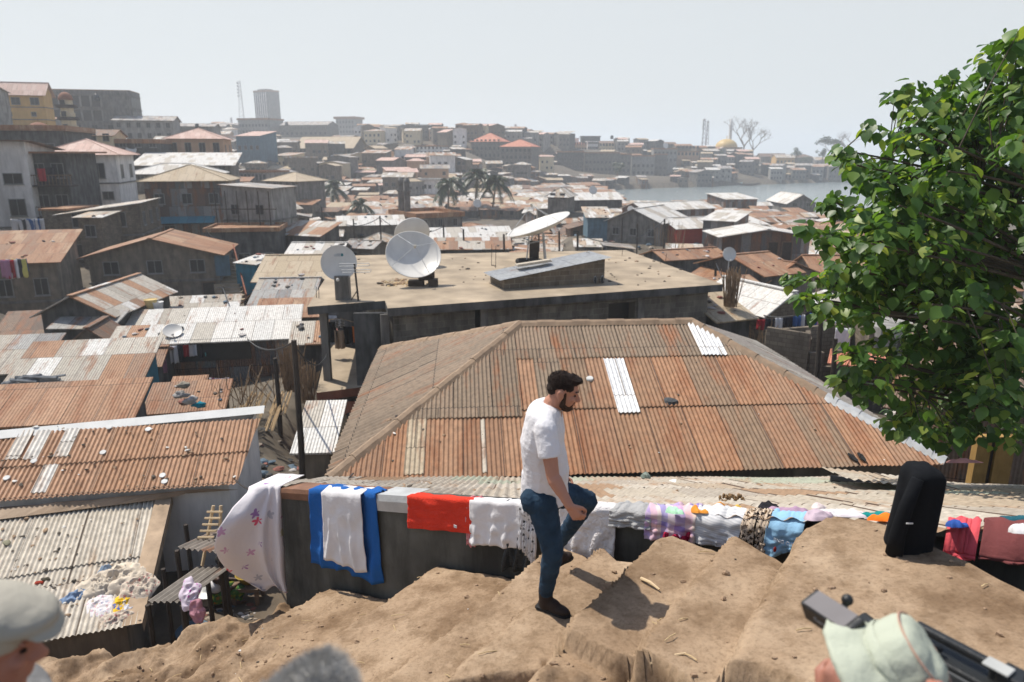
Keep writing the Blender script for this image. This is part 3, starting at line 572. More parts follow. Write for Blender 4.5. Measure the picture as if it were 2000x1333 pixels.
tcw = N(wnn, 'ShaderNodeTexCoord'); nz = N(wnn, 'ShaderNodeTexNoise', i_Scale=.8, i_Detail=3.); bpw = N(wnn, 'ShaderNodeBump', i_Strength=.25, i_Distance=.3)
wll.new(tcw.outputs['Object'], nz.inputs['Vector']); wll.new(nz.outputs[0], bpw.inputs['Height']); wll.new(bpw.outputs[0], wb.inputs['Normal'])
tag(MB().quad((-200, 150, WATER), (2600, 150, WATER), (2600, 2600, WATER), (-200, 2600, WATER)).build('water', wm_), kind='structure')
tag(MB().quad((-2600, -1200, -32), (2600, -1200, -32), (2600, 2600, -32), (-2600, 2600, -32)).build('seabed', plain('sea bed mud', (.12, .1, .08))), kind='structure')

# ---------------------------------------------------------------- filler shacks and slope houses, each a thing with walls, roof, openings
MARKS = [('the palm trees', 920, 385), ('the twin towered mosque', 796, 405), ('the front dish', 812, 500), ('the leaning dish', 1055, 450), ('the red shack', 1320, 432), ('the grey gable house', 1238, 425),
         ('the pointed red roof', 948, 275), ('the hipped red roof', 1008, 283), ('the market hall', 634, 283), ('the grey office tower', 525, 225), ('the lone leaning palm', 650, 370), ('the small low palm', 705, 398), ('the peach villa', 400, 290), ('the squat hotel block', 675, 245),
         ('the golden dome', 1418, 285), ('the cliff wall blocks', 1190, 325), ('the waterside warehouse', 1570, 400), ('the mismatched sheet shack', 1495, 478), ('the little grey dish', 1425, 500), ('the blue shuttered block house', 1530, 600), ('the scaffolded house', 490, 430), ('the white tile roofed house', 190, 340), ('the unfinished block', 205, 230), ('the slate blue house', 485, 283), ('the dark bank tree', 1395, 325), ('the green tree', 1640, 500), ('the white gallery shack', 450, 650), ('the broad pale roof', 1168, 388)]
AUTO, PLACED = [], []
winm = MB().box((-.45, -.04, 0), (.45, .05, .9)); winm.box((-.52, -.06, -.08), (.52, .05, 0), 1); winm.box((-.52, -.06, .9), (.52, .05, .98), 1); winm.box((-.02, -.06, 0), (.02, -.04, .9), 1)
WO = winm.build('window', [M('glass_and_shade'), M('frame')]); WME = WO.data; bpy.data.objects.remove(WO)
dm = MB().box((-.42, -.04, 0), (.42, .05, 1.8)); dm.box((-.5, -.06, 0), (-.42, .05, 1.88), 1); dm.box((.42, -.06, 0), (.5, .05, 1.88), 1)
DO = dm.build('door', [M('darkwood'), M('wood')]); DME = DO.data; bpy.data.objects.remove(DO)
def put(me, name, root, x, z, s=1.):
    o = bpy.data.objects.new(name, me); C.objects.link(o); o.parent = root; o.location = (x, 0, z); o.scale = (s, 1, s)
TONE = {'rust': 'rust brown', 'pale': 'pale grey', 'white': 'whitish', 'grey': 'dull grey', 'mix': 'patched', 'beige': 'beige', 'brown': 'dark brown', 'pink': 'pinkish', None: 'flat'}
SHAPE = {'gx': 'gabled', 'gy': 'end on gabled', 'sy+': 'lean-to', 'sx+': 'side sloping', 'sx-': 'side sloping', 'hip': 'hip roofed', 'flat': 'flat topped'}
def clear(x, y, w, h, z):
    for a, b, r in PLACED:
        if (a - x) ** 2 + (b - y) ** 2 < (r + w * .5) ** 2 * .62: return False
    for cx, cy, cz, r in CTRL:
        if (cx - x) ** 2 + (cy - y) ** 2 < (r * .5 + w * .55) ** 2: return False
    px, py, zc = proj((x, y, z + h)); hw = w * .55 * F / zc
    for A, B, yt, yb, yy in NB:
        if y < yy + 2 and px + hw > A and px - hw < B and py < yt + (yb - yt) * .8 and py > yt - 250 * 0 - 5: return False
    if 620 < px < 1390 and py > 505: return False
    if px > 1730 and y < 200 and rnd.random() < .6: return False
    return True
NB.extend([(840, 1000, 330, 470, 168), (625, 680, 335, 420, 183), (680, 730, 370, 440, 148), (1240, 1640, 350, 408, 300)])
NK = {'s': 0, 'h': 0}; XM = MB(); XW = ['dark', 'conc', 'earth', 'tin', 'pale', 'brown']; XR = ['rust', 'pale', 'white', 'mix', 'grey', 'beige', 'brown', 'pink']
def extra(o, yaw, w, d, h, rf, rm, wm2, nw):
    """houses past the three hundredth of their kind: the same walls, roof and dark openings, gathered in one mass"""
    rt = Matrix.Rotation(yaw, 3, 'Z'); wi = XW.index(wm2) if wm2 in XW else rnd.choice([1, 4]); ri = 6 + XR.index(rm if rm in XR else 'grey'); rh = d * .16
    XM.box((0, 0, -2.5), (w, d, h), wi, rt, o); P = lambda x, y, z: V(o) + rt @ V((x, y, z)); e = .3
    if rf in ('sy+', 'flat', 'sx+', 'sx-'): XM.slab(P(-e, -e, h + .05), P(w + e, -e, h + .05), P(w + e, d + e, h + .05 + rh), P(-e, d + e, h + .05 + rh), .07, ri)
    else:
        XM.slab(P(-e, -e, h), P(w + e, -e, h), P(w + e, d / 2, h + rh), P(-e, d / 2, h + rh), .07, ri); XM.slab(P(-e, d + e, h), P(w + e, d + e, h), P(w + e, d / 2, h + rh - .004), P(-e, d / 2, h + rh - .004), .07, ri)
        for x in (0, w): XM.add([P(x, 0, h), P(x, d, h), P(x, d / 2, h + rh - .08)], [(0, 1, 2)], wi)
    for i in range(nw):
        for z in ([.8, 3.4] if h > 4.5 else [.8]): x = w * (i + .5) / max(1, nw); XM.box((x - .4, -.03, z), (x + .4, .02, z + 1.), 14, rt, o)
def filler(x, y, w, d, h, yaw, kind, rf, rm, wm2, nw=0, storeys=1):
    z = ground(x, y)
    if not clear(x, y, w, h, z): return
    c = Matrix.Rotation(yaw, 3, 'Z') @ V((w / 2, d / 2, 0)); o = (x - c.x, y - c.y, z)
    NK[kind] += 1; PLACED.append((x, y, (w + d) / 4))
    if NK[kind] > (250 if kind == 's' else 290): return extra(o, yaw, w, d, h, rf, rm, wm2, nw)
    nm = 'shack' if kind == 's' else 'slope_house'
    r = thing(nm, 'x', 'shack' if kind == 's' else 'slope house', o, yaw, 'crowded tin roofed shacks of the low slum' if kind == 's' else 'small houses stacked on the far slope')
    shell(r, w, d, h, wm2, rf, (0.3 if rf == 'flat' else d * rnd.uniform(.10, .2) if rf != 'sx+' and rf != 'sx-' else w * .12), rnd.uniform(.2, .5), rm, 2.5)
    if nw:
        for k in range(storeys):
            for i in range(nw):
                if rnd.random() < .85: put(WME, 'window', r, w * (i + .5) / nw, .8 + 2.6 * k, rnd.uniform(.8, 1.2))
    if kind == 's' and rnd.random() < .6: put(DME, 'door', r, w * rnd.uniform(.2, .8), 0)
    AUTO.append((r, TONE[rm] + ' ' + SHAPE[rf] + (' shack' if kind == 's' else (' house' if storeys < 2 else ' two storey house')), V((x, y, z + h))))
y = 32.
while y < 310:
    st = 3.1 + .0115 * y if y < 236 else 7.; x0, x1 = -7 - .40 * max(0, y - 30), .60 * y + 6
    if y > 206: x0, x1 = (y - 206) / 2 - 28, 33
    x = x0 + rnd.uniform(0, st)
    while x < x1:
        X, Y = x + rnd.uniform(-1, 1), y + rnd.uniform(-1.5, 1.5)
        if not (X > 34 and Y > near_shore(X) - 4) and Y < shore(X) + 4 :
            w, d = st * rnd.uniform(.7, 1.25), st * rnd.uniform(.65, 1.05)
            filler(X, Y, w, d, rnd.uniform(1.6, 2.3), rnd.gauss(.08, .3), 's', rnd.choice(['gx', 'gx', 'gx', 'gy', 'sy+', 'sy+', 'sx+', 'sx-', 'hip']), rnd.choice(['rust', 'rust', 'rust', 'pale', 'pale', 'white', 'mix', 'mix', 'grey', 'beige', 'brown']), rnd.choice(['tin', 'tin', 'dark', 'conc', 'earth', 'brown', 'block']), rnd.choice([0, 1, 1, 2]))
        x += st * rnd.uniform(.85, 1.25)
    y += st * .9
y = 214.
while y < 440:
    x0, x1 = -.40 * y, min(75 + (y - 300) * 1.2 if y > 300 else 34, .62 * y)
    x = x0 + rnd.uniform(0, 10)
    while x < x1:
        X, Y = x + rnd.uniform(-2, 2), y + rnd.uniform(-3, 3)
        if Y > shore(X) + 2 :
            big = rnd.random() < .3 + (y - 210) / 500; s2 = 2 if big else 1
            w = rnd.uniform(5.5, 9) if big else rnd.uniform(3.8, 6.2); d = w * rnd.uniform(.6, 1)
            filler(X, Y, w, d, 2.5 if not big else rnd.uniform(5, 7.5), rnd.gauss(0, .35), 'h', rnd.choice(['gx', 'gx', 'sy+', 'gy', 'hip', 'flat'] if big else ['gx', 'sy+', 'sy+', 'gy']), rnd.choice(['pale', 'grey', 'white', 'mix', 'beige', 'rust', 'pale', 'pink']),
                   rnd.choice(['conc', 'pale', 'earth', 'dark', 'block', 'cream', 'white', 'peach'] if big else ['conc', 'earth', 'dark', 'tin', 'brown']), rnd.choice([3, 4]) if big else 2, s2)
        x += rnd.uniform(4.2, 7)
    y += 5.4
for i in range(170):      # houses filling the left bank behind the named ones
    y = rnd.uniform(80, 210); x = -rnd.uniform(.30, .72) * y
    filler(x, y, rnd.uniform(4.5, 8), rnd.uniform(4, 6), rnd.uniform(2.8, 6.5), rnd.gauss(.1, .25), 'h', rnd.choice(['gx', 'sy+', 'flat', 'hip']), rnd.choice(['pale', 'grey', 'rust', 'beige']), rnd.choice(['conc', 'pale', 'dark', 'earth', 'stone']), 3, 1)
for i in range(16):
    y = 50 + 4.5 * i; filler(-rnd.uniform(.80, 1.0) * y, y, rnd.uniform(6, 9), rnd.uniform(5, 8), rnd.uniform(3, 6), rnd.gauss(.2, .2), 'h', rnd.choice(['gx', 'sy+', 'flat']), rnd.choice(['pale', 'rust', 'grey']), rnd.choice(['conc', 'earth', 'pale']), 3, 1)
for i in range(34):      # market sheds in rows along the far quay
    px = 1490 + (i % 17) * 13 + rnd.uniform(-3, 3); y = 470 + (i // 17) * 16; x = D(px, 340, y).x
    filler(x, y, 5.2, 6, 2.6, rnd.gauss(0, .1), 'h', rnd.choice(['gx', 'sy+']), rnd.choice(['pale', 'white', 'pink', 'beige']), rnd.choice(['dark', 'tin', 'brown']), 2, 1)
print('FILL', NK)
tag(XM.build('distant_houses', [Wm(k) for k in XW] + [T(k) for k in XR] + [M('glass_and_shade')]), kind='stuff')
ORD = ['nearest', 'second nearest', 'third nearest', 'fourth nearest', 'fifth nearest', 'sixth nearest', 'seventh nearest', 'eighth nearest', 'ninth nearest', 'tenth nearest', 'eleventh nearest', 'twelfth nearest']
def name_autos(items, verb=''):
    used = {}
    for r, at, p in items:
        px, py, zc = proj(p); best = sorted(MARKS, key=lambda k: (k[1] - px) ** 2 + 2.5 * (k[2] - py) ** 2)
        k = best[0]; dx, dy = px - k[1], py - k[2]
        rel = ('left of' if dx < 0 else 'right of') if abs(dx) > 1.6 * abs(dy) else ('above' if dy < 0 else 'below')
        used.setdefault((at, rel, k[0]), []).append((dx * dx + dy * dy, r))
    for (at, rel, k), lst in used.items():
        lst.sort(key=lambda q: q[0])
        for i, (_, r) in enumerate(lst):
            r['label'] = f'{at} {rel} {k}' + (f', {ORD[i] if i < len(ORD) else "number %d" % i}' if len(lst) > 1 else '')
# ---------------------------------------------------------------- litter on the roofs and lanes (nobody could count it)
m = MB(); cols = [(.12, .10, .08), (.3, .25, .2), (.05, .05, .05), (.45, .42, .4), (.09, .13, .17), (.22, .09, .07)]
lm = [plain('litter %d' % i, c, bump=0) for i, c in enumerate(cols)]
for q in ROOFQ:
    if q[0].y > 130 or q[0].y < 22 or rnd.random() < .3: continue
    for i in range(rnd.randint(3, 14)):
        u, v = rnd.random(), rnd.random(); p = (q[0] * (1 - u) + q[1] * u) * (1 - v) + (q[3] * (1 - u) + q[2] * u) * v
        s = rnd.uniform(.04, .08 + .002 * min(q[0].y, 50)); m.lump(p + V((0, 0, s * .25)), (s * rnd.uniform(.6, 2), s, s * .45), rnd.random() * 9, 6, .5, mi=rnd.randrange(6), rot=Matrix.Rotation(rnd.random() * 6, 3, 'Z'))
tag(m.build('roof_litter', lm), kind='stuff')
m = MB()
for i in range(2600):
    y = rnd.uniform(22, 120); x = rnd.uniform(-7 - .4 * max(0, y - 30), .65 * y + 4); s = rnd.uniform(.1, .45)
    if i < 260: y = rnd.uniform(15, 24); x = rnd.uniform(-10, -3.6); s *= .4
    m.lump((x, y, ground(x, y) + s * .2), (s * rnd.uniform(.7, 2), s, s * .5), rnd.random() * 9, 6, .5, mi=rnd.randrange(6), rot=Matrix.Rotation(rnd.random() * 6, 3, 'Z'))
tag(m.build('lane_litter', lm), kind='stuff')
# utility poles
for i, (px, yt, yb, y) in enumerate(((742, 422, 486, 80), (628, 405, 452, 95), (574, 432, 470, 88), (905, 448, 490, 70), (866, 440, 480, 75), (1128, 455, 500, 60), (1092, 452, 492, 66), (1318, 424, 450, 100), (1298, 428, 470, 75), (1215, 425, 460, 90), (1398, 512, 545, 45), (690, 428, 470, 85), (1605, 598, 735, 22), (574, 665, 950, 17.5), (1632, 662, 738, 22), (537, 700, 800, 24), (1052, 440, 485, 74), (984, 458, 500, 62), (1245, 438, 478, 80), (435, 560, 620, 46))):
    a, b = D(px, yt, y), D(px, yb, y); b.x = (a.x + b.x) / 2 + (a.x - b.x) * .1; b.z -= 1.5
    o = MB().tube([b, a.lerp(b, .5) + V((.04, 0, 0)), a], [.10, .085, .07] if y < 50 else .09, 7).build('pole', M('darkwood'), org=b); tag(o, 'x', 'pole', 'thin dark poles among the roofs'); AUTO.append((o, 'dark thin pole' if y > 40 else 'stout dark pole', a))
name_autos(AUTO)
# ---------------------------------------------------------------- mosques, masts, dishes far off
def dome(root, name, c, r, mat, h=1., n=20, tip=True):
    p = [(r * math.cos(a * math.pi / 20), r * h * math.sin(a * math.pi / 20)) for a in range(0, 10)] + [(.03 * r, r * h)]
    if tip: p += [(.03 * r, r * h * 1.35), (.001, r * h * 1.4)]
    return MB().lathe(p, n, Matrix.Translation(c)).build(name, mat, root, smooth=True)
b = D(139, 268, 140); mn = thing('minaret', 'cream minaret with brown dome and three dark balconies', 'minaret', b); br = plain('brown dome paint', (.22, .10, .06)); H = D(139, 196, 140).z - b.z
MB().lathe([(1.5, -6), (1.5, H * .3), (1.25, H * .32), (1.25, H * .65), (1.1, H * .67), (1.1, H)], 8).build('shaft', Wm('cream'), mn)
for k in (.1, .45, .78): MB().lathe([(1.3, H * k), (1.85, H * (k + .02)), (1.85, H * (k + .09)), (1.7, H * (k + .09)), (1.7, H * (k + .03))], 16).build('balcony', M('darkwood'), mn)
dome(mn, 'dome', V((0, 0, H)), 1.25, br, 1.15)
for k in (.25, .6, .9): MB().box((-.35, -1.45, H * k - .3), (.35, -1.0, H * k + .6)).build('window', M('glass_and_shade'), mn)
b = D(78, 262, 112); md = thing('dome_roof', 'low brown ribbed dome on a cream drum behind the mildewed flat house', 'dome', b); MB().lathe([(1.7, -3), (1.7, .4), (1.5, .4)], 20).build('drum', Wm('cream'), md); dome(md, 'dome', V((0, 0, .4)), 1.6, br, .8)
o = L('mosque', 'small grey mosque with two short towers amid the shacks', 'mosque', 764, 108, 815, 100, 418, 440, 7, wm='conc', roof='flat', rh=.5, ov=.3, win=[('F', 4, (.4,), .6, 1.1), ('R', 3, (.4,), .6, 1.)])
for x in (1.7, 3.9): MB().lathe([(.45, 2.2), (.45, 5.), (.62, 5.), (.62, 5.2), (.4, 5.2), (.4, 6.2), (.5, 6.2), (.45, 6.6), (.25, 6.95), (.02, 7.1)], 10, Matrix.Translation((x, 1., 0))).build('tower', Wm('conc'), o)
o = L('mosque', 'white mosque with a large golden dome and slim minaret', 'mosque', 1400, 480, 1448, 478, 291, 312, 20, wm='white', roof='flat', rh=.8, ov=.4, win=[('F', 5, (.8,), 1.4, 3.)], skirt=8)
dome(o, 'dome', V((7, 9, 7.4)), 7.2, plain('matt gold dome', (.52, .36, .13), rough=.5, var=.1), .78, 28)
MB().lathe([(1.1, 0), (1.0, 21), (1.5, 21), (1.5, 22), (.8, 22), (.8, 24), (.02, 26)], 10, Matrix.Translation((9.5, 12, 0))).build('minaret', Wm('white'), o)
L('house', 'grey house with square stair tower left of the golden dome', 'building', 1372, 470, 1402, 470, 292, 314, 10, wm='conc', roof='flat', rh=.5, ov=.3, win=[('F', 3, (1., 4.), 1., 1.5)], skirt=8)
def mast(px, yt, yb, y, w, label):
    a, b = D(px, yt, y), D(px, yb, y); h = a.z - b.z; r = thing('radio_mast', label, 'mast', b); m = MB()
    for sx, sy in ((-1, -1), (1, -1), (0, 1)): m.tube([(sx * w, sy * w, -4), (sx * w * .3, sy * w * .3, h)], .16, 4)
    k = max(8, int(h / 3))
    for i in range(k):
        f0, f1 = 1 - .7 * i / k, 1 - .7 * (i + 1) / k; z0, z1 = h * i / k, h * (i + 1) / k
        m.tube([(-w * f0, -w * f0, z0), (w * f1, -w * f1, z1)], .1, 4); m.tube([(w * f0, -w * f0, z0), (0, w * f1, z1)], .1, 4); m.tube([(0, w * f0, z0), (-w * f1, -w * f1, z1)], .1, 4)
    m.build('lattice', plain('mast paint', (.42, .40, .40)), r); m = MB()
    for i in range(5): m.box((-w * .8, -w * .5, h * (.7 + .06 * i)), (-w * .35, w * .2, h * (.73 + .06 * i)))
    m.build('aerial', M('dish'), r)
mast(477, 158, 262, 600, 2.6, 'tall pale lattice mast left of the grey office tower'); mast(1372, 232, 300, 470, 1.6, 'taller of the two lattice masts left of the golden dome'); mast(1379, 236, 300, 480, 1.2, 'thinner of the two lattice masts left of the golden dome'); mast(1007, 243, 272, 430, 1., 'short rooftop mast above the hipped red roof'); mast(455, 230, 262, 460, 1., 'stub mast left of the office block')
for px, py, y, s, lb in ((189, 196, 192, 1.3, 'black water tank on the unfinished grey block'), (672, 433, 100, .8, 'black water tank beside the small low palm'), (760, 266, 440, 1.8, 'dark water tank on the skyline right of the hotel'), (250, 281, 118, .7, 'small dark water tank on the parapet house'), (1195, 272, 440, 1.8, 'dark water tank on the skyline above the cliff wall'), (560, 246, 428, 1.8, 'dark water tank on the long flat crest building'), (385, 250, 210, 1., 'dark water tank on the pale flat house')):
    b = D(px, py, y); MBt = MB().lathe([(.001, 0), (s * .5, 0), (s * .52, s * .25), (s * .49, s * .3), (s * .52, s * .55), (s * .49, s * .6), (s * .5, s * .95), (s * .3, s * 1.12), (s * .16, s * 1.14), (s * .16, s * 1.22), (.001, s * 1.22)], 14); o = MBt.build('water_tank', M('black'), smooth=True); o.location = b; tag(o, lb, 'water tank', 'water tanks on the roofs')
for px, py, y, r, lb in ((256, 293, 117, .8, 'grey dish on the wall of the parapet house'), (1300, 285, 398, 1.6, 'pale dish on the grey gallery block'), (1158, 372, 135, .8, 'small white dish above the broad pale roof'), (932, 398, 118, .7, 'small white dish on a shack below the middle palm'), (1232, 410, 95, .5, 'small dish beside the grey gable house')):
    b = D(px, py, y); t = thing('satellite_dish', lb, 'satellite dish', b); MB().lathe([(r * i / 5 + .001, r * .12 * (i / 5) ** 2) for i in range(6)] + [(r * i / 5 + .001, r * .12 * (i / 5) ** 2 - .04) for i in range(5, -1, -1)], 18, V((.3, -1, .4)).to_track_quat('Z', 'Y').to_matrix().to_4x4()).build('reflector', M('dish'), t, smooth=True); MB().tube([(0, .05, 0), (0, .3, -.2), (0, .3, -1.2)], .05, 5).build('mount', M('steel'), t)
# ---------------------------------------------------------------- palms, bare trees, round trees
leafm = {}
def leafmat(name, col, tr=.35):
    m, n, l, b = nt(name); g = N(n, 'ShaderNodeNewGeometry'); oi = ramp(n, [(0, [c * .6 for c in col]), (.6, col), (.82, [col[0] * 1.6, col[1] * 1.4, col[2] * 1.2]), (1., [col[0] * 4., col[1] * 2.3, col[2] * 2.2])])
    l.new(g.outputs['Random Per Island'], oi.inputs[0]); l.new(oi.outputs[0], b.inputs['Base Color']); b.inputs['Roughness'].default_value = .42; b.inputs['Specular IOR Level'].default_value = .4
    t = N(n, 'ShaderNodeBsdfTranslucent'); mu = N(n, 'ShaderNodeMix', data_type='RGBA', blend_type='MULTIPLY'); mu.inputs[0].default_value = 1; mu.inputs[7].default_value = (1.5, 1.5, .5, 1); l.new(oi.outputs[0], mu.inputs[6]); l.new(mu.outputs[2], t.inputs[0])
    x = N(n, 'ShaderNodeMixShader'); x.inputs[0].default_value = tr; l.new(b.outputs[0], x.inputs[1]); l.new(t.outputs[0], x.inputs[2]); l.new(x.outputs[0], n['Material Output'].inputs[0]); return m
PALMM = leafmat('palm fronds', (.022, .042, .016), .15); DARKLEAF = leafmat('dark bank foliage', (.04, .065, .03), .2)
def palm(px, yc, y, label, lean, R_, seed):
    c = D(px, yc, y); gx = c.x - lean; gz = ground(gx, y); b = V((gx, y, gz)); r = thing('palm_tree', label, 'palm tree', b, 0, 'coconut palms standing out of the slum roofs'); q = random.Random(seed); t = c - b
    MB().tube([V((0, 0, -1)), V((t.x * .2, 0, t.z * .35)), V((t.x * .6, 0, t.z * .7)), t], [.28, .22, .18, .16], 8).build('trunk', M('wood'), r, smooth=True)
    m = MB()
    for k in range(25):
        a = q.random() * 6.283; el = q.uniform(-.35, 1.25); ln = R_ * q.uniform(.85, 1.15); dr = V((math.cos(a), math.sin(a), 0)); pts = []
        for i in range(10):
            f = i / 9; pts.append(t + dr * (ln * f * math.cos(el) * (1 - .15 * f)) + V((0, 0, ln * (math.sin(el) * f - .62 * f * f))))
        sd = V((-dr.y, dr.x, 0))
        m.tube(pts, [.05 - .004 * i for i in range(10)], 4)
        for i in range(1, 10):
            for h in (0, .33, .66):
                if i == 9 and h: continue
                p = pts[i].lerp(pts[min(i + 1, 9)], h); tn = (pts[i] - pts[i - 1]).normalized(); l2 = R_ * .27 * math.sin(.5 + 2.3 * (i + h) / 10)
                for s in (-1, 1):
                    e = p + sd * s * l2 * .75 + tn * l2 * .5 - V((0, 0, l2 * q.uniform(.35, .75))); w = tn * .13 * R_ / 4.4
                    m.add([p - w, p + w, e], [(0, 1, 2)])
    m.build('crown', PALMM, r)
palm(876, 360, 168, 'leftmost of the three dark palms in the middle of the slum', .2, 5.2, 1); palm(932, 345, 172, 'middle and tallest of the three dark palms', .6, 5.2, 2); palm(970, 356, 170, 'rightmost palm of the three, with a trunk leaning right', 1.1, 4.6, 3)
palm(650, 366, 185, 'hazy palm alone to the left below the market hall', .1, 5.0, 4); palm(706, 400, 150, 'low small palm between the lone palm and the twin towered mosque', .3, 3.6, 5)
def bare_tree(px, yb, y, hpx, wpx, label, seed, leafy=0):
    b = D(px, yb, y); k = b.y / CP / F; H, Wd = hpx * k, wpx * k; r = thing('bare_tree', label, 'tree', b); q = random.Random(seed); m = MB(); tips = []
    def grow(p, d, l, rad, n):
        e = p + d * l; m.tube([p, p.lerp(e, .5) + V((q.uniform(-.05, .05) * l, 0, .03 * l)), e], [rad, rad * .85, rad * .65], 5)
        if n == 0: tips.append(e); return
        for i in range(q.choice([2, 3, 3])):
            a = q.random() * 6.283; s = q.uniform(.4, .85); dd = (d * .75 + V((math.cos(a) * s * Wd / H * 1.3, math.sin(a) * s, q.uniform(-.05, .35)))).normalized(); grow(e, dd, l * q.uniform(.6, .8), rad * .58, n - 1)
    grow(V((0, 0, -1)), V((.05, 0, 1)), H * .42, H * .035, 6); m.build('trunk', plain('pale bare bark', (.24, .20, .17)), r)
    if leafy:
        m = MB()
        for t in tips:
            for i in range(leafy): m.lump(t + V((q.gauss(0, .7), q.gauss(0, .7), q.gauss(0, .5))), .4, q.random() * 9, 5, .5)
        m.build('crown', DARKLEAF, r)
bare_tree(1450, 312, 500, 62, 48, 'big leafless kapok tree beside the slim minaret', 11); bare_tree(1468, 314, 495, 50, 38, 'smaller leafless tree right of the big kapok', 5); bare_tree(1618, 310, 520, 36, 52, 'spreading thinly leaved tree on the far shore', 8, 1); bare_tree(1650, 306, 535, 38, 44, 'leafless spreading tree half hidden by the near tree', 21)
def round_tree(px, yb, y, hpx, wpx, label, seed, n=900):
    b = D(px, yb, y); k = b.y / CP / F; H, Wd = hpx * k, wpx * k; r = thing('round_tree', label, 'tree', b); q = random.Random(seed)
    MB().tube([(0, 0, -2), (0.1, 0, H * .3), (0, .1, H * .6)], [H * .05, H * .035, H * .02], 6).build('trunk', M('wood'), r); m = MB()
    cl = [V((q.gauss(0, .22) * Wd, q.gauss(0, .2) * Wd, H * q.uniform(.35, .85))) for _ in range(14)]
    for i in range(n):
        d = V((q.gauss(0, 1), q.gauss(0, 1), q.gauss(0, 1))).normalized(); c = q.choice(cl); p = c + V((d.x * Wd * .2, d.y * Wd * .2, d.z * H * .16)) * q.uniform(.6, 1.1); s = H * .035
        e1 = d.orthogonal().normalized() * s; e2 = d.cross(e1).normalized() * s; m.add([p - e1, p + e2 * .7, p + e1, p - e2 * .7], [(0, 1, 2, 3)])
    m.build('crown', DARKLEAF, r)
round_tree(1395, 345, 430, 50, 46, 'dark rounded tree on the bank below the masts', 3, 2200); round_tree(1205, 348, 350, 30, 26, 'pale dusty tree under the cliff wall blocks', 4); round_tree(1000, 352, 300, 26, 30, 'bush like tree below the hipped red roof', 6); round_tree(1555, 312, 500, 22, 20, 'leafy tree behind the ochre shore house', 7); round_tree(1606, 314, 505, 24, 22, 'leafy tree under the spreading tree', 9); round_tree(625, 345, 280, 24, 26, 'dusty green tree on the slope left of the lone palm', 10); round_tree(1452, 318, 470, 16, 16, 'low bush below the slim minaret', 12); round_tree(1570, 322, 480, 16, 26, 'dark bush beside the low pale shore house', 13)
# crowd on the landing, rowing boats
m = MB()
for i in range(60):
    px = rnd.gauss(1512, 14); y = rnd.uniform(150, 168); p = D(px, 415, y); p.z = ground(p.x, y); m.lump(p + V((0, 0, .85)), (.22, .18, .8), i, 6, .2, mi=i % 6); m.lump(p + V((0, 0, 1.75)), .13, i, 6, .1)
tag(m.build('crowd', lm), 'dense crowd of tiny people at the landing left of the waterside warehouse', 'crowd', kind='stuff')
for px, py, lb, co in ((1428, 362, 'light blue rowing boat drawn up on the far bank', (.3, .45, .5)), (1462, 363, 'dark wooden boat moored right of the light blue boat', (.12, .1, .09))):
    b = Z(px, py, WATER); r = thing('rowing_boat', lb, 'boat', b, .1); m = MB(); a = []
    for i in range(9):
        t = i / 8 * 2 - 1; w = 1.1 * (1 - abs(t) ** 2.5) + .05; z = .9 + .5 * t * t; a.append([(t * 6, -w, z), (t * 6, -w * .55, .0 + .4 * t * t), (t * 6, w * .55, .4 * t * t), (t * 6, w, z)])
    for i in range(8):
        for k in range(3): m.quad(a[i][k], a[i + 1][k], a[i + 1][k + 1], a[i][k + 1])
    m.build('hull', plain('boat paint ' + lb[:5], co), r); MB().box((-2, -1, .6), (-1.6, 1, .68)).box((1.6, -1, .6), (2, 1, .68)).build('thwart', M('wood'), r)
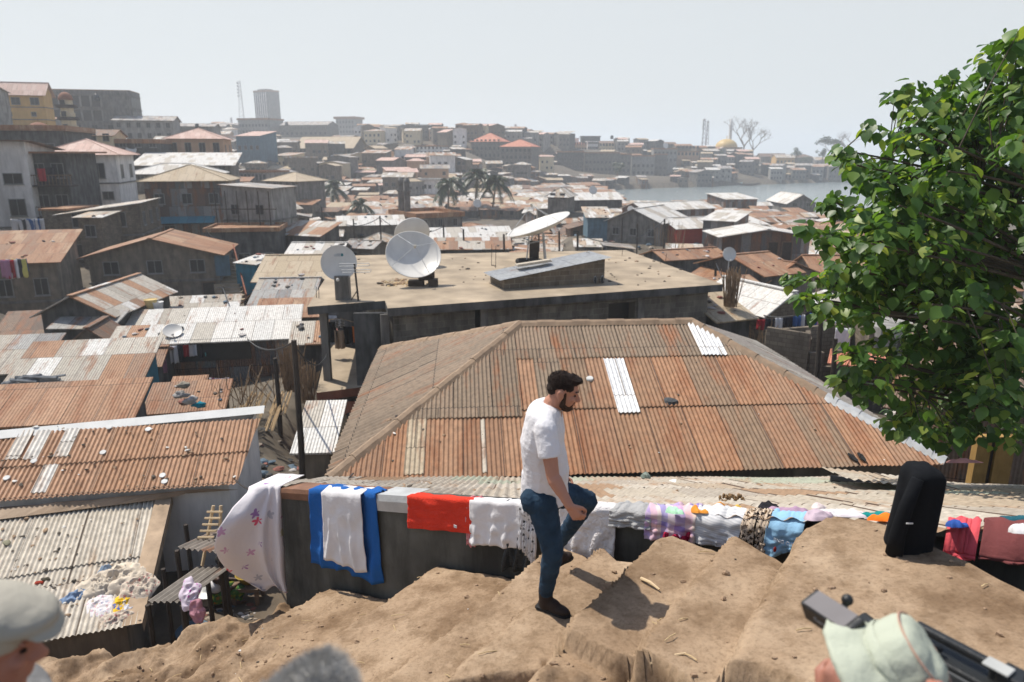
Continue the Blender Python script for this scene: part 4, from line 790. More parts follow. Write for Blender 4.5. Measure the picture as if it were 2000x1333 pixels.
# ---------------------------------------------------------------- the worn earth steps in the foreground
UX, UY = .82, -.57
def zs(s):
    P = [(-14, -7.4), (-8.5, -5.95), (-6.9, -5.45), (-2.26, -3.0), (-1.96, -2.82), (0, -2.15), (4, -.8)]
    for (a, b), (c, d) in zip(P, P[1:]):
        if s <= c: return b + (d - b) * (s - a) / (c - a)
    return P[-1][1]
STEPS = [-14, -12.2, -10.6, -9.1, -7.55, -6.0, -4.37, -2.97, -2.42, -1.9, -1.33, -.83, 1.1, 2.6, 4]
def nearside(x): return 3.85 - .93 * (x - .2) if x > .2 else 3.75 + (x - .2) * .1 if x > -.6 else 3.67 + (-.6 - x) * .35
def step_z(x, y, fine=True):
    wob = .06 * noise.noise(V((x * .7, y * .7, 3.1))) + .022 * noise.noise(V((x * 5, y * 5, 1.1)))
    s = x * UX + y * UY + wob
    z = None; ix = 0
    for a, b in zip(STEPS, STEPS[1:]):
        if a <= s < b:
            za, zb = zs(a + .05), zs(b + .05); f = (s - a) / (b - a); rise = zb - za
            ix = STEPS.index(a); k_ = .14 if b - a < .8 else .42; z = za + rise * k_ * f + rise * (1 - k_) * sstep(1 - .03 / (b - a), 1., f) - .018 * math.exp(-((s - a) / .02) ** 2)
            break
    if z is None: z = zs(s)
    if fine:
        q = nearside(x) - y + .07 * noise.noise(V((x * 2.6, y * 2.6, 9.))) + .22 * (((ix * 7) % 5) / 4 - .5)
        if q > 0:
            z -= .15 * sstep(0., .025, q) * (1 if x > -.4 else .45)
            mk_ = sstep(-.15, .25, noise.noise(V((x * 1.6, y * 1.6, 21.)))) * (1 if x > -.3 else .5)
            z -= .20 * mk_ * math.exp(-((q - .07) / .07) ** 2)
            rg = sstep(0, .25, q) * (1 if x > -.5 else .55)
            z += rg * (.10 * noise.noise(V((x * 3, y * 3, 4.))) + .05 * noise.noise(V((x * 8, y * 8, 4.))) + .03 * abs(noise.noise(V((x * 17, y * 17, 2.)))))
        if x < -1.9:
            k = sstep(-1.9, -3.2, x); z += k * (.12 * (.5 - abs(noise.noise(V((x * 1.7, y * 2.4, 17.)))) * 2.2) + .14 * noise.noise(V((x * 2.1, y * 2.1, 7.))) + .07 * noise.noise(V((x * 5.3, y * 5.3, 3.))) + .035 * abs(noise.noise(V((x * 11, y * 11, 8.)))) + .02 * noise.noise(V((x * 21, y * 21, 8.))))
        z += .010 * noise.noise(V((x * 3, y * 3, 0))) + .006 * noise.noise(V((x * 8, y * 8, 0))) + .006 * noise.noise(V((x * 14, y * 14, 5))) + .005 * noise.noise(V((x * 35, y * 35, 5)))
    return z
WL, WR = V((-2.87, 8.0, -3.95)), V((1.23, 5.2, -2.8)); WD = (WR - WL); WDX = WD.xy.normalized()
WN = V((-WDX.y, WDX.x, 0)) * -1           # horizontal normal of the wall's near face
def bnd(x):
    P = [(-9, 8.2), (-7.06, 7.95), (-5.9, 7.84), (-5.16, 7.76), (-4.65, 7.75), (-4.05, 7.55), (-3.55, 7.7), (-3.06, 7.78), (-2.8, 7.93), (-.3, 6.2), (.3, 5.78), (.62, 5.48), (.80, 4.98), (1.02, 4.84), (1.2, 4.88), (1.41, 4.66), (1.56, 4.56), (1.76, 4.14), (1.96, 4.33), (2.15, 4.46), (2.45, 4.2), (2.62, 3.75), (2.75, 3.3), (3.1, 2.6), (3.6, 1.9)]
    for (a, b), (c, d) in zip(P, P[1:]):
        if x <= c: y = b + (d - b) * (x - a) / (c - a); break
    else: y = P[-1][1]
    k = 1 if x < .4 or x > 2.3 else .3
    return y + k * .09 * noise.noise(V((x * 2.3, 0, 1.))) + k * .05 * noise.noise(V((x * 6, 0, 2.))) - (.04 if -2.8 < x < 2.19 else 0)
m = MB(); nx, ny = 440, 250
for i in range(nx + 1):
    x = -8. + 11.5 * i / nx; b = bnd(x)
    for j in range(ny + 1):
        t = j / ny; y = .3 + (b - .3) * t; m.v.append((x, y, step_z(x, y)))
    for k, (dy, dz) in enumerate(((.0, -.12), (-.06, -.5), (.05, -1.2), (.3, -3.), (.8, -7))):
        m.v.append((x, b + dy + .05 * noise.noise(V((x * 4, k, 0))), step_z(x, b) + dz))
R_ = ny + 6
for i in range(nx):
    for j in range(R_ - 1): m.f.append([i * R_ + j, (i + 1) * R_ + j, (i + 1) * R_ + j + 1, i * R_ + j + 1]); m.m.append(0)
def dirt():
    mm, n, l, b = nt('dry trodden earth'); tc = N(n, 'ShaderNodeTexCoord'); out = None
    a = N(n, 'ShaderNodeTexNoise', i_Scale=1.1, i_Detail=9., i_Roughness=.6); l.new(tc.outputs['Object'], a.inputs['Vector'])
    r = ramp(n, [(.3, (.20, .135, .085)), (.5, (.295, .212, .14)), (.7, (.385, .29, .20))]); l.new(a.outputs[0], r.inputs[0])
    g = N(n, 'ShaderNodeTexNoise', i_Scale=34., i_Detail=9., i_Roughness=.8); l.new(tc.outputs['Object'], g.inputs['Vector'])
    gr = ramp(n, [(.32, (.62, .60, .58)), (.5, (1, 1, 1)), (.72, (1.18, 1.18, 1.18))]); l.new(g.outputs[0], gr.inputs[0])
    x = N(n, 'ShaderNodeMix', data_type='RGBA', blend_type='MULTIPLY'); x.inputs[0].default_value = 1; l.new(r.outputs[0], x.inputs[6]); l.new(gr.outputs[0], x.inputs[7])
    p2 = N(n, 'ShaderNodeTexNoise', i_Scale=2.6, i_Detail=10., i_Roughness=.7); l.new(tc.outputs['Object'], p2.inputs['Vector']); pr = ramp(n, [(.40, (.68, .64, .60)), (.56, (1.06, 1.06, 1.06))]); l.new(p2.outputs[0], pr.inputs[0])
    x2 = N(n, 'ShaderNodeMix', data_type='RGBA', blend_type='MULTIPLY'); x2.inputs[0].default_value = 1; l.new(x.outputs[2], x2.inputs[6]); l.new(pr.outputs[0], x2.inputs[7])
    l.new(x2.outputs[2], b.inputs['Base Color']); b.inputs['Roughness'].default_value = 1; b.inputs['Specular IOR Level'].default_value = .1
    h = N(n, 'ShaderNodeTexNoise', i_Scale=17., i_Detail=10., i_Roughness=.8); l.new(tc.outputs['Object'], h.inputs['Vector'])
    bp = N(n, 'ShaderNodeBump', i_Strength=.45, i_Distance=.02); l.new(h.outputs[0], bp.inputs['Height']); l.new(bp.outputs[0], b.inputs['Normal']); return mm
tag(m.build('ground_steps', dirt(), smooth=True), kind='structure')
# clods, straw and scraps on the steps
m = MB(); q = random.Random(3)
dm_ = [plain('earth clod', (.29, .20, .13), bump=.3, scale=20), plain('dry straw', (.48, .36, .2), bump=0), plain('paper scrap', (.62, .6, .56), bump=0), plain('dark pebble', (.09, .075, .06), bump=0)]
for i in range(2300):
    x = q.uniform(-5, 3); y = q.uniform(1.3, 7)
    if y > bnd(x) - .05: continue
    rough = nearside(x) - y; 
    if rough < 0 and x > -1.9 and q.random() < .62: continue
    s = abs(q.gauss(0, .008)) + .004; mi = q.choices([0, 1, 2, 3], [10, 1.8, .3, .5])[0]
    if rough > 0 and q.random() < .1: s *= 1.7
    if mi == 1:
        a = q.random() * 6.28; l = q.uniform(.03, .13); d = V((math.cos(a), math.sin(a), q.uniform(-.1, .1))) * l; p = V((x, y, step_z(x, y) + .012)); m.tube([p, p + d * .5 + V((0, 0, .006)), p + d], .0035, 5, 1)
    else: m.lump((x, y, step_z(x, y) + s * .3), (s * q.uniform(.8, 1.6), s, s * .7), i, 6, .6, mi=mi)
tag(m.build('gravel', dm_), kind='stuff')
def stick(px, py, qx, qy, r, label, z=None):
    a, b = [min((D(u, v, yy) for yy in [1.5 + k * .02 for k in range(320)]), key=lambda p: abs(p.z - step_z(p.x, p.y) - .02)) for u, v in ((px, py), (qx, qy))]
    tag(MB().tube([a, a.lerp(b, .5) + V((0, 0, .012)), b], [r, r * .9, r * .6], 6).build('stick', plain('pale dry stick', (.55, .42, .26), bump=0), org=a), label, 'stick')
stick(1252, 1130, 1288, 1152, .011, 'pale dry stick on the step right of the shadow'); stick(1182, 1138, 1216, 1142, .005, 'thin straw stalk lying in the shadow'); stick(1270, 1296, 1340, 1276, .008, 'crooked pale root by the dark hole in the steps'); stick(872, 1309, 905, 1301, .006, 'short pale stick right of the furry microphone')
# ---------------------------------------------------------------- wall with laundry, and the lean-to roof behind it
def wpt(t, up=0., out=0.):
    """point on the top edge of the wall's near face; t in metres along it from the left end"""
    L_ = WD.xy.length; p = WL + WD * (t / L_) if t < L_ else WR + V((WDX.x, WDX.y, .10 / 1)) * (t - L_)
    if t >= L_: p.z = WR.z + .18 * (t - L_)
    return p + WN * out + V((0, 0, up))
def wt(px):
    lo, hi = -1.5, 9.
    for _ in range(40):
        md = (lo + hi) / 2
        if proj(wpt(md))[0] < px: lo = md
        else: hi = md
    return lo
m = MB(); A_, B_ = 0., 9.; th = .22
for i in range(36):
    t0, t1 = A_ + (B_ - A_) * i / 36, A_ + (B_ - A_) * (i + 1) / 36; a, b = wpt(t0, -.03), wpt(t1, -.03); c, d = b - WN * th, a - WN * th
    f = lambda p: V((p.x, p.y, -10.))
    m.quad(f(a), f(b), b, a); m.quad(a, b, c, d); m.quad(f(c), f(d), d, c)
    if i == 0: m.quad(f(d), f(a), a, d)
wall = thing('garden_wall', 'dark mildewed wall with laundry draped over its top', 'wall', WL)
m.build('wall_body', plain('black mildewed plaster', (.085, .085, .075), var=.5, scale=1.6, dark=.6, bump=.4), wall, world=True)
def cap(t0, t1, mat, w0=.10, w1=.12, up=.012, name='cap_sheet'):
    m = MB()
    for i in range(12):
        a, b = t0 + (t1 - t0) * i / 12, t0 + (t1 - t0) * (i + 1) / 12
        pr = [(.02 + .004, -w1), (.03, -w1 * .3), (.012, up), (-th - w0, up - .05)]
        for (o1, u1), (o2, u2) in zip(pr, pr[1:]): m.quad(wpt(a, u1, o1), wpt(b, u1, o1), wpt(b, u2, o2), wpt(a, u2, o2))
    return m.build(name, mat, wall, world=True, smooth=False)
cap(wt(548), wt(732), plain('rusty brown flashing', (.17, .085, .05), var=.4, scale=6, rough=.6)); cap(wt(732) + .01, wt(800), M('steel'), w1=.17, up=.02)
# lean-to roof: plane from the wall top down to the eave of the hip roofed house
LZ = lambda y: -6.02 + .437 * (12.62 - y)
O = V((0, 0, LZ(0))); Uv = V((1, 0, 0)); Vv = V((0, 1, -.437)).normalized(); vl = Vv.y
def lo_(u):
    best = None; y = 8.0 - .683 * (u + 2.87)
    if u > 2.6: y = 8.0 - .683 * (2.6 + 2.87) - .62 * (u - 2.6)
    if u < -2.87: y = 8.0 + (-2.87 - u) * 2
    return (y + .26 - .30 * sstep(.9, 1.6, u)) / vl
lean = thing('lean_to_roof', 'patched lean-to roof of pale and rusty sheets behind the laundry wall', 'roof', (0, 10, LZ(10)))
m = MB(); ymx = 12.9 / vl
flipV = -Vv
O2 = O + Vv * ymx
corr(m, O2, Uv, flipV, -3.6, 7.3, lambda u: 0., lambda u: ymx - lo_(u), ((0, 1.55), (1.5, 3.1), (3.05, 4.6), (4.55, 6.1), (6.05, 7.7), (7.65, 9.6)), lam=.11, amp=.014, lift=.02, sag=.05)
m.build('sheet_roof', tin('lean-to sheets', [(.38, .345, .29), (.43, .395, .34), (.36, .30, .23), (.34, .305, .26), (.30, .20, .125), (.44, .405, .35), (.39, .35, .29), (.33, .36, .29)], .25, bump=False, rh=1.55, rcol=(.33, .22, .14)), lean, world=True)
m = MB(); m.quad((-3.55, 12.7, -9), wpt(0, -8, -.25), wpt(0, -.06, -.25), (-3.55, 12.7, LZ(12.7) - .04)); m.quad((-3.55, 12.7, -9.5), (7, 12.7, -9.5), (7, 12.7, LZ(12.7) - .05), (-3.55, 12.7, LZ(12.7) - .05)); m.build('side_wall', Wm('dark'), lean, world=True)
# upper right sheet roof
m = MB(); corr(m, V((5.1, 10.9, -5.02)), V((.94, -.34, .02)).normalized(), V((-.30, -.88, .36)).normalized(), 0, 6, lambda u: 0, lambda u: 3.0, ((0, 1.6), (1.55, 3.0)), lam=.11, amp=.014, lift=.02)
ur = thing('sheet_roof', 'pale sheet roof with leaves and rags at the right behind the black clothing', 'roof', (6, 10, -5)); m.build('sheet', tin('lean-to sheets', [], 0), ur, world=True)
m = MB(); m.box((0, -.1, -3.2), (5, .1, -.06), rot=Matrix.Rotation(-.35, 3, 'Z'), c=(5.2, 10.75, -5.05)); m.build('support_wall', Wm('dark'), ur, world=True)
# ---------------------------------------------------------------- hip roofed house
E0 = V((-3.57, 12.76, -6.08)); EU = V((12.39, .84, 0)).normalized(); EN = V((-EU.y, EU.x, 0)); EL, ED, ER, rl, rr = 12.42, 9.7, 1.88, 4.1, 3.82
hh = thing('hip_roofed_house', 'house with a large rust brown hipped corrugated roof in the centre', 'house', E0); hipm = tin('hip roof sheets', [(.29, .165, .095), (.33, .19, .11), (.27, .15, .085), (.32, .17, .09), (.22, .145, .09), (.28, .16, .09)], .38, bump=False, rh=2.0, bw=.8)
greym = tin('old brown sheets', [(.215, .16, .11), (.19, .14, .095), (.24, .175, .12)], .25, bump=False)
sl_ = math.hypot(ED / 2, ER); Vf = (EN * (ED / 2) + V((0, 0, ER))).normalized(); hf = lambda u: sl_ * min(1, u / rl, (EL - u) / rr)
def face(name, O, U, Vv, u1, hi, courses, mat, **k):
    m = MB(); corr(m, O, U, Vv, 0, u1, lambda u: 0, hi, courses, **k); return m.build(name, mat, hh, world=True)
m = MB(); corr(m, E0, EU, Vf, 0, EL, lambda u: -.12, hf, ((-.12, 1.9), (1.84, 3.75)), lam=.095, amp=.015, lift=.022); m.build('front_slope', hipm, hh, world=True)
m = MB(); corr(m, E0, EU, Vf, 0, EL, lambda u: -.12, hf, ((3.68, 5.4),), lam=.095, amp=.015, lift=.022); m.build('upper_slope', greym, hh, world=True)
def patch(u0, u1, v0, v1, mat, name='roof_sheet', up=.022):
    m = MB(); corr(m, E0 + (EU.cross(Vf)) * up, EU, Vf, u0, u1, lambda u: v0, lambda u: min(v1, hf(u) - .03), ((v0, v1),), lam=.095, amp=.015, lift=.02); m.build(name, mat, hh, world=True)
def uv_at(px, py):
    n = EU.cross(Vf); d = ray(px, py); t = E0.dot(n) / d.dot(n); p = d * t - E0; return p.dot(EU), p.dot(Vf)
new = tin('new zinc sheets', [(.74, .76, .77), (.70, .72, .74)], .0, bump=False)
for (a, b, c, d) in ((1178, 702, 1250, 808), (1342, 632, 1440, 695)):
    u0, v1 = uv_at(a, b); u1, v0 = uv_at((c if a < 1300 else 1420), d); patch(u0, u1, v0, v1, new)
for (a, b, c, d, mt) in ((797, 820, 828, 930, tin('bleached sheet', [(.42, .35, .25), (.48, .42, .33)], .4, bump=False)), (938, 820, 952, 930, tin('beige sheets', [(.46, .42, .35)], .15, bump=False)), (1040, 700, 1110, 800, greym), (1245, 700, 1275, 805, greym), (1340, 695, 1385, 800, greym), (700, 700, 1020, 815, greym)):
    u0, v1 = uv_at(a, b); u1, v0 = uv_at(c, d); patch(max(.3, u0), u1, max(.0, v0), v1, mt, up=.014)
# left hip
Vl = (EU * rl + V((0, 0, ER))).normalized(); ll = math.hypot(rl, ER)
m = MB(); corr(m, E0 + EN * ED, -EN, Vl, 0, ED, lambda u: -.1, lambda u: ll * min(1, u / (ED / 2), (ED - u) / (ED / 2)), ((-.1, 1.7), (1.65, 3.3), (3.25, 5)), lam=.21, amp=.028, lift=.03); m.build('left_slope', greym, hh, world=True)
Vr = (-EU * rr + V((0, 0, ER))).normalized(); lr = math.hypot(rr, ER)
m = MB(); corr(m, E0 + EU * EL, EN, Vr, 0, ED, lambda u: -.1, lambda u: lr * min(1, u / (ED / 2), (ED - u) / (ED / 2)), ((-.1, 1.7), (1.65, 3.3), (3.25, 5)), lam=.21, amp=.026, lift=.03); m.build('right_slope', tin('right hip sheets', [PALE2, (.38, .34, .3), PALE], .2, bump=False), hh, world=True)
m = MB(); corr(m, E0 + EU * EL + EN * ED, -EU, (-EN * (ED / 2) + V((0, 0, ER))).normalized(), 0, EL, lambda u: -.1, lambda u: sl_ * min(1, u / rr, (EL - u) / rl), ((-.1, 2.6), (2.55, 5.4)), lam=.19, amp=.015); m.build('back_slope', greym, hh, world=True)
RA, RB = E0 + EU * rl + EN * ED / 2 + V((0, 0, ER)), E0 + EU * (EL - rr) + EN * ED / 2 + V((0, 0, ER))
def ridge(a, b, mat, w=.17):
    a, b = V(a), V(b); d = (b - a).normalized(); s = d.cross(V((0, 0, 1))).normalized(); m = MB(); n = 10
    for i in range(n):
        p, q_ = a.lerp(b, i / n), a.lerp(b, (i + 1) / n); k = .015 * (i % 2)
        P = [(-w, -.05), (-w * .5, .03 + k), (0, .065 + k), (w * .5, .03 + k), (w, -.05)]
        for (x0, z0), (x1, z1) in zip(P, P[1:]): m.quad(p + s * x0 + V((0, 0, z0)), q_ + s * x0 + V((0, 0, z0)), q_ + s * x1 + V((0, 0, z1)), p + s * x1 + V((0, 0, z1)))
    m.build('ridge_cap', mat, hh, world=True)
rcm = plain('ridge flashing', (.25, .175, .115), var=.25, scale=5, rough=.6); zn = M('steel')
ridge(RA, RB, rcm); ridge(E0, RA, rcm); ridge(E0 + EN * ED, RA, rcm); ridge(RB.lerp(E0 + EU * EL, .62), RB, rcm); ridge(E0 + EU * (EL + .1), RB.lerp(E0 + EU * EL, .6), zn, .2)
m = MB(); a, b, c, d = E0 + EU * .4 + EN * .4, E0 + EU * (EL - .4) + EN * .4, E0 + EU * (EL - .4) + EN * (ED - .4), E0 + EU * .4 + EN * (ED - .4)
for p, r_ in ((a, b), (b, c), (c, d), (d, a)): m.quad(p - V((0, 0, 6)), r_ - V((0, 0, 6)), r_ - V((0, 0, .05)), p - V((0, 0, .05)))
m.build('wall', Wm('earth'), hh, world=True)
def on_hip(px, py, up=.03):
    u, v = uv_at(px, py); return E0 + EU * u + Vf * v + EU.cross(Vf) * up
def on_plane(px, py, p0, n): d = ray(px, py); return d * (V(p0).dot(n) / d.dot(n))
LN = Uv.cross(Vv)
def on_lean(px, py, up=.03): return on_plane(px, py, O, LN) + LN * up
for px, py, lb in ((1152, 742, 'white lid lying on the rust brown hip roof right of the man'),):
    p = on_hip(px, py); tag(MB().lathe([(.001, .03), (.07, .03), (.085, .01), (.085, -.02), (.001, -.02)], 16, Matrix.Translation(p) @ Vf.to_track_quat('Y', 'Z').to_matrix().to_4x4()).build('lid', plain('white plastic', (.6, .6, .58), bump=0), org=None), lb, 'lid')
p = on_hip(1310, 786); tag(MB().lump(p, (.16, .12, .04), 3, 9, .5, rot=Matrix.Rotation(.36, 3, 'X')).build('rag', plain('dark grey rag', (.06, .065, .07))), 'dark grey rag on the hip roof right of the new zinc sheet', 'rag')
def sandal(p, yaw, label, tilt=.3):
    r = thing('sandal', label, 'sandal', p, yaw, 'sandals on the roof edge'); m = MB(); P = []
    for k in range(18):
        a = 6.283 * k / 18; x = .135 * math.cos(a); w = .048 - .010 * math.cos(a) * (1 if math.cos(a) < 0 else -.4); P.append((x, w * math.sin(a)))
    rt = Matrix.Rotation(-tilt, 3, 'Y'); n = len(P)
    m.add([rt @ V((x, y, .0)) for x, y in P] + [rt @ V((x, y, .022)) for x, y in P], [tuple(range(n))[::-1], tuple(range(n, 2 * n))] + [(i, (i + 1) % n, n + (i + 1) % n, n + i) for i in range(n)]); m.build('sole', M('rubber'), r)
    MB().tube([rt @ V((.0, .045, .02)), rt @ V((.04, .03, .05)), rt @ V((.075, 0, .025)), rt @ V((.04, -.03, .05)), rt @ V((.0, -.045, .02))], .007, 5).build('strap', M('black'), r)
sandal(on_hip(1664, 898, .05), 2.0, 'left one of two black sandals at the hip roof eave'); sandal(on_hip(1681, 897, .05), 1.75, 'right one of two black sandals at the hip roof eave')
# scraps on the near roofs
m = MB(); q = random.Random(9)
for i in range(130):
    p = on_lean(q.uniform(760, 1740), q.uniform(928, 962), .01) if i % 3 else on_hip(q.uniform(760, 1800), q.uniform(700, 915), .01)
    if p.y < 4 or p.y > 17: continue
    s = abs(q.gauss(0, .02)) + .008; m.lump(p, (s * q.uniform(.8, 2), s, s * .5), i, 6, .6, mi=q.choice([0, 0, 3, 2]), rot=Matrix.Rotation(q.random() * 6, 3, 'Z'))
for i in range(420):
    p = on_lean(q.uniform(1270, 1660) if i < 190 else q.uniform(1690, 1990), q.gauss(917, 3) if i < 190 else q.gauss(908, 5), .02); s = q.uniform(.012, .035); m.lump(p, (s * 1.6, s, s * .4), i, 6, .6, mi=q.choice([0, 1, 1, 3]), rot=Matrix.Rotation(q.random() * 6, 3, 'Z'))
tag(m.build('dry_leaves', dm_), kind='stuff')
p = on_lean(1425, 980, .03); m = MB()
for i in range(40): m.lump(p + V((q.gauss(0, .06), q.gauss(0, .03), q.gauss(0, .015))), q.uniform(.008, .022), i, 6, .6)
tag(m.build('dead_plant', plain('dead brown stalks', (.22, .14, .07)), org=p), 'clump of dead brown plant on the pale lean-to roof', 'plant')
p = on_lean(1262, 937, .06); tag(MB().lump(p, (.10, .09, .06), 5, 9, .5).build('bag', plain('green grey plastic bag', (.16, .20, .17), rough=.5), org=p), 'small grey green plastic bag on the pale lean-to roof', 'bag')
# ---------------------------------------------------------------- concrete building with the satellite dishes
ZR = -5.03
def zr(px, py, z=ZR): return Z(px, py, z)
cb = thing('concrete_building', 'raw concrete block building with flat dusty roof and pillared porch', 'building', Z(750, 700, -8))
slabP = [zr(600, 600), zr(752, 588), zr(1400, 548), zr(1216, 488), zr(667, 499)]
slabP[1] = slabP[0].lerp(slabP[1], 1.0)
P = [slabP[0], slabP[1], zr(757, 603), zr(1412, 556), zr(1222, 489), zr(664, 500)]
m = MB(); n = len(P)
m.add([(p.x, p.y, ZR - .28) for p in P] + [(p.x, p.y, ZR) for p in P], [tuple(range(n))[::-1]] + [(i, (i + 1) % n, n + (i + 1) % n, n + i) for i in range(n)]); m.build('slab_edge', Wm('dark'), cb, world=True)
m = MB(); m.add([(p.x, p.y, ZR + .004) for p in P], [tuple(range(n))])
dust = plain('dusty screed', (.31, .25, .18), var=.38, scale=.9, bump=.5); m.build('roof_slab', dust, cb, world=True)
dc = (P[3] - P[2]); dc.z = 0; dcl = dc.length; dc.normalize(); dn = V((-dc.y, dc.x, 0))
F0 = P[2] + dn * .45 + dc * .25; FL = dcl - .6
def fpt(px): # distance along the front wall for a photo column
    lo, hi = -2., FL + 2
    for _ in range(40):
        md = (lo + hi) / 2; p = F0 + dc * md; p.z = ZR - 1
        if proj(p)[0] < px: lo = md
        else: hi = md
    return lo
zt, zb = ZR - .28, ZR - 6.2
m = MB()
def fw(a, b, z0, z1, o=0.):
    p, q_ = F0 + dc * a - dn * o, F0 + dc * b - dn * o; m.quad((p.x, p.y, z0), (q_.x, q_.y, z0), (q_.x, q_.y, z1), (p.x, p.y, z1), 0, [(a, z0), (b, z0), (b, z1), (a, z1)])
o1, o2, o3, o4 = fpt(1188), fpt(1240), fpt(928), fpt(946)
fw(0, o3, zb, zt); fw(o3, o4, zb, zt - 1.9 - .3); fw(o4, o1, zb, zt); fw(o1, o2, zb, zt - 1.9); fw(o1, o2, zt - .25, zt); fw(o2, FL, zb, zt)
for a, b in ((o1, .5), (o2, .5), (o3, .4), (o4, .4)):
    p = F0 + dc * a; r_ = p + dn * b; m.quad((p.x, p.y, zb), (r_.x, r_.y, zb), (r_.x, r_.y, zt), (p.x, p.y, zt))
p0, p1 = F0 + dc * FL, F0 + dc * FL + dn * 8.5; m.quad((p0.x, p0.y, zb), (p1.x, p1.y, zb), (p1.x, p1.y, zt), (p0.x, p0.y, zt), 0, [(0, zb), (8.5, zb), (8.5, zt), (0, zt)])
p0, p1 = F0, F0 + dn * 9; m.quad((p1.x, p1.y, zb), (p0.x, p0.y, zb), (p0.x, p0.y, zt), (p1.x, p1.y, zt), 0, [(0, zb), (9, zb), (9, zt), (0, zt)])
m.build('front_wall', blocks('stained block wall', (.185, .172, .148), (.235, .22, .19), .58, .45, .22), cb, world=True)
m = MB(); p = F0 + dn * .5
q_ = p + dc * FL; m.quad((p.x, p.y, zb), (q_.x, q_.y, zb), (q_.x, q_.y, zt), (p.x, p.y, zt)); m.build('interior_shade', M('glass_and_shade'), cb, world=True)  # near-black sheet behind the openings paints the shade indoors
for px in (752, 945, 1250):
    a = fpt(px); m = MB(); p = F0 + dc * a - dn * .06; m.box((-.14, -.02, zb), (.14, .06, zt), rot=Matrix.Rotation(math.atan2(dc.y, dc.x), 3, 'Z'), c=(p.x, p.y, 0)); m.build('column', Wm('conc'), cb, world=True)
# porch on the left: floor, pillars, side wall, clothes line
pz = -7.95; fl = [Z(618, 768, pz), Z(712, 756, pz), Z(735, 690, pz), Z(640, 672, pz)]
m = MB(); m.add([(p.x, p.y, pz - .3) for p in fl] + [(p.x, p.y, pz) for p in fl], [(3, 2, 1, 0), (0, 1, 5, 4), (1, 2, 6, 5), (2, 3, 7, 6), (3, 0, 4, 7)]); m.build('porch_edge', plain('terracotta paint', (.26, .10, .06), dark=.3, scale=2), cb, world=True)
MB().add([(p.x, p.y, pz + .004) for p in fl], [(0, 1, 2, 3)]).build('porch_floor', dust, cb, world=True)
b = Z(641, 742, pz); MB().box((-.13, -.13, 0), (.13, .13, ZR - .28 - pz), c=b).build('pillar', Wm('conc'), cb, world=True)
b = Z(733, 752, pz); MB().box((-.62, -.1, -2.), (.55, .12, ZR - .30 - pz), c=b).build('pier', Wm('dark'), cb, world=True)
m = MB(); a, c = Z(636, 676, pz), Z(735, 692, pz); m.quad((a.x, a.y, -11), (c.x, c.y, -11), (c.x, c.y, ZR - .29), (a.x, a.y, ZR - .29)); 
o = V((.25, 1.2, 0)); m.v = [tuple(V(v) + o) for v in m.v]; m.build('porch_back_wall', Wm('dark'), cb, world=True)
# arcade below the porch
m = MB(); y0 = fl[0].y - .02; x0, x1, xa, xb = fl[0].x, fl[1].x + .6, fl[0].x + .62, fl[1].x + .1; z1 = pz - .3
m.quad((x0, y0, -12.5), (xa, y0, -12.5), (xa, y0, z1), (x0, y0, z1)); k = 12; prev = None
for i in range(k + 1):
    f = i / k; x = xa + (xb - xa) * f; z = z1 - .95 + .55 * math.sin(math.pi * f)
    if prev: m.quad((prev[0], y0, prev[1]), (x, y0, z), (x, y0, z1), (prev[0], y0, z1)); m.quad((prev[0], y0 + .3, prev[1]), (x, y0 + .3, z), (x, y0, z), (prev[0], y0, prev[1]))
    prev = (x, z)
m.quad((xb, y0, -12.5), (x1, y0, -12.5), (x1, y0, z1), (xb, y0, z1)); m.quad((x0, y0 + 3, -12.5), (x0, y0, -12.5), (x0, y0, z1), (x0, y0 + 3, z1)); m.quad((xa, y0, -12.5), (xa, y0 + .3, -12.5), (xa, y0 + .3, z1 - .9), (xa, y0, z1 - .9))
m.build('arcade_wall', plain('terracotta paint', (0, 0, 0)), cb, world=True)
m = MB(); m.box((x0 - .1, y0 - .25, z1 - 2.9), (xa + .3, y0 - .02, z1 - 2.65), 0); m.box((x0, y0 - .15, -12), (xa, y0 - .02, z1 - 2.9), 1); m.build('balustrade', [Wm('cream'), plain('terracotta paint', (0, 0, 0))], cb, world=True)
def frag(c, w, h, mat, label, cat='cloth', nm='hanging_cloth', grp=None, seed=0, amp=.06, yaw=0., taper=0.):
    """washing on a line: a wavy sheet hung from its top edge"""
    m = MB(); n, k = 12, 8; rt = Matrix.Rotation(yaw, 3, 'Z')
    for j in range(k + 1):
        for i in range(n + 1):
            u, v = i / n - .5, j / k; s = 1 - taper * v
            m.v.append(tuple(V(c) + rt @ V((u * w * s, amp * v ** .5 * math.sin(u * 11 + seed) + amp * .7 * noise.noise(V((u * 3, v * 2, seed))), -h * v * (1 + .12 * noise.noise(V((u * 4, 0, seed)))) - .05 * w * (1 - 4 * u * u)))))
    for j in range(k):
        for i in range(n): m.f.append([j * (n + 1) + i, (j + 1) * (n + 1) + i, (j + 1) * (n + 1) + i + 1, j * (n + 1) + i + 1]); m.m.append(0)
    o = m.build(nm, mat, smooth=True, org=c); sd = o.modifiers.new('thick', 'SOLIDIFY'); sd.thickness = .012; return tag(o, label, cat, grp)
def cloth(name, col, var=.10, bump=.22, scale=4.): return plain(name, col, rough=.95, var=var, scale=scale, bump=bump, spec=.1)
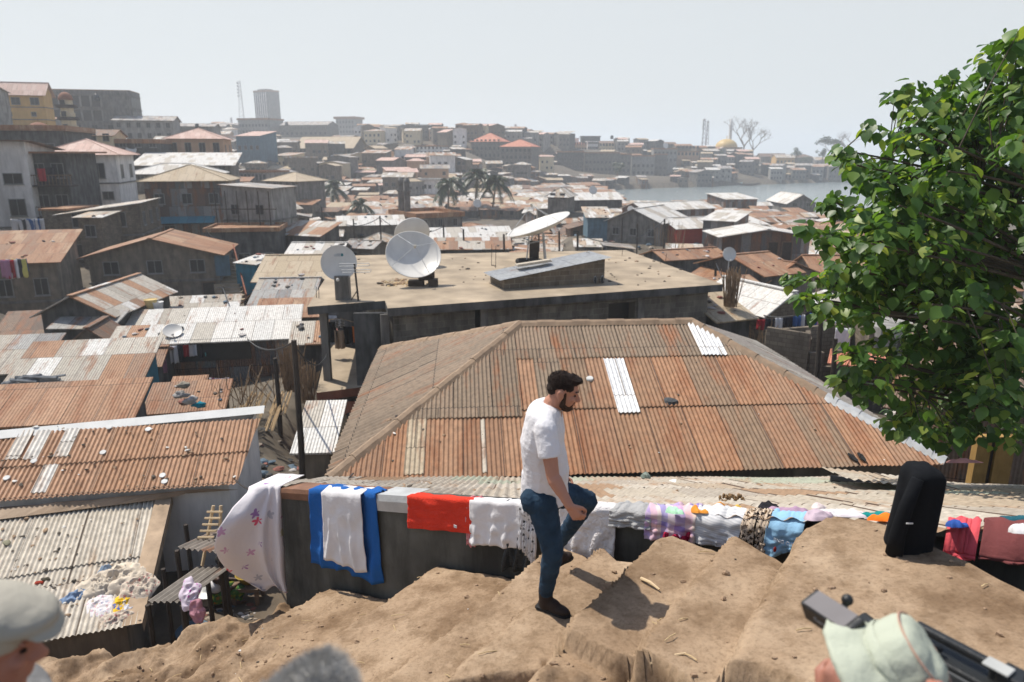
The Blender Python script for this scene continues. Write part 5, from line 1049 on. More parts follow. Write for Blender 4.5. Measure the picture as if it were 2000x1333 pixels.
def stripe(name, c1, c2, sc, ax='X', w=.5):
    if name in MATS: return MATS[name]
    mm, n, l, b = nt(name); tc = N(n, 'ShaderNodeTexCoord'); s = N(n, 'ShaderNodeSeparateXYZ'); l.new(tc.outputs['Object'], s.inputs[0]); q = N(n, 'ShaderNodeMath', operation='MULTIPLY'); q.inputs[1].default_value = sc; l.new(s.outputs[ax], q.inputs[0])
    f = N(n, 'ShaderNodeMath', operation='FRACT'); l.new(q.outputs[0], f.inputs[0]); r = ramp(n, [(0, c1), (w, c2)], 'CONSTANT'); l.new(f.outputs[0], r.inputs[0]); l.new(r.outputs[0], b.inputs['Base Color']); b.inputs['Roughness'].default_value = .95; MATS[name] = mm; return mm
pc = Z(665, 700, pz); ly = pc.y
for px, py, w, h, mt, lb in ((646, 628, .42, .85, cloth('black cloth', (.012, .013, .016)), 'black garment on the porch line next to the pillar'), (662, 645, .4, .75, stripe('beige striped cloth', (.35, .27, .2), (.22, .15, .11), 22), 'beige striped shorts hanging in the porch'), (664, 622, .35, .35, stripe('black and white stripes', (.5, .5, .5), (.02, .02, .03), 16, 'Z'), 'black and white striped top hanging in the porch'),
        (680, 638, .42, .7, cloth('black cloth', (0, 0, 0)), 'black trousers on the porch line right of the striped top'), (692, 638, .2, .65, cloth('orange cloth', (.55, .16, .03)), 'orange cloth hanging at the right end of the porch line')):
    frag(D(px, py, ly), w, h, mt, lb, grp=None, seed=px)
tag(MB().tube([D(632, 627, ly), D(665, 622, ly), D(705, 634, ly)], .012, 5).build('clothes_line', M('rope'), org=D(632, 627, ly)), 'slack clothes line across the concrete porch', 'rope')
# small block stair cover with zinc sheets on the roof
s0, s1 = zr(985, 566), zr(1180, 553); sx = (s1 - s0).normalized(); sn = V((-sx.y, sx.x, 0)); Ls = (s1 - s0).length
sh = thing('roof_shelter', 'low block shelter under long zinc sheets on the flat roof', 'shelter', s0); m = MB()
hL, hR, dd = .35, .95, 1.7
for a, b, h0, h1 in ((s0, s1, hL, hR), (s1, s1 + sn * dd, hR, hR + .1), (s0 + sn * dd, s0, hL, hL), (s1 + sn * dd, s0 + sn * dd, hR, hL)):
    l_ = (b - a).length; m.quad(a, b, b + V((0, 0, h1)), a + V((0, 0, h0)), 0, [(0, 0), (l_, 0), (l_, h1), (0, h0)])
m.build('block_wall', Wm('block'), sh, world=True); m = MB()
O_ = s0 - sx * .25 - sn * .2 + V((0, 0, hL + .0)); sv = (sx * Ls + V((0, 0, hR - hL))).normalized()
corr(m, O_ + V((0, 0, .03)), sn, sv, 0, dd + .3, lambda u: 0, lambda u: Ls + .5, ((0, 2.4), (2.35, 5)), lam=.11, amp=.014); m.build('sheet_roof', tin('zinc shelter sheets', [(.40, .42, .43), (.36, .38, .40)], .05, bump=False), sh, world=True)
b = s0 + sx * 1.55 + sn * .9 + V((0, 0, .8)); tag(MB().box((-.7, -.28, 0), (.7, .28, .05), rot=Matrix.Rotation(.2, 3, 'Z') @ Matrix.Rotation(-.12, 3, 'Y'), c=b).box((-.7, -.3, .05), (.65, -.2, .1), rot=Matrix.Rotation(.2, 3, 'Z') @ Matrix.Rotation(-.12, 3, 'Y'), c=b).build('plank_stack', plain('bleached planks', (.42, .37, .3), scale=8), org=b), 'bleached planks lying on the zinc shelter', 'planks')
for k in (0, 1):
    b = s0 + sx * (Ls - .45 + .3 * k) - sn * .12; r = thing('shoe', ('left' if not k else 'right') + ' one of two dark shoes leaning on the block shelter', 'shoe', b); MB().lump((0, 0, .16), (.055, .045, .15), k, 10, .2).build('upper', M('black'), r); MB().lump((0, .03, .16), (.065, .03, .165), k, 10, .15).build('sole', plain('white rubber', (.5, .5, .5)), r)
# dishes
def dish_mesh(r, depth, root, mat, M4, n=40):
    pr = [(r * i / 9 + .001, depth * (i / 9) ** 2) for i in range(10)] + [(r + .025, depth + .012), (r + .025, depth - .02)] + [(r * i / 9 + .001, depth * (i / 9) ** 2 - .035) for i in range(9, -1, -1)]
    MB().lathe(pr, n, M4).build('reflector', mat, root, smooth=True)
def satdish(base, c, r, aim, label, depth=None, arms=3, feed='center', logo=False):
    rt = thing('satellite_dish', label, 'satellite dish', base); aim = V(aim).normalized(); q = aim.to_track_quat('Z', 'Y').to_matrix().to_4x4(); lc = c - base; M4 = Matrix.Translation(lc) @ q; depth = depth or r * .32
    dish_mesh(r, depth, rt, M('dish'), M4); fl = r * .85
    if feed == 'center':
        MB().lathe([(.001, fl + .05), (.05, fl + .05), (.06, fl), (.035, fl - .12), (.001, fl - .12)], 12, M4).build('feed_horn', plain('feed plastic', (.4, .38, .33)), rt)
        m = MB()
        for k in range(arms):
            a = 6.283 * k / arms + .5; m.tube([M4 @ V((r * .97 * math.cos(a), r * .97 * math.sin(a), depth)), M4 @ V((.03 * math.cos(a), .03 * math.sin(a), fl - .03))], .012, 5)
        m.build('feed_arms', M('steel'), rt)
    else:
        e = M4 @ V((-.05, -r * 1.02, r * .62)); MB().tube([M4 @ V((0, -r * .98, depth)), M4 @ V((-.03, -r * 1.08, r * .35)), e], .018, 6).build('feed_arm', M('steel'), rt); MB().lump(e, .06, 2, 8, .2).build('feed_horn', M('dish'), rt)
    if logo:
        MB().box((-.16, r * .38, depth * .25), (.16, r * .56, depth * .25 + .004), rot=q.to_3x3(), c=lc).build('maker_plate', plain('grey plate', (.42, .43, .42), bump=0), rt)
        MB().box((.09, r * .39, depth * .25 + .004), (.16, r * .55, depth * .25 + .008), rot=q.to_3x3(), c=lc).build('logo', plain('teal mark', (.02, .16, .18), bump=0), rt)
    return rt, M4, lc
b = zr(671, 585); r, M4, lc = satdish(b, D(662, 514, b.y + .1), .60, (.18, -1, .22), 'small flat offset dish on a concrete post at the left of the roof', depth=.07, feed='offset', logo=True)
MB().box((-.24, -.2, 0), (.24, .2, .86)).build('post', Wm('conc'), r); MB().tube([(0, .1, .8), (0, .12, 1.05), lc - V((0, -.05, .15))], .04, 8).build('bracket', M('steel'), r)
b = zr(822, 560); r, M4, lc = satdish(b, D(806, 506, b.y + .55), 1.06, (.20, -.66, .60), 'large white dish facing the camera in front on the roof', arms=4)
m = MB(); m.tube([(0, .2, 0), (0, .45, .5), lc + V((.05, .12, -.2))], .06, 8); m.tube([(.5, -.1, 0), lc + V((.2, .1, -.3))], .02, 6); m.build('mount', M('steel'), r); m = MB(); m.box((-.5, .0, 0), (.1, .4, .22)); m.box((-.1, .1, .22), (.5, .5, .5)); m.box((.3, -.15, 0), (.65, .3, .28)); m.build('ballast_blocks', M('darkwood'), r)
b = zr(812, 520, ZR); r, M4, lc = satdish(b, D(807, 462, b.y), .80, (-.35, 1, .5), 'dish seen from behind above the large white dish'); MB().tube([(0, 0, 0), (0, -.1, .6), lc - V((0, .1, .05))], .06, 8).build('mount', M('steel'), r)
b = zr(1048, 512); r, M4, lc = satdish(b, D(1056, 452, b.y), 1.55, (-.34, -.06, .94), 'big leaning dish tipped almost flat on a frame with tyres', depth=.36)
m = MB()
for dx, dy in ((-.5, -.3), (.45, -.3), (-.3, .4), (.4, .4)): m.tube([(dx, dy, 0), (dx * .7, dy * .7, lc.z - .05)], .035, 6)
m.tube([(-.5, -.3, .9), (.45, -.3, 1.1)], .03, 5); m.build('mount', M('steel'), r); MB().box((-.35, -.2, .2), (.1, .2, 1.)).build('ballast_blocks', M('darkwood'), r)
for k, (dx, dy, lb) in enumerate(((-.62, -.45, 'old tyre left under the leaning dish'), (-.1, -.6, 'old tyre in the middle under the leaning dish'))):
    pr = [(.3 + .11 * math.cos(a), .11 + .11 * math.sin(a)) for a in [6.283 * i / 10 for i in range(11)]]; tag(MB().lathe(pr, 20, Matrix.Translation(b + V((dx, dy, 0)))).build('tyre', M('rubber'), smooth=True), lb, 'tyre')
b = D(1424, 515, 45.); r, M4, lc = satdish(b, D(1424, 497, 45), .42, (.2, -1, .3), 'little grey dish on the ridge of a rust roof', depth=.06, feed='offset'); MB().tube([(0, .1, -.6), (0, .1, .6)], .03, 6).build('mount', M('steel'), r)
b = D(338, 668, 31); r, M4, lc = satdish(b, D(337, 648, 31), .38, (.3, -.5, .8), 'small dark dish at the left end of the white gallery roof', depth=.07, feed='offset'); MB().tube([(0, .0, -.3), (0, .0, .4)], .025, 6).build('mount', M('steel'), r)
# aerial
b = zr(700, 588); a = D(692, 515, b.y); r = thing('tv_aerial', 'rusty television aerial with two folded loops beside the small dish', 'aerial', b); t = a - b
m = MB(); m.tube([(0, 0, 0), t * .5, t], .035, 6); m.tube([(-.28, .1, 0), t * .28], .018, 5); m.build('mast', M('darkwood'), r)
m = MB()
for z, w, sx_ in ((-.05, .62, 0), (-.27, .6, .05)):
    c = t + V((sx_, -.03, z)); m.tube([c + V((-w / 1.2, 0, .04)), c + V((-w / 1.2 - .03, 0, 0)), c + V((-w / 1.2, 0, -.05)), c + V((w / 1.2, 0, -.03)), c + V((w / 1.2 + .03, 0, .02)), c + V((w / 1.2, 0, .06)), c + V((-w / 1.2, 0, .04))], .012, 5)
m.build('loops', M('steel'), r)
for k, (px, py) in enumerate(((618, 582), (623, 583), (1215, 500), (1300, 512), (960, 520), (968, 524))):
    b = zr(px, py); h = 1.0 if k > 3 else .4
    o = MB().tube([b, b + V((.02, 0, h))], .012, 5).build('rebar', M('darkwood'), org=b); tag(o, ('left' if k % 2 == 0 else 'right') + (' rusty rebar stub at the left roof corner', ' lone rebar stub at the back edge of the roof', ' thin tall rebar rod left of the leaning dish')[k // 2], 'rebar')
m = MB(); q = random.Random(4)
for i in range(80):
    p = zr(q.uniform(700, 1330), q.uniform(505, 560)); s = abs(q.gauss(0, .035)) + .015; m.lump(p + V((0, 0, .02)), (s * 1.4, s, s * .6), i, 6, .5, mi=q.choice([0, 3, 3]))
for i in range(160): p = zr(q.gauss(785, 16), q.gauss(553, 3)); s = q.uniform(.03, .08); m.lump(p, (s, s, s * .7), i, 6, .5, mi=q.choice([0, 0, 1]))
tag(m.build('roof_rubble', dm_), kind='stuff')
# ---------------------------------------------------------------- near roofs on the left
def sheetroof(nm, label, a, b, c, d, courses, mat, ext=(), lam=.1, cat='house', wallm='earth', zb=-11., rcap=None, sag=.0, over=0.):
    """a single slope from eave a-b up to ridge d-c, with walls below it"""
    a, b, c, d = map(V, (a, b, c, d)); U = (b - a).normalized(); w = (d - a); w = (w - U * w.dot(U)); Lh = w.length; Vv = w.normalized(); n = U.cross(Vv)
    r = thing(nm, label, cat, a); ul = min(0, (d - a).dot(U)); ur = max((b - a).length, (c - a).dot(U)); ch = []
    k0, k1 = (d - a).dot(U) / Lh, ((c - a).dot(U) - (b - a).length) / Lh
    m = MB(); 
    def lo(u):
        v = 0.
        if k0 < -1e-4 and u < 0: v = max(v, u / k0)
        if k1 > 1e-4 and u > (b - a).length: v = max(v, (u - (b - a).length) / k1)
        return v
    def hi(u):
        v = Lh
        if k0 > 1e-4: v = min(v, u / k0)
        if k1 < -1e-4: v = min(v, (u - (b - a).length) / k1)
        return v
    cs = [(Lh * i / courses - (.05 if i else 0), Lh * (i + 1) / courses) for i in range(courses)]
    corr(m, a, U, Vv, ul, ur, lo, hi, cs, lam=lam, amp=.016, lift=.022, sag=sag); m.build('sheet_roof', mat, r, world=True)
    m = MB(); nb = V((U.y, -U.x, 0));
    if nb.y > 0: nb = -nb
    i_ = -nb * .25; e = V((0, 0, -.06)); A, B, Cc, Dd = a + i_ + U * .2 + e, b + i_ - U * .2 + e, c - U * .2 + e, d + U * .2 + e
    A.z += .25 * w.z / max(.1, w.xy.length); B.z += .25 * w.z / max(.1, w.xy.length)
    f = lambda p: V((p.x, p.y, zb))
    for p, q_ in ((A, B), (B, Cc), (Cc, Dd), (Dd, A)): m.quad(f(p), f(q_), q_, p)
    m.build('wall', Wm(wallm), r, world=True)
    if rcap:
        m = MB(); k = 8
        for i in range(k):
            p, q_ = d.lerp(c, i / k), d.lerp(c, (i + 1) / k); s = Vv * -.22; m.quad(p + s + n * .05, q_ + s + n * .05, q_ + n * .07, p + n * .07); m.quad(p + n * .07, q_ + n * .07, q_ - Vv * -.2 + V((0, 0, -.14)), p - Vv * -.2 + V((0, 0, -.14)))
        m.build('ridge_cap', rcap, r, world=True)
    return r
ra, rb = D(-60, 985, 12.3), D(462, 945, 12.3); ra.z = rb.z = -5.93; ra, rb = Z(-60, 985, -5.93), Z(462, 947, -5.93)
rc, rd = Z(518, 797, -5.25), Z(-40, 850, -5.25)
R1 = sheetroof('rust_roofed_house', 'large rust brown corrugated roof with silver stripes on the left', ra, rb, rc, rd, 2, tin('left rust sheets', [RUST3, RUST, RUST3, (.36, .20, .11)], .3, bump=False, rcol=(.26, .13, .065)), lam=.085, wallm='white', rcap=plain('white ridge flashing', (.62, .62, .6), var=.1, scale=3))
U1 = (rb - ra).normalized(); w_ = rd - ra; w_ -= U1 * w_.dot(U1); V1 = w_.normalized(); n1 = U1.cross(V1)
def r1uv(px, py): p = on_plane(px, py, ra, n1) - ra; return p.dot(U1), p.dot(V1)
bl = tin('bleached silver sheets', [(.62, .6, .56), (.58, .55, .5)], .28, bump=False, rcol=(.40, .24, .14))
for (px, py, qx, qy) in ((10, 900, 50, 842), (45, 900, 78, 842), (105, 895, 140, 838), (60, 965, 100, 900)):
    u0, v0 = r1uv(px, py); u1, v1 = r1uv(qx, qy); u0, u1 = min(u0, u1), max(u0, u1); u1 = max(u1, u0 + .25)
    m = MB(); corr(m, ra + n1 * .018, U1, V1, u0, u1, lambda u: max(v0, 0.02), lambda u: v1, ((max(v0, .02), v1),), lam=.085, amp=.014); m.build('pale_sheet', bl, R1, world=True)
# flashing strip, then the whitish roof in front
g0, g1 = Z(-60, 1012, -6.35), Z(400, 948, -6.12)
sa, sb, s_c, sd_ = Z(60, 1258, -6.75), Z(268, 1222, -6.75), Z(328, 973, -6.15), Z(-70, 1022, -6.15)
sa = Z(-220, 1312, -6.75)
R2 = sheetroof('pale_roofed_house', 'whitish corrugated roof with a heap of clothes near the bottom left corner', sa, sb, s_c, sd_, 2, tin('chalky sheets', [(.56, .52, .45), (.60, .56, .49), (.52, .48, .41)], .12, bump=False, rcol=(.38, .27, .18)), lam=.075, wallm='earth', zb=-12)
U2 = (sb - sa).normalized(); w_ = sd_ - sa; w_ -= U2 * w_.dot(U2); V2 = w_.normalized(); n2 = U2.cross(V2)
m = MB(); k = 14
for i in range(k):
    a, b = i / k, (i + 1) / k; p, q_ = sd_.lerp(s_c, a) + V((0, 0, .04)), sd_.lerp(s_c, b) + V((0, 0, .04)); p2, q2 = ra.lerp(rb, a) + V((0, .12, -.16)), ra.lerp(rb, b) + V((0, .12, -.16)); h = lambda f: V((0, 0, .05 * noise.noise(V((f * 9, 0, 0))) + .08)); md, mq = p.lerp(p2, .5) + h(a), q_.lerp(q2, .5) + h(b)
    p -= V2 * .08; q_ -= V2 * .08; m.quad(p, q_, mq, md); m.quad(md, mq, q2, p2)
m.build('flashing', plain('crumpled brown flashing', (.27, .19, .125), var=.3, scale=3, rough=.6), R2, world=True)
def on_r2(px, py, up=.03): return on_plane(px, py, sa, n2) + n2 * up
m = MB(); e0, e1 = sb + U2 * .02, s_c + U2 * .02; 
for i in range(10):
    p, q_ = e0.lerp(e1, i / 10), e0.lerp(e1, (i + 1) / 10); m.quad(p - U2 * .22 + n2 * .035, p + U2 * .05 + n2 * .03, q_ + U2 * .05 + n2 * .03, q_ - U2 * .22 + n2 * .035); m.quad(p + U2 * .05 + n2 * .03, p + U2 * .05 - n2 * .15, q_ + U2 * .05 - n2 * .15, q_ + U2 * .05 + n2 * .03)
m.build('verge_board', plain('rusty verge', (.34, .25, .17), var=.35, scale=4), R2, world=True)
m = MB(); q = random.Random(12)
for i in range(210):
    k = i % 2; p = on_r2(q.uniform(0, 300), q.uniform(1010, 1215), .02) if k else on_plane(q.uniform(0, 480), q.uniform(835, 955), ra, n1) + n1 * .03
    s = abs(q.gauss(0, .016)) + .006; m.lump(p, (s * q.uniform(.8, 2), s, s * .5), i, 6, .6, mi=q.choice([0, 0, 3, 3, 3, 3, 0, 2]), rot=Matrix.Rotation(q.random() * 6, 3, 'Z'))
tag(m.build('roof_scraps', dm_), kind='stuff')
for px, py in ((214, 837), (290, 841), (202, 886), (14, 936), (318, 931), (322, 943), (67, 903)):
    p = on_plane(px, py, ra, n1) + n1 * .03; o = MB().lathe([(.001, .012), (.055, .012), (.06, 0), (.001, 0)], 14, Matrix.Translation(p) @ n1.to_track_quat('Z', 'Y').to_matrix().to_4x4()).build('lid', plain('white plastic', (.6, .6, .58), bump=0)); tag(o, {214: 'white lid near the ridge, left of two', 290: 'white lid near the ridge, right of two', 202: 'white lid by the seam in the middle', 14: 'white lid nearest the left edge', 318: 'upper of two white lids together by the eave', 322: 'lower of two white lids together by the eave', 67: 'tan lid on the bleached stripes'}[px] + ' of the left rust roof', 'lid', 'lids on the left rust roof')
p = on_r2(14, 1063, .03); tag(MB().lump(p, (.10, .055, .03), 2, 10, .25, rot=Matrix.Rotation(-.7, 3, 'Z')).build('clog', plain('olive rubber', (.2, .19, .13)), org=p), 'olive rubber clog on the whitish roof at the left edge', 'shoe')
# crumpled clothes
def crumple(c, rx, ry, h, mat, label, seed, nrm=None, nm='crumpled_cloth', grp=None, cat='clothes', rz=0.):
    m = MB(); n, k = 46, 18; q = (nrm or V((0, 0, 1))).to_track_quat('Z', 'Y').to_matrix() @ Matrix.Rotation(rz, 3, 'Z')
    m.v.append(tuple(V(c) + q @ V((0, 0, h))))
    for j in range(1, k + 1):
        for i in range(n):
            a = 6.283 * i / n; f = j / k; e = 1 + .4 * noise.noise(V((math.cos(a) * 1.6, math.sin(a) * 1.6, seed)))
            x, y = math.cos(a) * f * rx * e, math.sin(a) * f * ry * e; nn = noise.noise(V((x * 9, y * 9, seed))); rg = 1 - abs(noise.noise(V((x * 14 + y * 5, y * 14, seed + 3)))) * 2
            rg2 = 1 - abs(noise.noise(V((x * 7 - y * 9, x * 6 + y * 7, seed + 8)))) * 3; z = h * ((1 - f ** 2.2) * (.34 + .45 * nn) + (.30 * rg + .34 * rg2) * (1 - f ** 5)) + .012 * (j < k); m.v.append(tuple(V(c) + q @ V((x, y, max(.002, z)))))
    for i in range(n): m.f.append([0, 1 + i, 1 + (i + 1) % n]); m.m.append(0)
    for j in range(k - 1):
        for i in range(n): m.f.append([1 + j * n + i, 1 + (j + 1) * n + i, 1 + (j + 1) * n + (i + 1) % n, 1 + j * n + (i + 1) % n]); m.m.append(0)
    return tag(m.build(nm, mat, smooth=True, org=c), label, cat, grp)
def speck(name, c0, cs, sc=9., th=.32):
    """printed cloth: small coloured flowers strewn on a ground colour"""
    if name in MATS: return MATS[name]
    mm, n, l, b = nt(name); tc = N(n, 'ShaderNodeTexCoord'); v = N(n, 'ShaderNodeTexVoronoi', i_Scale=sc, i_Randomness=.75); l.new(tc.outputs['Object'], v.inputs['Vector'])
    sub = N(n, 'ShaderNodeVectorMath', operation='SUBTRACT'); ml = N(n, 'ShaderNodeVectorMath', operation='SCALE'); ml.inputs['Scale'].default_value = sc
    l.new(tc.outputs['Object'], sub.inputs[0]); l.new(v.outputs['Position'], sub.inputs[1]); s = N(n, 'ShaderNodeSeparateXYZ'); l.new(sub.outputs[0], s.inputs[0])
    at = N(n, 'ShaderNodeMath', operation='ARCTAN2'); l.new(s.outputs[0], at.inputs[0]); l.new(s.outputs[2], at.inputs[1]); m5 = N(n, 'ShaderNodeMath', operation='MULTIPLY'); m5.inputs[1].default_value = 5; l.new(at.outputs[0], m5.inputs[0])
    cs_ = N(n, 'ShaderNodeMath', operation='COSINE'); l.new(m5.outputs[0], cs_.inputs[0]); ma = N(n, 'ShaderNodeMath', operation='MULTIPLY_ADD'); ma.inputs[1].default_value = th * .35; ma.inputs[2].default_value = th; l.new(cs_.outputs[0], ma.inputs[0])
    lt = N(n, 'ShaderNodeMath', operation='LESS_THAN'); l.new(v.outputs['Distance'], lt.inputs[0]); l.new(ma.outputs[0], lt.inputs[1])
    sc_ = N(n, 'ShaderNodeSeparateColor'); l.new(v.outputs['Color'], sc_.inputs[0]); k = len(cs); r = ramp(n, [(i / k, c) for i, c in enumerate(cs)], 'CONSTANT'); l.new(sc_.outputs[0], r.inputs[0])
    x = N(n, 'ShaderNodeMix', data_type='RGBA'); l.new(lt.outputs[0], x.inputs[0]); x.inputs[6].default_value = c4(c0); l.new(r.outputs[0], x.inputs[7]); l.new(x.outputs[2], b.inputs['Base Color']); b.inputs['Roughness'].default_value = .95; b.inputs['Specular IOR Level'].default_value = .1
    h = N(n, 'ShaderNodeTexNoise', i_Scale=14., i_Detail=5.); l.new(tc.outputs['Object'], h.inputs['Vector']); bp = N(n, 'ShaderNodeBump', i_Strength=.35, i_Distance=.02); l.new(h.outputs[0], bp.inputs['Height']); l.new(bp.outputs[0], b.inputs['Normal']); MATS[name] = mm; return mm
cream = cloth('cream linen', (.55, .48, .39)); rose = speck('cream and rose print', (.52, .45, .37), [(.35, .14, .14), (.45, .3, .25), (.52, .45, .37)], 14)
for px, py, rx, ry, h, mt, lb, rz in ((225, 1135, .50, .34, .16, cream, 'big crumpled cream bedsheet heaped on the whitish roof', .2), (268, 1148, .30, .30, .14, rose, 'cream cloth with rose print at the roof edge', .5), (200, 1150, .3, .2, .13, cloth('stone linen', (.46, .41, .34)), 'stone coloured cloth twisted into a ridge on the whitish roof', -.4), (150, 1165, .22, .12, .07, cloth('faded blue denim', (.17, .24, .36)), 'faded blue shirt rolled up at the left of the heap', .4), (208, 1118, .12, .08, .14, cloth('grey blue cotton', (.24, .31, .40)), 'small grey blue cloth on top of the heap', 0),
        (196, 1183, .2, .26, .05, speck('white and pink print', (.62, .60, .60), [(.55, .35, .40), (.4, .4, .5)], 18), 'white printed cloth spread below the heap', .3), (238, 1180, .15, .2, .05, speck('yellow blue print', (.66, .42, .03), [(.12, .15, .35), (.6, .6, .6)], 12), 'yellow patterned cloth spread below the heap', -.2), (228, 1208, .26, .13, .08, rose, 'cream and brown patterned bundle at the eave below the heap', .2), (250, 1190, .09, .08, .05, cloth('pale grey cotton', (.5, .5, .54)), 'pale grey scrap of cloth right of the yellow cloth', 0)):
    crumple(on_r2(px, py, .0), rx, ry, h, mt, lb, px, n2, rz=rz)
for px, py, co, lb in ((76, 1140, (.32, .05, .03), 'dull red rag on the whitish roof near the cap'), (90, 1133, (.08, .07, .05), 'dark rag beside the dull red rag')): crumple(on_r2(px, py, 0), .06, .04, .03, cloth('rag ' + lb[:4], co), lb, px, n2)
def _pl(m, nm, mat, c): o = m.build(nm, mat); o.location = c; return o
# ---------------------------------------------------------------- laundry draped over the wall
def drape(px0, px1, pyb, mat, label, back=.16, seed=0, fold=.03, nf=7, nm='draped_cloth', cat='laundry', slant=0., out=.03, hem=.02, top=.03, flare=0., grp=None, lum=0.):
    """cloth lying on the roof edge, over the wall top and down the wall's near face to photo row pyb"""
    t0, t1 = wt(px0), wt(px1); md = wpt((t0 + t1) / 2); drop = 0.
    for k in range(400):
        if proj(md + V((0, 0, -k * .005)) + WN * out)[1] > pyb: drop = k * .005; break
    n, kb, kf = 54, 6, 20; m = MB()
    for j in range(kb + kf + 1):
        for i in range(n + 1):
            f = i / n; t = t0 + (t1 - t0) * f; nz = noise.noise(V((f * 4, j * .3, seed)))
            if j < kb:
                b = 1 - j / kb; o = -(back * b * (1 + .3 * nz)); p = wpt(t, -.437 * 0 + top + .02 * nz + lum * abs(noise.noise(V((f * 5, b * 3, seed)))), o); p.z = max(LZ(p.y) + .035, p.z - .40 * -o) + .02 * abs(nz) + lum * abs(noise.noise(V((f * 5, b * 3, seed))))
            else:
                v = (j - kb) / kf; dr = drop * (1 + slant * (f - .5) + hem * 3 * noise.noise(V((f * 3, 0, seed + 5)))); w = fold * min(1, v * v * 1.6 + .06)
                tt = t + flare * (f - .5) * v
                p = wpt(tt, -dr * v + .03 * (1 - v) ** 6, out + w * (1 - abs(math.sin(f * nf * 3.1416 + seed + 1.5 * noise.noise(V((f * 2, v * 1.2, seed)))))) ** 1.4 + w * .35 * noise.noise(V((f * 9, v * 2.5, seed))) + .02 * nz)
            m.v.append(tuple(p))
    R2_ = n + 1
    for j in range(kb + kf):
        for i in range(n): m.f.append([j * R2_ + i, (j + 1) * R2_ + i, (j + 1) * R2_ + i + 1, j * R2_ + i + 1]); m.m.append(0)
    o = m.build(nm, mat, smooth=True, org=wpt((t0 + t1) / 2)); s = o.modifiers.new('thick', 'SOLIDIFY'); s.thickness = .008; s.offset = 1
    return tag(o, label, cat, grp)
blue = cloth('royal blue cotton', (.018, .10, .33)); white = cloth('white cotton', (.62, .61, .62)); red = cloth('scarlet towelling', (.60, .045, .025), bump=.5, scale=8)
drape(608, 738, 1118, blue, 'royal blue shirt under a white cloth on the dark wall', seed=1, fold=.05, nf=4, slant=.12, flare=.10, lum=.05)
drape(640, 716, 1104, white, 'white cloth hanging on top of the royal blue shirt', seed=2, fold=.04, nf=3, out=.085, slant=.10, top=.06, flare=.06)
rd = drape(800, 928, 1036, red, 'scarlet towel folded over the dark wall', seed=3, fold=.012, nf=3, slant=-.02)
t = wt(898); a = wpt(t, -.24, .075); MB().box((-.018, -.006, -.014), (.018, 0, .014), rot=Matrix.Rotation(math.atan2(WDX.y, WDX.x), 3, 'Z'), c=a - rd.location).build('care_tag', white, rd)
drape(912, 930, 1066, speck('pink print', (.55, .22, .24), [(.6, .4, .4), (.4, .1, .12)], 30), 'narrow pink cloth showing between the scarlet towel and a white shirt', seed=4, fold=.01, out=.02)
drape(923, 1023, 1066, white, 'thin white shirt hanging right of the scarlet towel', seed=5, fold=.035, nf=3.3, out=.04)
drape(990, 1052, 1112, plain('dark tarpaulin', (.022, .03, .037), rough=.45, scale=8, bump=.6, spec=.4), 'dark crumpled tarpaulin on the wall behind the walking man', seed=6, fold=.09, nf=3, out=.0)
drape(1022, 1055, 1085, speck('black specked white print', (.55, .55, .56), [(.03, .03, .03), (.3, .3, .32)], 26), 'white cloth with black specks behind the walking man', seed=7, fold=.03, out=.06, slant=.4)
drape(1098, 1209, 1093, cloth('crinkled white cotton', (.60, .58, .58), bump=1., scale=4), 'big crinkled white cloth right of the walking man', seed=8, fold=.03, nf=2.2, out=.05, lum=.02)
drape(1196, 1278, 1030, cloth('grey twill', (.34, .34, .34), bump=.6), 'grey jacket laid over the wall top', seed=9, fold=.02, nf=1.5, out=.05, lum=.03, back=.25)
def plaid():
    mm, n, l, b = nt('purple plaid'); tc = N(n, 'ShaderNodeTexCoord'); s = N(n, 'ShaderNodeSeparateXYZ'); l.new(tc.outputs['Object'], s.inputs[0]); out = []
    for ax, sc, st in (('X', 4.2, [(0, (.30, .20, .46)), (.3, (.60, .36, .40)), (.5, (.62, .52, .42)), (.62, (.16, .15, .40)), (.8, (.55, .48, .55))]), ('Z', 5., [(0, (.5, .42, .55)), (.35, (.75, .5, .5)), (.6, (.3, .22, .5)), (.8, (.7, .6, .6))])):
        q = N(n, 'ShaderNodeMath', operation='MULTIPLY'); q.inputs[1].default_value = sc; l.new(s.outputs[ax], q.inputs[0]); f = N(n, 'ShaderNodeMath', operation='FRACT'); l.new(q.outputs[0], f.inputs[0]); r = ramp(n, st, 'CONSTANT'); l.new(f.outputs[0], r.inputs[0]); out.append(r)
    x = N(n, 'ShaderNodeMix', data_type='RGBA'); x.inputs[0].default_value = .4; l.new(out[0].outputs[0], x.inputs[6]); l.new(out[1].outputs[0], x.inputs[7]); l.new(x.outputs[2], b.inputs['Base Color']); b.inputs['Roughness'].default_value = .95; return mm
o = drape(1266, 1364, 1056, plaid(), 'purple and pink plaid shawl with red tassels over the wall', seed=10, fold=.03, nf=4, out=.05, lum=.06)
m = MB(); q = random.Random(2); c = wpt(wt(1335), -.12, .12) - o.location
for i in range(14): m.lump(c + V((q.uniform(-.1, .12), q.uniform(-.03, .03), q.uniform(-.10, .03))), (.03, .02, .04), i, 6, .5)
m.build('tassels', cloth('crimson wool', (.30, .015, .05)), o)
drape(1362, 1456, 1066, stripe('ribbed white knit', (.62, .62, .63), (.50, .51, .53), 55, 'Z'), 'ribbed white top right of the plaid shawl', seed=11, fold=.015, nf=3, out=.05, lum=.05)
leo = speck('leopard print', (.52, .42, .32), [(.015, .012, .012), (.10, .06, .03), (.02, .015, .015)], 30, .42)
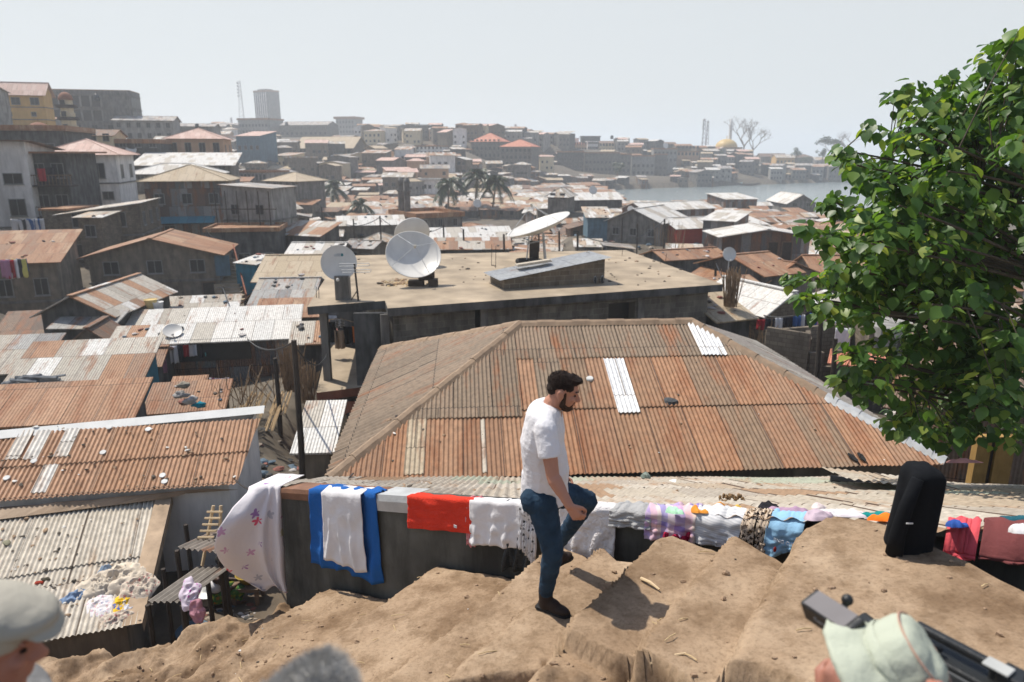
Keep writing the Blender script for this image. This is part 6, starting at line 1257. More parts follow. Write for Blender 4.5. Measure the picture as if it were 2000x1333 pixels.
drape(1452, 1478, 1072, leo, 'left leg of leopard print leggings hanging on the wall', seed=12, fold=.02, nf=1, out=.06, lum=.04, nm='leopard_leggings') ; drape(1481, 1503, 1078, leo, 'right leg of leopard print leggings hanging on the wall', seed=13, fold=.02, nf=1, out=.06, lum=.04, nm='leopard_leggings')
ts = drape(1500, 1572, 1082, cloth('light blue jersey', (.25, .44, .62)), 'light blue T-shirt with pale lettering at the top of the steps', seed=14, fold=.02, nf=2, out=.07, slant=-.7, lum=.03)
fc = bpy.data.curves.new('lettering', 'FONT'); fc.body = 'BNG OAT'; fc.size = .036; fc.extrude = .002; fc.materials.append(cloth('lettering print', (.60, .62, .64), bump=0)); fo = bpy.data.objects.new('lettering', fc); C.objects.link(fo); fo.parent = ts; fo_ts = fo
a = wpt(wt(1521), -.035, .140) - ts.location; fo.location = a; fo.rotation_euler = (math.radians(86), 0, math.atan2(WDX.y, WDX.x))
MB().lump(wpt(wt(1526), -.10, .140) - ts.location, (.012, .006, .022), 2, 8, .3).build('emblem', cloth('dark red print', (.35, .04, .03)), ts)
for px, py, rx, ry, h, mt, lb in ((1318, 1009, .12, .05, .05, cloth('mint trim', (.35, .6, .42)), 'mint green trim peeping behind the plaid shawl'), (1362, 1007, .12, .06, .06, cloth('orange cotton', (.62, .25, .04)), 'orange cloth behind the ribbed white top, left of two'), (1405, 1004, .08, .05, .07, cloth('orange cotton', (0, 0, 0)), 'orange cloth behind the ribbed white top, right of two'), (1440, 1008, .12, .05, .06, cloth('mustard cotton', (.58, .38, .08)), 'mustard cloth beside the orange ones'),
        (1502, 1012, .10, .06, .07, cloth('black knit', (.025, .024, .028)), 'small black knitted hat on the wall top'), (1545, 1024, .22, .07, .06, cloth('mauve cotton', (.36, .24, .33)), 'mauve garment stretched along the roof edge'), (1600, 1030, .2, .09, .06, cloth('mauve stripe', (.45, .36, .42)), 'mauve and white garment right of the light blue T-shirt'), (1625, 1022, .22, .14, .04, white, 'bright white cloth spread on the roof at the right'), (1600, 1012, .10, .06, .05, cloth('pale pink cotton', (.58, .5, .5)), 'pale pink sock like rag above the mauve garment'),
        (1672, 1022, .14, .08, .04, speck('white rose print', (.60, .56, .55), [(.4, .2, .2), (.5, .4, .4)], 22), 'white cloth with rose print left of the teal one'), (1712, 1026, .12, .09, .03, cloth('teal cotton', (.01, .20, .19)), 'flat teal cloth left of the black clothing'), (1724, 1034, .08, .06, .05, cloth('bright orange cotton', (.72, .17, .02)), 'bright orange cloth beside the teal one'), (1655, 1026, .14, .05, .03, cloth('pale stripe cotton', (.55, .52, .56)), 'pale striped sleeve dangling at the step edge'),
        (1870, 1036, .10, .05, .05, cloth('deep blue cotton', (.03, .08, .30)), 'deep blue cloth behind the pink vest'), (1985, 1030, .12, .05, .05, cloth('dark teal cotton', (.02, .09, .12)), 'dark teal cloth at the right edge of the roof'), (1990, 1048, .08, .05, .05, white, 'small white cloth at the right edge below the dark teal one')):
    crumple(on_lean(px, py - (13 if 1500 < px < 1735 else 3), .01), rx, ry, h, mt, lb, px * .01, LN, rz=px)
drape(1843, 1906, 1090, cloth('coral pink jersey', (.62, .09, .11)), 'coral pink vest hung on the wall beside the black clothing', seed=15, fold=.03, nf=2, out=.08, lum=.04)
drape(1912, 2060, 1098, cloth('maroon twill', (.16, .05, .05), scale=4), 'maroon skirt on the wall at the right edge', seed=16, fold=.03, nf=2, out=.08, lum=.05)
p = on_lean(1890, 968, .36); crumple(p, .22, .10, .05, cloth('dusty pink cotton', (.36, .18, .16)), 'dusty pink rag on the pale roof right of the black clothing', 3.3, LN)
# black clothing standing at the step edge
c = D(1793, 990, 3.95); gz = step_z(2.42, 3.95); bc = thing('black_clothing', 'black jacket and trousers draped upright over a post at the stair edge', 'clothes', V((c.x, c.y, gz)))
m = MB(); n = 40; H = D(1793, 914, 3.95).z - gz
for j in range(15):
    f = j / 14; 
    for i in range(n):
        a = 6.283 * i / n; ca, sa_ = math.cos(a), math.sin(a); e = 5.; rr_ = (abs(ca) ** e + abs(sa_) ** e) ** (-1 / e); w = .104 * (1.08 - .20 * f ** 2) * (1 if f < .93 else .96 - (f - .93) * 3); d = .11 * (1 if f < .93 else .9)
        r_ = rr_ * (1 + .09 * noise.noise(V((ca * 2.5, sa_ * 2.5, f * 1.2))) + .04 * math.sin(a * 7 + f * 2)); m.v.append((w * r_ * ca - .03 * (1 - f), d * r_ * sa_, H * f))
for j in range(14):
    for i in range(n): m.f.append([j * n + i, j * n + (i + 1) % n, (j + 1) * n + (i + 1) % n, (j + 1) * n + i]); m.m.append(0)
m.f.append([14 * n + i for i in range(n)]); m.m.append(0); blk = cloth('black denim', (.008, .009, .011), scale=3); m.build('jacket', blk, bc, smooth=True)
m = MB(); m.tube([(-.09, -.10, H * .95), (-.14, -.11, H * .6), (-.16, -.10, H * .25), (-.15, -.08, 0)], [.035, .042, .045, .05], 10); m.build('sleeve', blk, bc, smooth=True); MB().box((-.155, -.165, H * .46), (-.115, -.16, H * .475)).build('label_tag', white, bc)
# patterned bedsheet ballooning off the wall's left end
OUT = [(0, 486, 548), (.05, 484, 549), (.2, 455, 551), (.42, 426, 553), (.60, 418, 557), (.72, 427, 557), (.84, 445, 558), (.93, 478, 560), (1., 506, 563)]
def ol(v):
    for (a, b, c), (d, e, f) in zip(OUT, OUT[1:]):
        if v <= d: k = (v - a) / (d - a); return b + (e - b) * k, c + (f - c) * k
    return OUT[-1][1:]
m = MB(); n, k = 30, 34
for j in range(-5, k + 1):
    for i in range(n + 1):
        f = i / n
        if j < 0: a = wpt(-.42 + .52 * f, .05 + .015 * noise.noise(V((f * 3, j, 0))), .07 * j); m.v.append(tuple(a)); continue
        v = j / k; l_, r_ = ol(v); px = l_ + (r_ - l_) * f; py = 951 + 203 * v + 6 * math.sin(f * 9) * v + (1 - f) * -6 * v; bul = .42 * math.sin(math.pi * min(1, v * 1.05)) * (1 - f) ** .8 + .10 * v
        fo_ = .035 * math.sin(f * 6 + 2.2 * v) + .05 * (f > .62) * math.sin((f - .62) * 26) * min(1, .3 + v) + .02 * noise.noise(V((f * 4, v * 5, 1)))
        m.v.append(tuple(D(px, py, 7.98 - bul - fo_ - .06)))
for j in range(k + 5):
    for i in range(n): m.f.append([j * (n + 1) + i, (j + 1) * (n + 1) + i, (j + 1) * (n + 1) + i + 1, j * (n + 1) + i + 1]); m.m.append(0)
o = m.build('bedsheet', speck('starry sheet print', (.64, .61, .63), [(.64, .61, .63), (.32, .18, .38), (.60, .10, .16), (.48, .44, .30), (.64, .61, .63), (.5, .3, .45), (.40, .40, .45)], 5.0, .24), smooth=True, org=WL); s = o.modifiers.new('thick', 'SOLIDIFY'); s.thickness = .006
tag(o, 'white bedsheet with small coloured stars ballooning off the wall end', 'bedsheet')
# ---------------------------------------------------------------- alley on the left
def lean(nm, label, P, mat, cat='roof', posts=True):
    a, b, c, d = map(V, P); r = thing(nm, label, cat, a); U = (b - a).normalized(); w = d - a; w -= U * w.dot(U); m = MB(); corr(m, a, U, w.normalized(), 0, (b - a).length, lambda u: 0, lambda u: w.length, ((0, w.length),), lam=.11, amp=.018); m.build('sheet', mat, r, world=True)
    m = MB()
    for p in (a, b, c, d): m.tube([p - V((0, 0, .03)), V((p.x, p.y, -9.5))], .035, 6)
    m.build('post', M('darkwood'), r, world=True)
cg = tin('dusty grey sheets', [(.20, .18, .155), (.24, .21, .18)], .2, bump=False)
lean('lean_to_roof', 'small corrugated awning beside the bedsheet, upper of two', (D(345, 1072, 9.3), D(428, 1082, 9.0), D(430, 1022, 10.2), D(362, 1022, 10.4)), cg)
lean('lean_to_roof', 'small corrugated awning in the alley, lower of two', (D(288, 1178, 8.3), D(356, 1178, 8.1), D(404, 1120, 9.1), D(318, 1108, 9.4)), cg)
crumple(D(372, 1160, 8.1), .12, .2, .06, speck('lilac print', (.55, .48, .56), [(.45, .12, .38), (.6, .55, .6)], 20), 'lilac and white cloth hanging off the lower alley awning', 2.2, V((.2, -.6, .7))); crumple(D(384, 1196, 7.95), .10, .16, .06, cloth('rose stripe', (.40, .2, .24)), 'rose coloured rags drooping below the lilac cloth', 4.4, V((.1, -.9, .3)))
a = thing('ladder', 'short wooden ladder leaning in the dark alley behind the bedsheet', 'ladder', D(402, 1050, 9.6)); m = MB(); t = D(424, 988, 9.9) - a.location
for s in (-.14, .14): m.tube([(s, 0, -.6), t + V((s * .4, 0, 0))], .025, 6)
for i in range(5): m.tube([t * (i / 5) + V((-.12, 0, 0)), t * (i / 5) + V((.12, 0, 0))], .018, 5)
m.build('rails', plain('pale dry stick', (0, 0, 0)), a)
AZ = -7.75
def pot(p, r, h, mat, label, lid=False, nm='cooking_pot', bowl=False):
    t = thing(nm, label, 'pot' if not bowl else 'basin', p)
    if bowl: MB().lathe([(.001, 0), (r * .6, 0), (r, h), (r * 1.06, h), (r * .95, h * .9), (r * .55, .02), (.001, .02)], 24).build('bowl', mat, t, smooth=True)
    else: MB().lathe([(.001, 0), (r * .8, 0), (r, h * .35), (r, h), (r * 1.08, h), (r * .9, h * .96), (r * .85, .03), (.001, .03)], 24).build('pot', mat, t, smooth=True)
    if lid: MB().lathe([(r * 1.05, h), (r * .6, h * 1.18), (.04, h * 1.25), (.04, h * 1.4), (.001, h * 1.42)], 24).build('lid', M('steel'), t, smooth=True)
def Gz(px, py): return Z(px, py, AZ)
pot(Gz(410, 1178), .20, .22, plain('sooty aluminium', (.28, .28, .27), rough=.5), 'aluminium pot with lid next to the crouching woman', True)
pot(Gz(378, 1243), .26, .12, plain('blue enamel', (.04, .08, .12), rough=.4), 'dark enamel basin on the ground at the lower alley', False, 'basin', True)
pot(Gz(487, 1170) + V((0, 0, .35)), .19, .16, plain('yellow blue enamel', (.40, .28, .05), rough=.4), 'yellow and blue rimmed basin beside the wall end', False, 'basin', True)
pot(Gz(490, 1168) + V((0, 0, .5)), .13, .1, M('steel'), 'steel bowl sitting in the yellow and blue basin', False, 'bowl', True)
r = thing('stool', 'low rough stool holding the basins by the wall end', 'stool', Gz(487, 1172)); MB().box((-.25, -.2, .28), (.25, .2, .34)).build('seat', M('wood'), r)
for sx in (-.2, .2):
    for sy in (-.15, .15): MB().box((sx - .03, sy - .03, 0), (sx + .03, sy + .03, .28)).build('leg', M('wood'), r)
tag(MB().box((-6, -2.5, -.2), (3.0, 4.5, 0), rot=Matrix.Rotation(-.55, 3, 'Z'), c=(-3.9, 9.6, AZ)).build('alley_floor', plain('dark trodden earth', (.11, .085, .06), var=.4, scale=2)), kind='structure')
m = MB(); q = random.Random(5)
for i in range(160): p = Gz(q.uniform(360, 500), q.uniform(1150, 1235)); s = q.uniform(.01, .05); m.lump(p, (s * 1.6, s, s * .6), i, 6, .6, mi=q.randrange(6))
tag(m.build('alley_rubbish', lm), kind='stuff')
# cables, bamboo, thatch bundle, outdoor stairs
def cable(P, r, label): P = [V(p) for p in P]; tag(MB().tube(P, r, 5).build('cable', M('black'), org=P[0]), label, 'cable')
def sagline(a, b, s, n=10): return [V(a).lerp(V(b), i / n) - V((0, 0, s * 4 * (i / n) * (1 - i / n))) for i in range(n + 1)]
cable(sagline(D(548, 950, 8.1), D(690, 925, 12.7), .25), .018, 'black cable sagging from the wall end to the hip roof'); cable(sagline(D(460, 938, 12.2), D(520, 955, 9.), .1), .015, 'thin cable from the left rust roof to the bedsheet corner')
cable(sagline(D(400, 448, 66), D(490, 500, 60), .6), .04, 'upper of two slanting wires on the left bank'); cable(sagline(D(398, 450, 66), D(485, 506, 60), 1.), .04, 'lower of two slanting wires on the left bank')
for i, (a, b, ya, yb, sg, lb) in enumerate((((742, 425), (866, 443), 80, 75, 1.2, 'wire between the two poles behind the front dish'), ((628, 408), (742, 425), 95, 80, 1.5, 'wire running from the tall left pole to the pole behind the dishes'), ((1128, 457), (1298, 430), 60, 75, 1.4, 'wire above the rust roofs right of the leaning dish'), ((1605, 600), (1398, 514), 22, 45, 1.5, 'long wire from the stout dark pole toward the little dish'), ((574, 668), (435, 562), 17.5, 46, 1.6, 'wire from the lane pole up to the outdoor stairs'), ((574, 672), (640, 690), 17.5, 24.4, .5, 'short wire from the lane pole to the porch'))): cable(sagline(D(*a, ya), D(*b, yb), sg, 14), .012 + .00035 * max(ya, yb), lb)
def bundle(c, h, r, n, mat, label, nm='reed_bundle', seed=1, lean_=.12, cat='bundle'):
    q = random.Random(seed); m = MB()
    for i in range(n):
        a = q.random() * 6.28; rr_ = r * q.random() ** .5; x, y = rr_ * math.cos(a), rr_ * math.sin(a); m.tube([(x, y, -.3), (x * 1.2 + q.gauss(0, lean_), y * 1.2 + q.gauss(0, lean_), h * q.uniform(.6, 1.05))], q.uniform(.008, .02), 4)
    return tag(_pl(m, nm, mat, c), label, cat)
reed = plain('dry reed', (.26, .18, .11), var=.4, scale=6, bump=0)
bundle(D(572, 748, 26), 1.5, .32, 110, reed, 'tall bundle of dry reeds standing against the pole'); bundle(D(601, 770, 24), 1.2, .25, 70, reed, 'shorter reed bundle right of the pole', seed=2); bundle(D(1428, 585, 29), 1.3, .28, 80, reed, 'thatch of dry reeds at the right corner of the concrete building', seed=3)
bundle(D(450, 800, 24), 1.3, 1.0, 22, reed, 'spiky stakes and sticks behind the left rust roof', nm='stick_pile', seed=4, lean_=.4); bundle(D(505, 775, 25.5), 1.1, .8, 22, reed, 'leaning bean poles in front of the reed bundle', nm='stick_pile', seed=5, lean_=.4); bundle(D(1478, 690, 29.5), 1.6, .7, 22, reed, 'bamboo poles and broken crates below the white gable house', nm='stick_pile', seed=6, lean_=.25)
bundle(D(1310, 480, 66), 2.2, 1.6, 26, reed, 'thicket of thin stakes between the rust roofs', nm='stick_pile', seed=7, lean_=.1)
for cx, cy, y, k, lb in ((535, 772, 25, 7, 'fan of pale cane laths behind the left rust roof'), (500, 800, 23.5, 8, 'second fan of cane laths nearer the rust roof ridge')):
    m = MB(); q = random.Random(k)
    for i in range(26): p = V((q.uniform(-.9, .9), q.uniform(-.2, .2), 0)); m.tube([p + V((0, 0, .1)), p + V((q.uniform(-.05, .05), -1.0, -.35))], .025, 4)
    tag(_pl(m, 'cane_laths', plain('pale cane', (.42, .30, .17)), D(cx, cy, y)), lb, 'canes')
st = thing('outdoor_stairs', 'steep concrete stairs with a railing between the grey house and the blue hut', 'stairs', D(455, 600, 53)); m = MB(); a, b = V((0, 0, 0)), D(432, 500, 60) - st.location
for i in range(14): p = a.lerp(b, i / 14); m.box((-1.0, -.25, -.6), (1.0, .35, 0), c=p)
m.build('steps', dust, st); m = MB()
for i in range(0, 15, 2): p = a.lerp(b, i / 14); m.tube([p + V((1.1, 0, 0)), p + V((1.1, 0, .95))], .04, 5)
m.tube([a + V((1.1, 0, .95)), b + V((1.1, 0, .95))], .06, 5); m.build('railing', plain('terracotta paint', (0, 0, 0)), st)
# washing far and near
wash = [cloth('wash %d' % i, c) for i, c in enumerate([(.6, .6, .62), (.35, .03, .04), (.05, .12, .3), (.03, .03, .04), (.55, .5, .15), (.4, .2, .3), (.1, .35, .35)])]
WN_ = ['white', 'dark red', 'navy blue', 'black', 'yellow', 'mauve', 'turquoise']; q = random.Random(8)
def line(px0, py0, px1, py1, y0, y1, n, sz, where, cols=None):
    """a row of washing along a line; every piece is a thing of its own"""
    seen = {}; items = []
    for i in range(n):
        f = (i + .5) / n; k = (cols[i % len(cols)] if cols else q.randrange(7)); w = sz * q.uniform(.7, 1.1); c = D(px0, py0, y0).lerp(D(px1, py1, y1), f); items.append((frag(c, w, sz * q.uniform(.9, 1.6), wash[k], 'x', nm='hanging_cloth', seed=i + px0, grp='washing on the lines ' + where), k)); seen[k] = seen.get(k, 0) + 1
    cnt = {}
    for o, k in items: cnt[k] = cnt.get(k, 0) + 1; o['label'] = WN_[k] + ' garment on the line ' + where + (f', {["first", "second", "third", "fourth", "fifth", "sixth"][cnt[k] - 1]} from the left' if seen[k] > 1 else '')
line(330, 676, 412, 670, 30.1, 31, 7, .5, 'in the white roofed gallery', [0, 3, 1, 0, 3, 6, 2]); line(418, 668, 478, 664, 31, 31.8, 5, .5, 'at the right half of the gallery', [2, 0, 3, 5, 0]); line(5, 508, 45, 505, 46.5, 47, 6, .9, 'in front of the left edge house', [5, 1, 0, 3, 4, 2]); line(28, 428, 80, 427, 64.5, 64.5, 5, 1.1, 'in the basement opening', [0, 3, 0, 2, 0]); line(160, 382, 188, 384, 80, 80, 4, 1.2, 'below the white tiled house', [3, 3, 5, 3])
line(1478, 745 - 120, 1600, 612, 29.6, 30.2, 7, .45, 'below the white gable house', [1, 3, 0, 3, 2, 0, 3]); line(1580, 600, 1640, 640, 29, 28, 5, .6, 'right of the white gable house', [3, 2, 5, 0, 1]); line(285, 690, 318, 698, 29, 29, 3, .6, 'by the patchwork roof', [0, 3, 5]); line(70, 330, 140, 322, 69.5, 74, 4, 1.0, 'on the timber balcony', [1, 3, 3, 0])
frag(D(1648, 640, 25.2), .55, .9, white, 'white sheet drying over the unfinished block wall', seed=3, yaw=-.2); frag(D(428, 738, 26.5), .75, .6, speck('mauve print', (.5, .46, .5), [(.25, .05, .15)], 8), 'pale cloth with dark red print hung on a line below the gallery shack', seed=4); frag(D(192, 745, 24.2), .8, .55, cloth('olive curtain', (.20, .18, .08)), 'olive curtain hanging in the doorway of the patchwork shack', seed=6)
# bundles on the little shed and odds and ends
for px, py, s, co, lb in ((352, 772, .3, (.3, .29, .28), 'grey bundle on the little shed roof, left'), (372, 782, .32, (.42, .41, .4), 'pale sack on the little shed roof, middle'), (360, 752, .25, (.26, .24, .2), 'brown tarp bundle on the little shed roof, back'), (390, 792, .25, (.01, .22, .30), 'turquoise bag at the edge of the little shed roof')): p = D(px, py, 22.6); tag(MB().lump(p, (s * .75, s * .5, s * .36), px, 16, .9).build('bundle', cloth('bundle ' + lb[:9], co, scale=6, bump=.6), org=p, smooth=True), lb, 'bundle')
for px, py, y, s, co, lb in ((81, 760, 25, .22, (.6, .6, .6), 'white plastic bucket on the patchwork roof edge'), (296, 605, 40, .35, (.55, .42, .2), 'yellow crate by the striped roof'), (310, 607, 40, .3, (.6, .6, .6), 'white box by the striped roof')): p = D(px, py, y); tag(MB().lathe([(.001, 0), (s * .7, 0), (s, s * 1.7), (s * 1.06, s * 1.7), (s * .9, s * 1.6), (.001, s * 1.5)], 14, Matrix.Translation(p)).build('bucket', cloth('bucket ' + lb[:6], co, bump=0)), lb, 'bucket')
p = D(100, 768, 24.6); crumple(p, .5, .2, .12, cloth('red cloth', (.45, .04, .03)), 'red cloth lying at the eave of the patchwork roof', 1.1)
m = MB(); q = random.Random(6)
for i in range(26): a = D(q.uniform(0, 66), q.uniform(735, 770), 24); m.tube([a, a + V((q.uniform(.6, 1.5), q.uniform(-.2, .2), q.uniform(-.1, .25)))], q.uniform(.03, .07), 5)
tag(_pl(m, 'torn_tarpaulin', plain('grey tarp strips', (.22, .23, .24), var=.5), V((0, 0, 0))), 'heap of torn grey tarpaulin strips on the roof at the left edge', 'tarpaulin')
pr = [(.28 + .1 * math.cos(a), .1 * math.sin(a)) for a in [6.283 * i / 10 for i in range(11)]]; tag(MB().lathe(pr, 20, Matrix.Translation(D(10, 772, 23.6))).build('tyre', M('rubber'), smooth=True), 'old tyre on the torn tarpaulin at the left edge', 'tyre')
b = D(1938, 900, 12.4); yp = thing('gate_post', 'pair of ochre painted posts under the tree at the right', 'post', V((b.x, b.y, -7.6))); oc = plain('ochre paint', (.33, .20, .065), var=.2, scale=4, dark=.3)
for x, w in ((-.22, .16), (.18, .2)): MB().box((x - w, -.08, -.5), (x + w - .06, .08, 2.55)).build('panel', oc, yp)
MB().box((-.08, -.02, -.5), (-.0, .06, 2.5)).build('gap_bar', M('darkwood'), yp)
# ---------------------------------------------------------------- the big leaved tree on the right
TO = [(2010, 50), (1960, 85), (1930, 115), (1860, 150), (1800, 172), (1755, 185), (1735, 215), (1720, 262), (1690, 290), (1640, 300), (1655, 345), (1690, 372), (1650, 388), (1612, 388), (1618, 430), (1585, 470), (1560, 530), (1575, 590), (1640, 618), (1690, 640), (1715, 668), (1668, 700), (1640, 752), (1690, 765), (1740, 805), (1800, 825), (1850, 840), (1930, 830), (2010, 800), (2300, 770), (2300, 20)]
def inside(x, y):
    c = False
    for (a, b), (d, e) in zip(TO, TO[1:] + TO[:1]):
        if (b > y) != (e > y) and x < (d - a) * (y - b) / (e - b) + a: c = not c
    return c
q = random.Random(31); tb = V((8.6, 10.2, -7.)); tree = thing('broadleaf_tree', 'big leaved green tree filling the right edge', 'tree', tb); tips = []
TIPS = [(1990, 62), (1925, 112), (1862, 152), (1800, 172), (1760, 186), (1728, 255), (1648, 302), (1690, 330), (1622, 392), (1592, 462), (1572, 535), (1590, 590), (1650, 612), (1700, 560), (1668, 702), (1650, 752), (1705, 780), (1748, 815), (1800, 835), (1860, 850), (1930, 835), (1690, 420), (1640, 520)]
RAD = []
for k, (x, y) in enumerate(TIPS):
    x -= 10      # leafy limbs reaching out, with air between them
    dx, dy = 2040 - x, (500 + (y - 500) * .35) - y; l = math.hypot(dx, dy); y0 = q.uniform(8.2, 10.2); d = 0.
    while d < min(l, 330):
        f = d / l; tips.append(D(x + dx * f + q.gauss(0, 9), y + dy * f + q.gauss(0, 9) + 10 * math.sin(d * .03), y0 + .9 * f + q.gauss(0, .15))); RAD.append(.15 + min(.16, d * .0016)); d += q.uniform(20, 34)
tries = 0; inner = []
while len(inner) < 160 and tries < 9000:
    tries += 1; x, y = q.uniform(1640, 2280), q.uniform(60, 850)
    if not inside(x - 62, y + (25 if y < 300 else -25)) or noise.noise(V((x / 80, y / 65, 4.))) < -.07: continue
    pt = D(x, y, q.uniform(7.4, 9.6) if tries % 2 else q.uniform(8.4, 11.6))
    if any((pt - t).length < .40 for t in inner): continue
    inner.append(pt); tips.append(pt); RAD.append(q.uniform(.16, .38))
m = MB(); top = V((8.3, 10., 2.5)); m.tube([tb - V((0, 0, 1)), V((8.5, 10.1, -4.5)), V((8.2, 9.9, -2)), top], [.24, .2, .16, .08], 10)
nodes = [V((8.45, 10.1, -4)), V((8.35, 10, -3)), V((8.2, 9.9, -2)), V((8.22, 9.9, -1)), V((8.25, 9.95, 0)), V((8.28, 10, 1)), V((8.3, 10, 2))]; mains = []
for t in sorted(tips, key=lambda t: -(t - V((8.2, 9.9, t.z))).length)[:46]:
    s = min(nodes, key=lambda n_: abs(n_.z - (t.z - .3 * (t - V((8.2, 9.9, t.z))).length)) ); md = s.lerp(t, .5) + V((q.uniform(-.2, .2), q.uniform(-.2, .2), q.uniform(.05, .35))); P = []
    for i in range(7): f = i / 6; P.append(s * (1 - f) ** 2 + md * 2 * f * (1 - f) + t * f * f)
    m.tube(P, [.028 * (1 - .8 * i / 6) + .005 for i in range(7)], 6); mains += P[2:]
for t in tips:
    s = min(mains, key=lambda n_: (n_ - t).length)
    if (s - t).length > .02: m.tube([s, s.lerp(t, .5) + V((0, 0, .05)), t], [.009, .007, .005], 5)
m.build('trunk', plain('dark branch bark', (.075, .06, .045), var=.3, scale=6), tree, world=True)
m = MB(); LV = [(0, 0, 0), (.16, -.30, .03), (.44, -.44, .0), (.75, -.26, -.10), (1.0, 0, -.26), (.75, .26, -.10), (.44, .44, .0), (.16, .30, .03), (.45, 0, -.07)]
def leaf(p, ax, nrm, s):
    ax = ax.normalized(); w = nrm.cross(ax)
    if w.length < .01: w = ax.orthogonal()
    w.normalize(); nn = ax.cross(w); m.add([p + (ax * a + w * b + nn * c) * s for a, b, c in LV], [(8, 0, 1), (8, 1, 2), (8, 2, 3), (8, 3, 4), (8, 4, 5), (8, 5, 6), (8, 6, 7), (8, 7, 0)])
for t, R0 in zip(tips, RAD):
    nl = int(14 + R0 * q.uniform(35, 75))
    for i in range(nl):
        d = V((q.gauss(0, 1), q.gauss(0, 1), q.gauss(0, .8))).normalized(); p = t + d * R0 * q.random() ** .45; ax = V((d.x + q.gauss(0, .35), d.y + q.gauss(0, .35), -.55 + q.gauss(0, .35))); leaf(p, ax, V((d.x * .5 + q.gauss(0, .25), d.y * .5 + q.gauss(0, .25), 1.)), q.choice([q.uniform(.05, .10), q.uniform(.10, .20), q.uniform(.12, .19)]))
m.build('crown', leafmat('big green leaves', (.070, .150, .036), .45), tree, world=True, smooth=True)
# ---------------------------------------------------------------- people
SKIN = plain('tanned skin', (.40, .19, .125), rough=.55, var=.10, scale=7, bump=.08, spec=.35); DSKIN = plain('dark skin', (.065, .035, .024), rough=.5, var=.1, scale=7, bump=0, spec=.4); PSKIN = plain('ruddy skin', (.33, .145, .10), rough=.5, var=.1, scale=9, bump=.1, spec=.35)
def limb(m, p, r, q_, s, flat=False, n=14):
    """tapered limb piece; ends rounded unless flat"""
    p, q_ = V(p), V(q_); d = (q_ - p); L_ = d.length; M4 = Matrix.Translation(p) @ d.to_track_quat('Z', 'Y').to_matrix().to_4x4()
    if flat: pr = [(.001, 0), (r, 0), (s, L_), (.001, L_)]
    else: pr = [(.001, -r)] + [(r * math.cos(a), r * math.sin(a)) for a in (-1.2, -.8, -.4, 0)] + [(s * math.cos(a), L_ + s * math.sin(a)) for a in (0, .4, .8, 1.2)] + [(.001, L_ + s)]
    m.lathe(pr, n, M4)
def chain(m, pts, rad, n=14):
    for a, b, r, s in zip(pts, pts[1:], rad, rad[1:]): limb(m, a, r, b, s, n=n)
def ell(m, c, r, rot=None, n=18):
    M4 = Matrix.Translation(V(c)) @ (rot.to_4x4() if rot else Matrix()); k = 12
    m.lathe([(max(.001, math.sin(math.pi * i / k)), -math.cos(math.pi * i / k)) for i in range(k + 1)], n, M4 @ Matrix.Diagonal((r[0], r[1], r[2], 1)))
def fuse(m, name, mat, parent, vox=.008, smooth=6, tex=None, amp=0., tsz=.05):
    """melt the pieces into one continuous surface"""
    o = m.build(name, mat, parent, smooth=True, world=True); r = o.modifiers.new('fuse', 'REMESH'); r.mode = 'VOXEL'; r.voxel_size = vox; r.use_smooth_shade = True
    if smooth: s = o.modifiers.new('soft', 'SMOOTH'); s.factor = .5; s.iterations = smooth
    if tex:
        t = bpy.data.textures.get(tex) or bpy.data.textures.new(tex, 'CLOUDS'); t.noise_scale = tsz; d = o.modifiers.new('folds', 'DISPLACE'); d.texture = t; d.strength = amp; d.mid_level = .5; d.texture_coords = 'LOCAL'
    return o
def frame(fwd, up=(0, 0, 1)):
    f = V(fwd).normalized(); s = V(up).cross(f).normalized(); u = f.cross(s); return Matrix((f, s, u)).transposed()    # columns: forward, left, up
def head(m, c, R3, k=1.):
    """skull, jaw, nose, lips, brow and ears around centre c"""
    g = lambda x, y, z: V(c) + R3 @ (V((x, y, z)) * k)
    def e(p, r, ry=0.): ell(m, g(*p), [a * k for a in r], R3 @ Matrix.Rotation(ry, 3, 'Y'))
    e((-.012, 0, .035), (.098, .077, .088)); e((.022, 0, -.035), (.072, .062, .082)); e((.045, 0, -.085), (.042, .040, .032)); e((.066, 0, -.098), (.022, .026, .020)); e((-.02, 0, -.04), (.06, .062, .06))
    e((.078, 0, .028), (.018, .055, .014)); limb(m, g(.085, 0, .012), .011 * k, g(.112, 0, -.024), .0145 * k); e((.100, .013, -.030), (.012, .010, .009)); e((.100, -.013, -.030), (.012, .010, .009))
    e((.087, 0, -.056), (.014, .024, .008)); e((.085, 0, -.070), (.013, .021, .009)); e((.070, .040, -.018), (.020, .020, .020)); e((.070, -.040, -.018), (.020, .020, .020))
    for s in (1, -1): e((-.014, .083 * s, -.006), (.024, .012, .037), -.2); e((-.020, .089 * s, .008), (.019, .010, .021)); e((-.008, .084 * s, -.034), (.012, .010, .013))
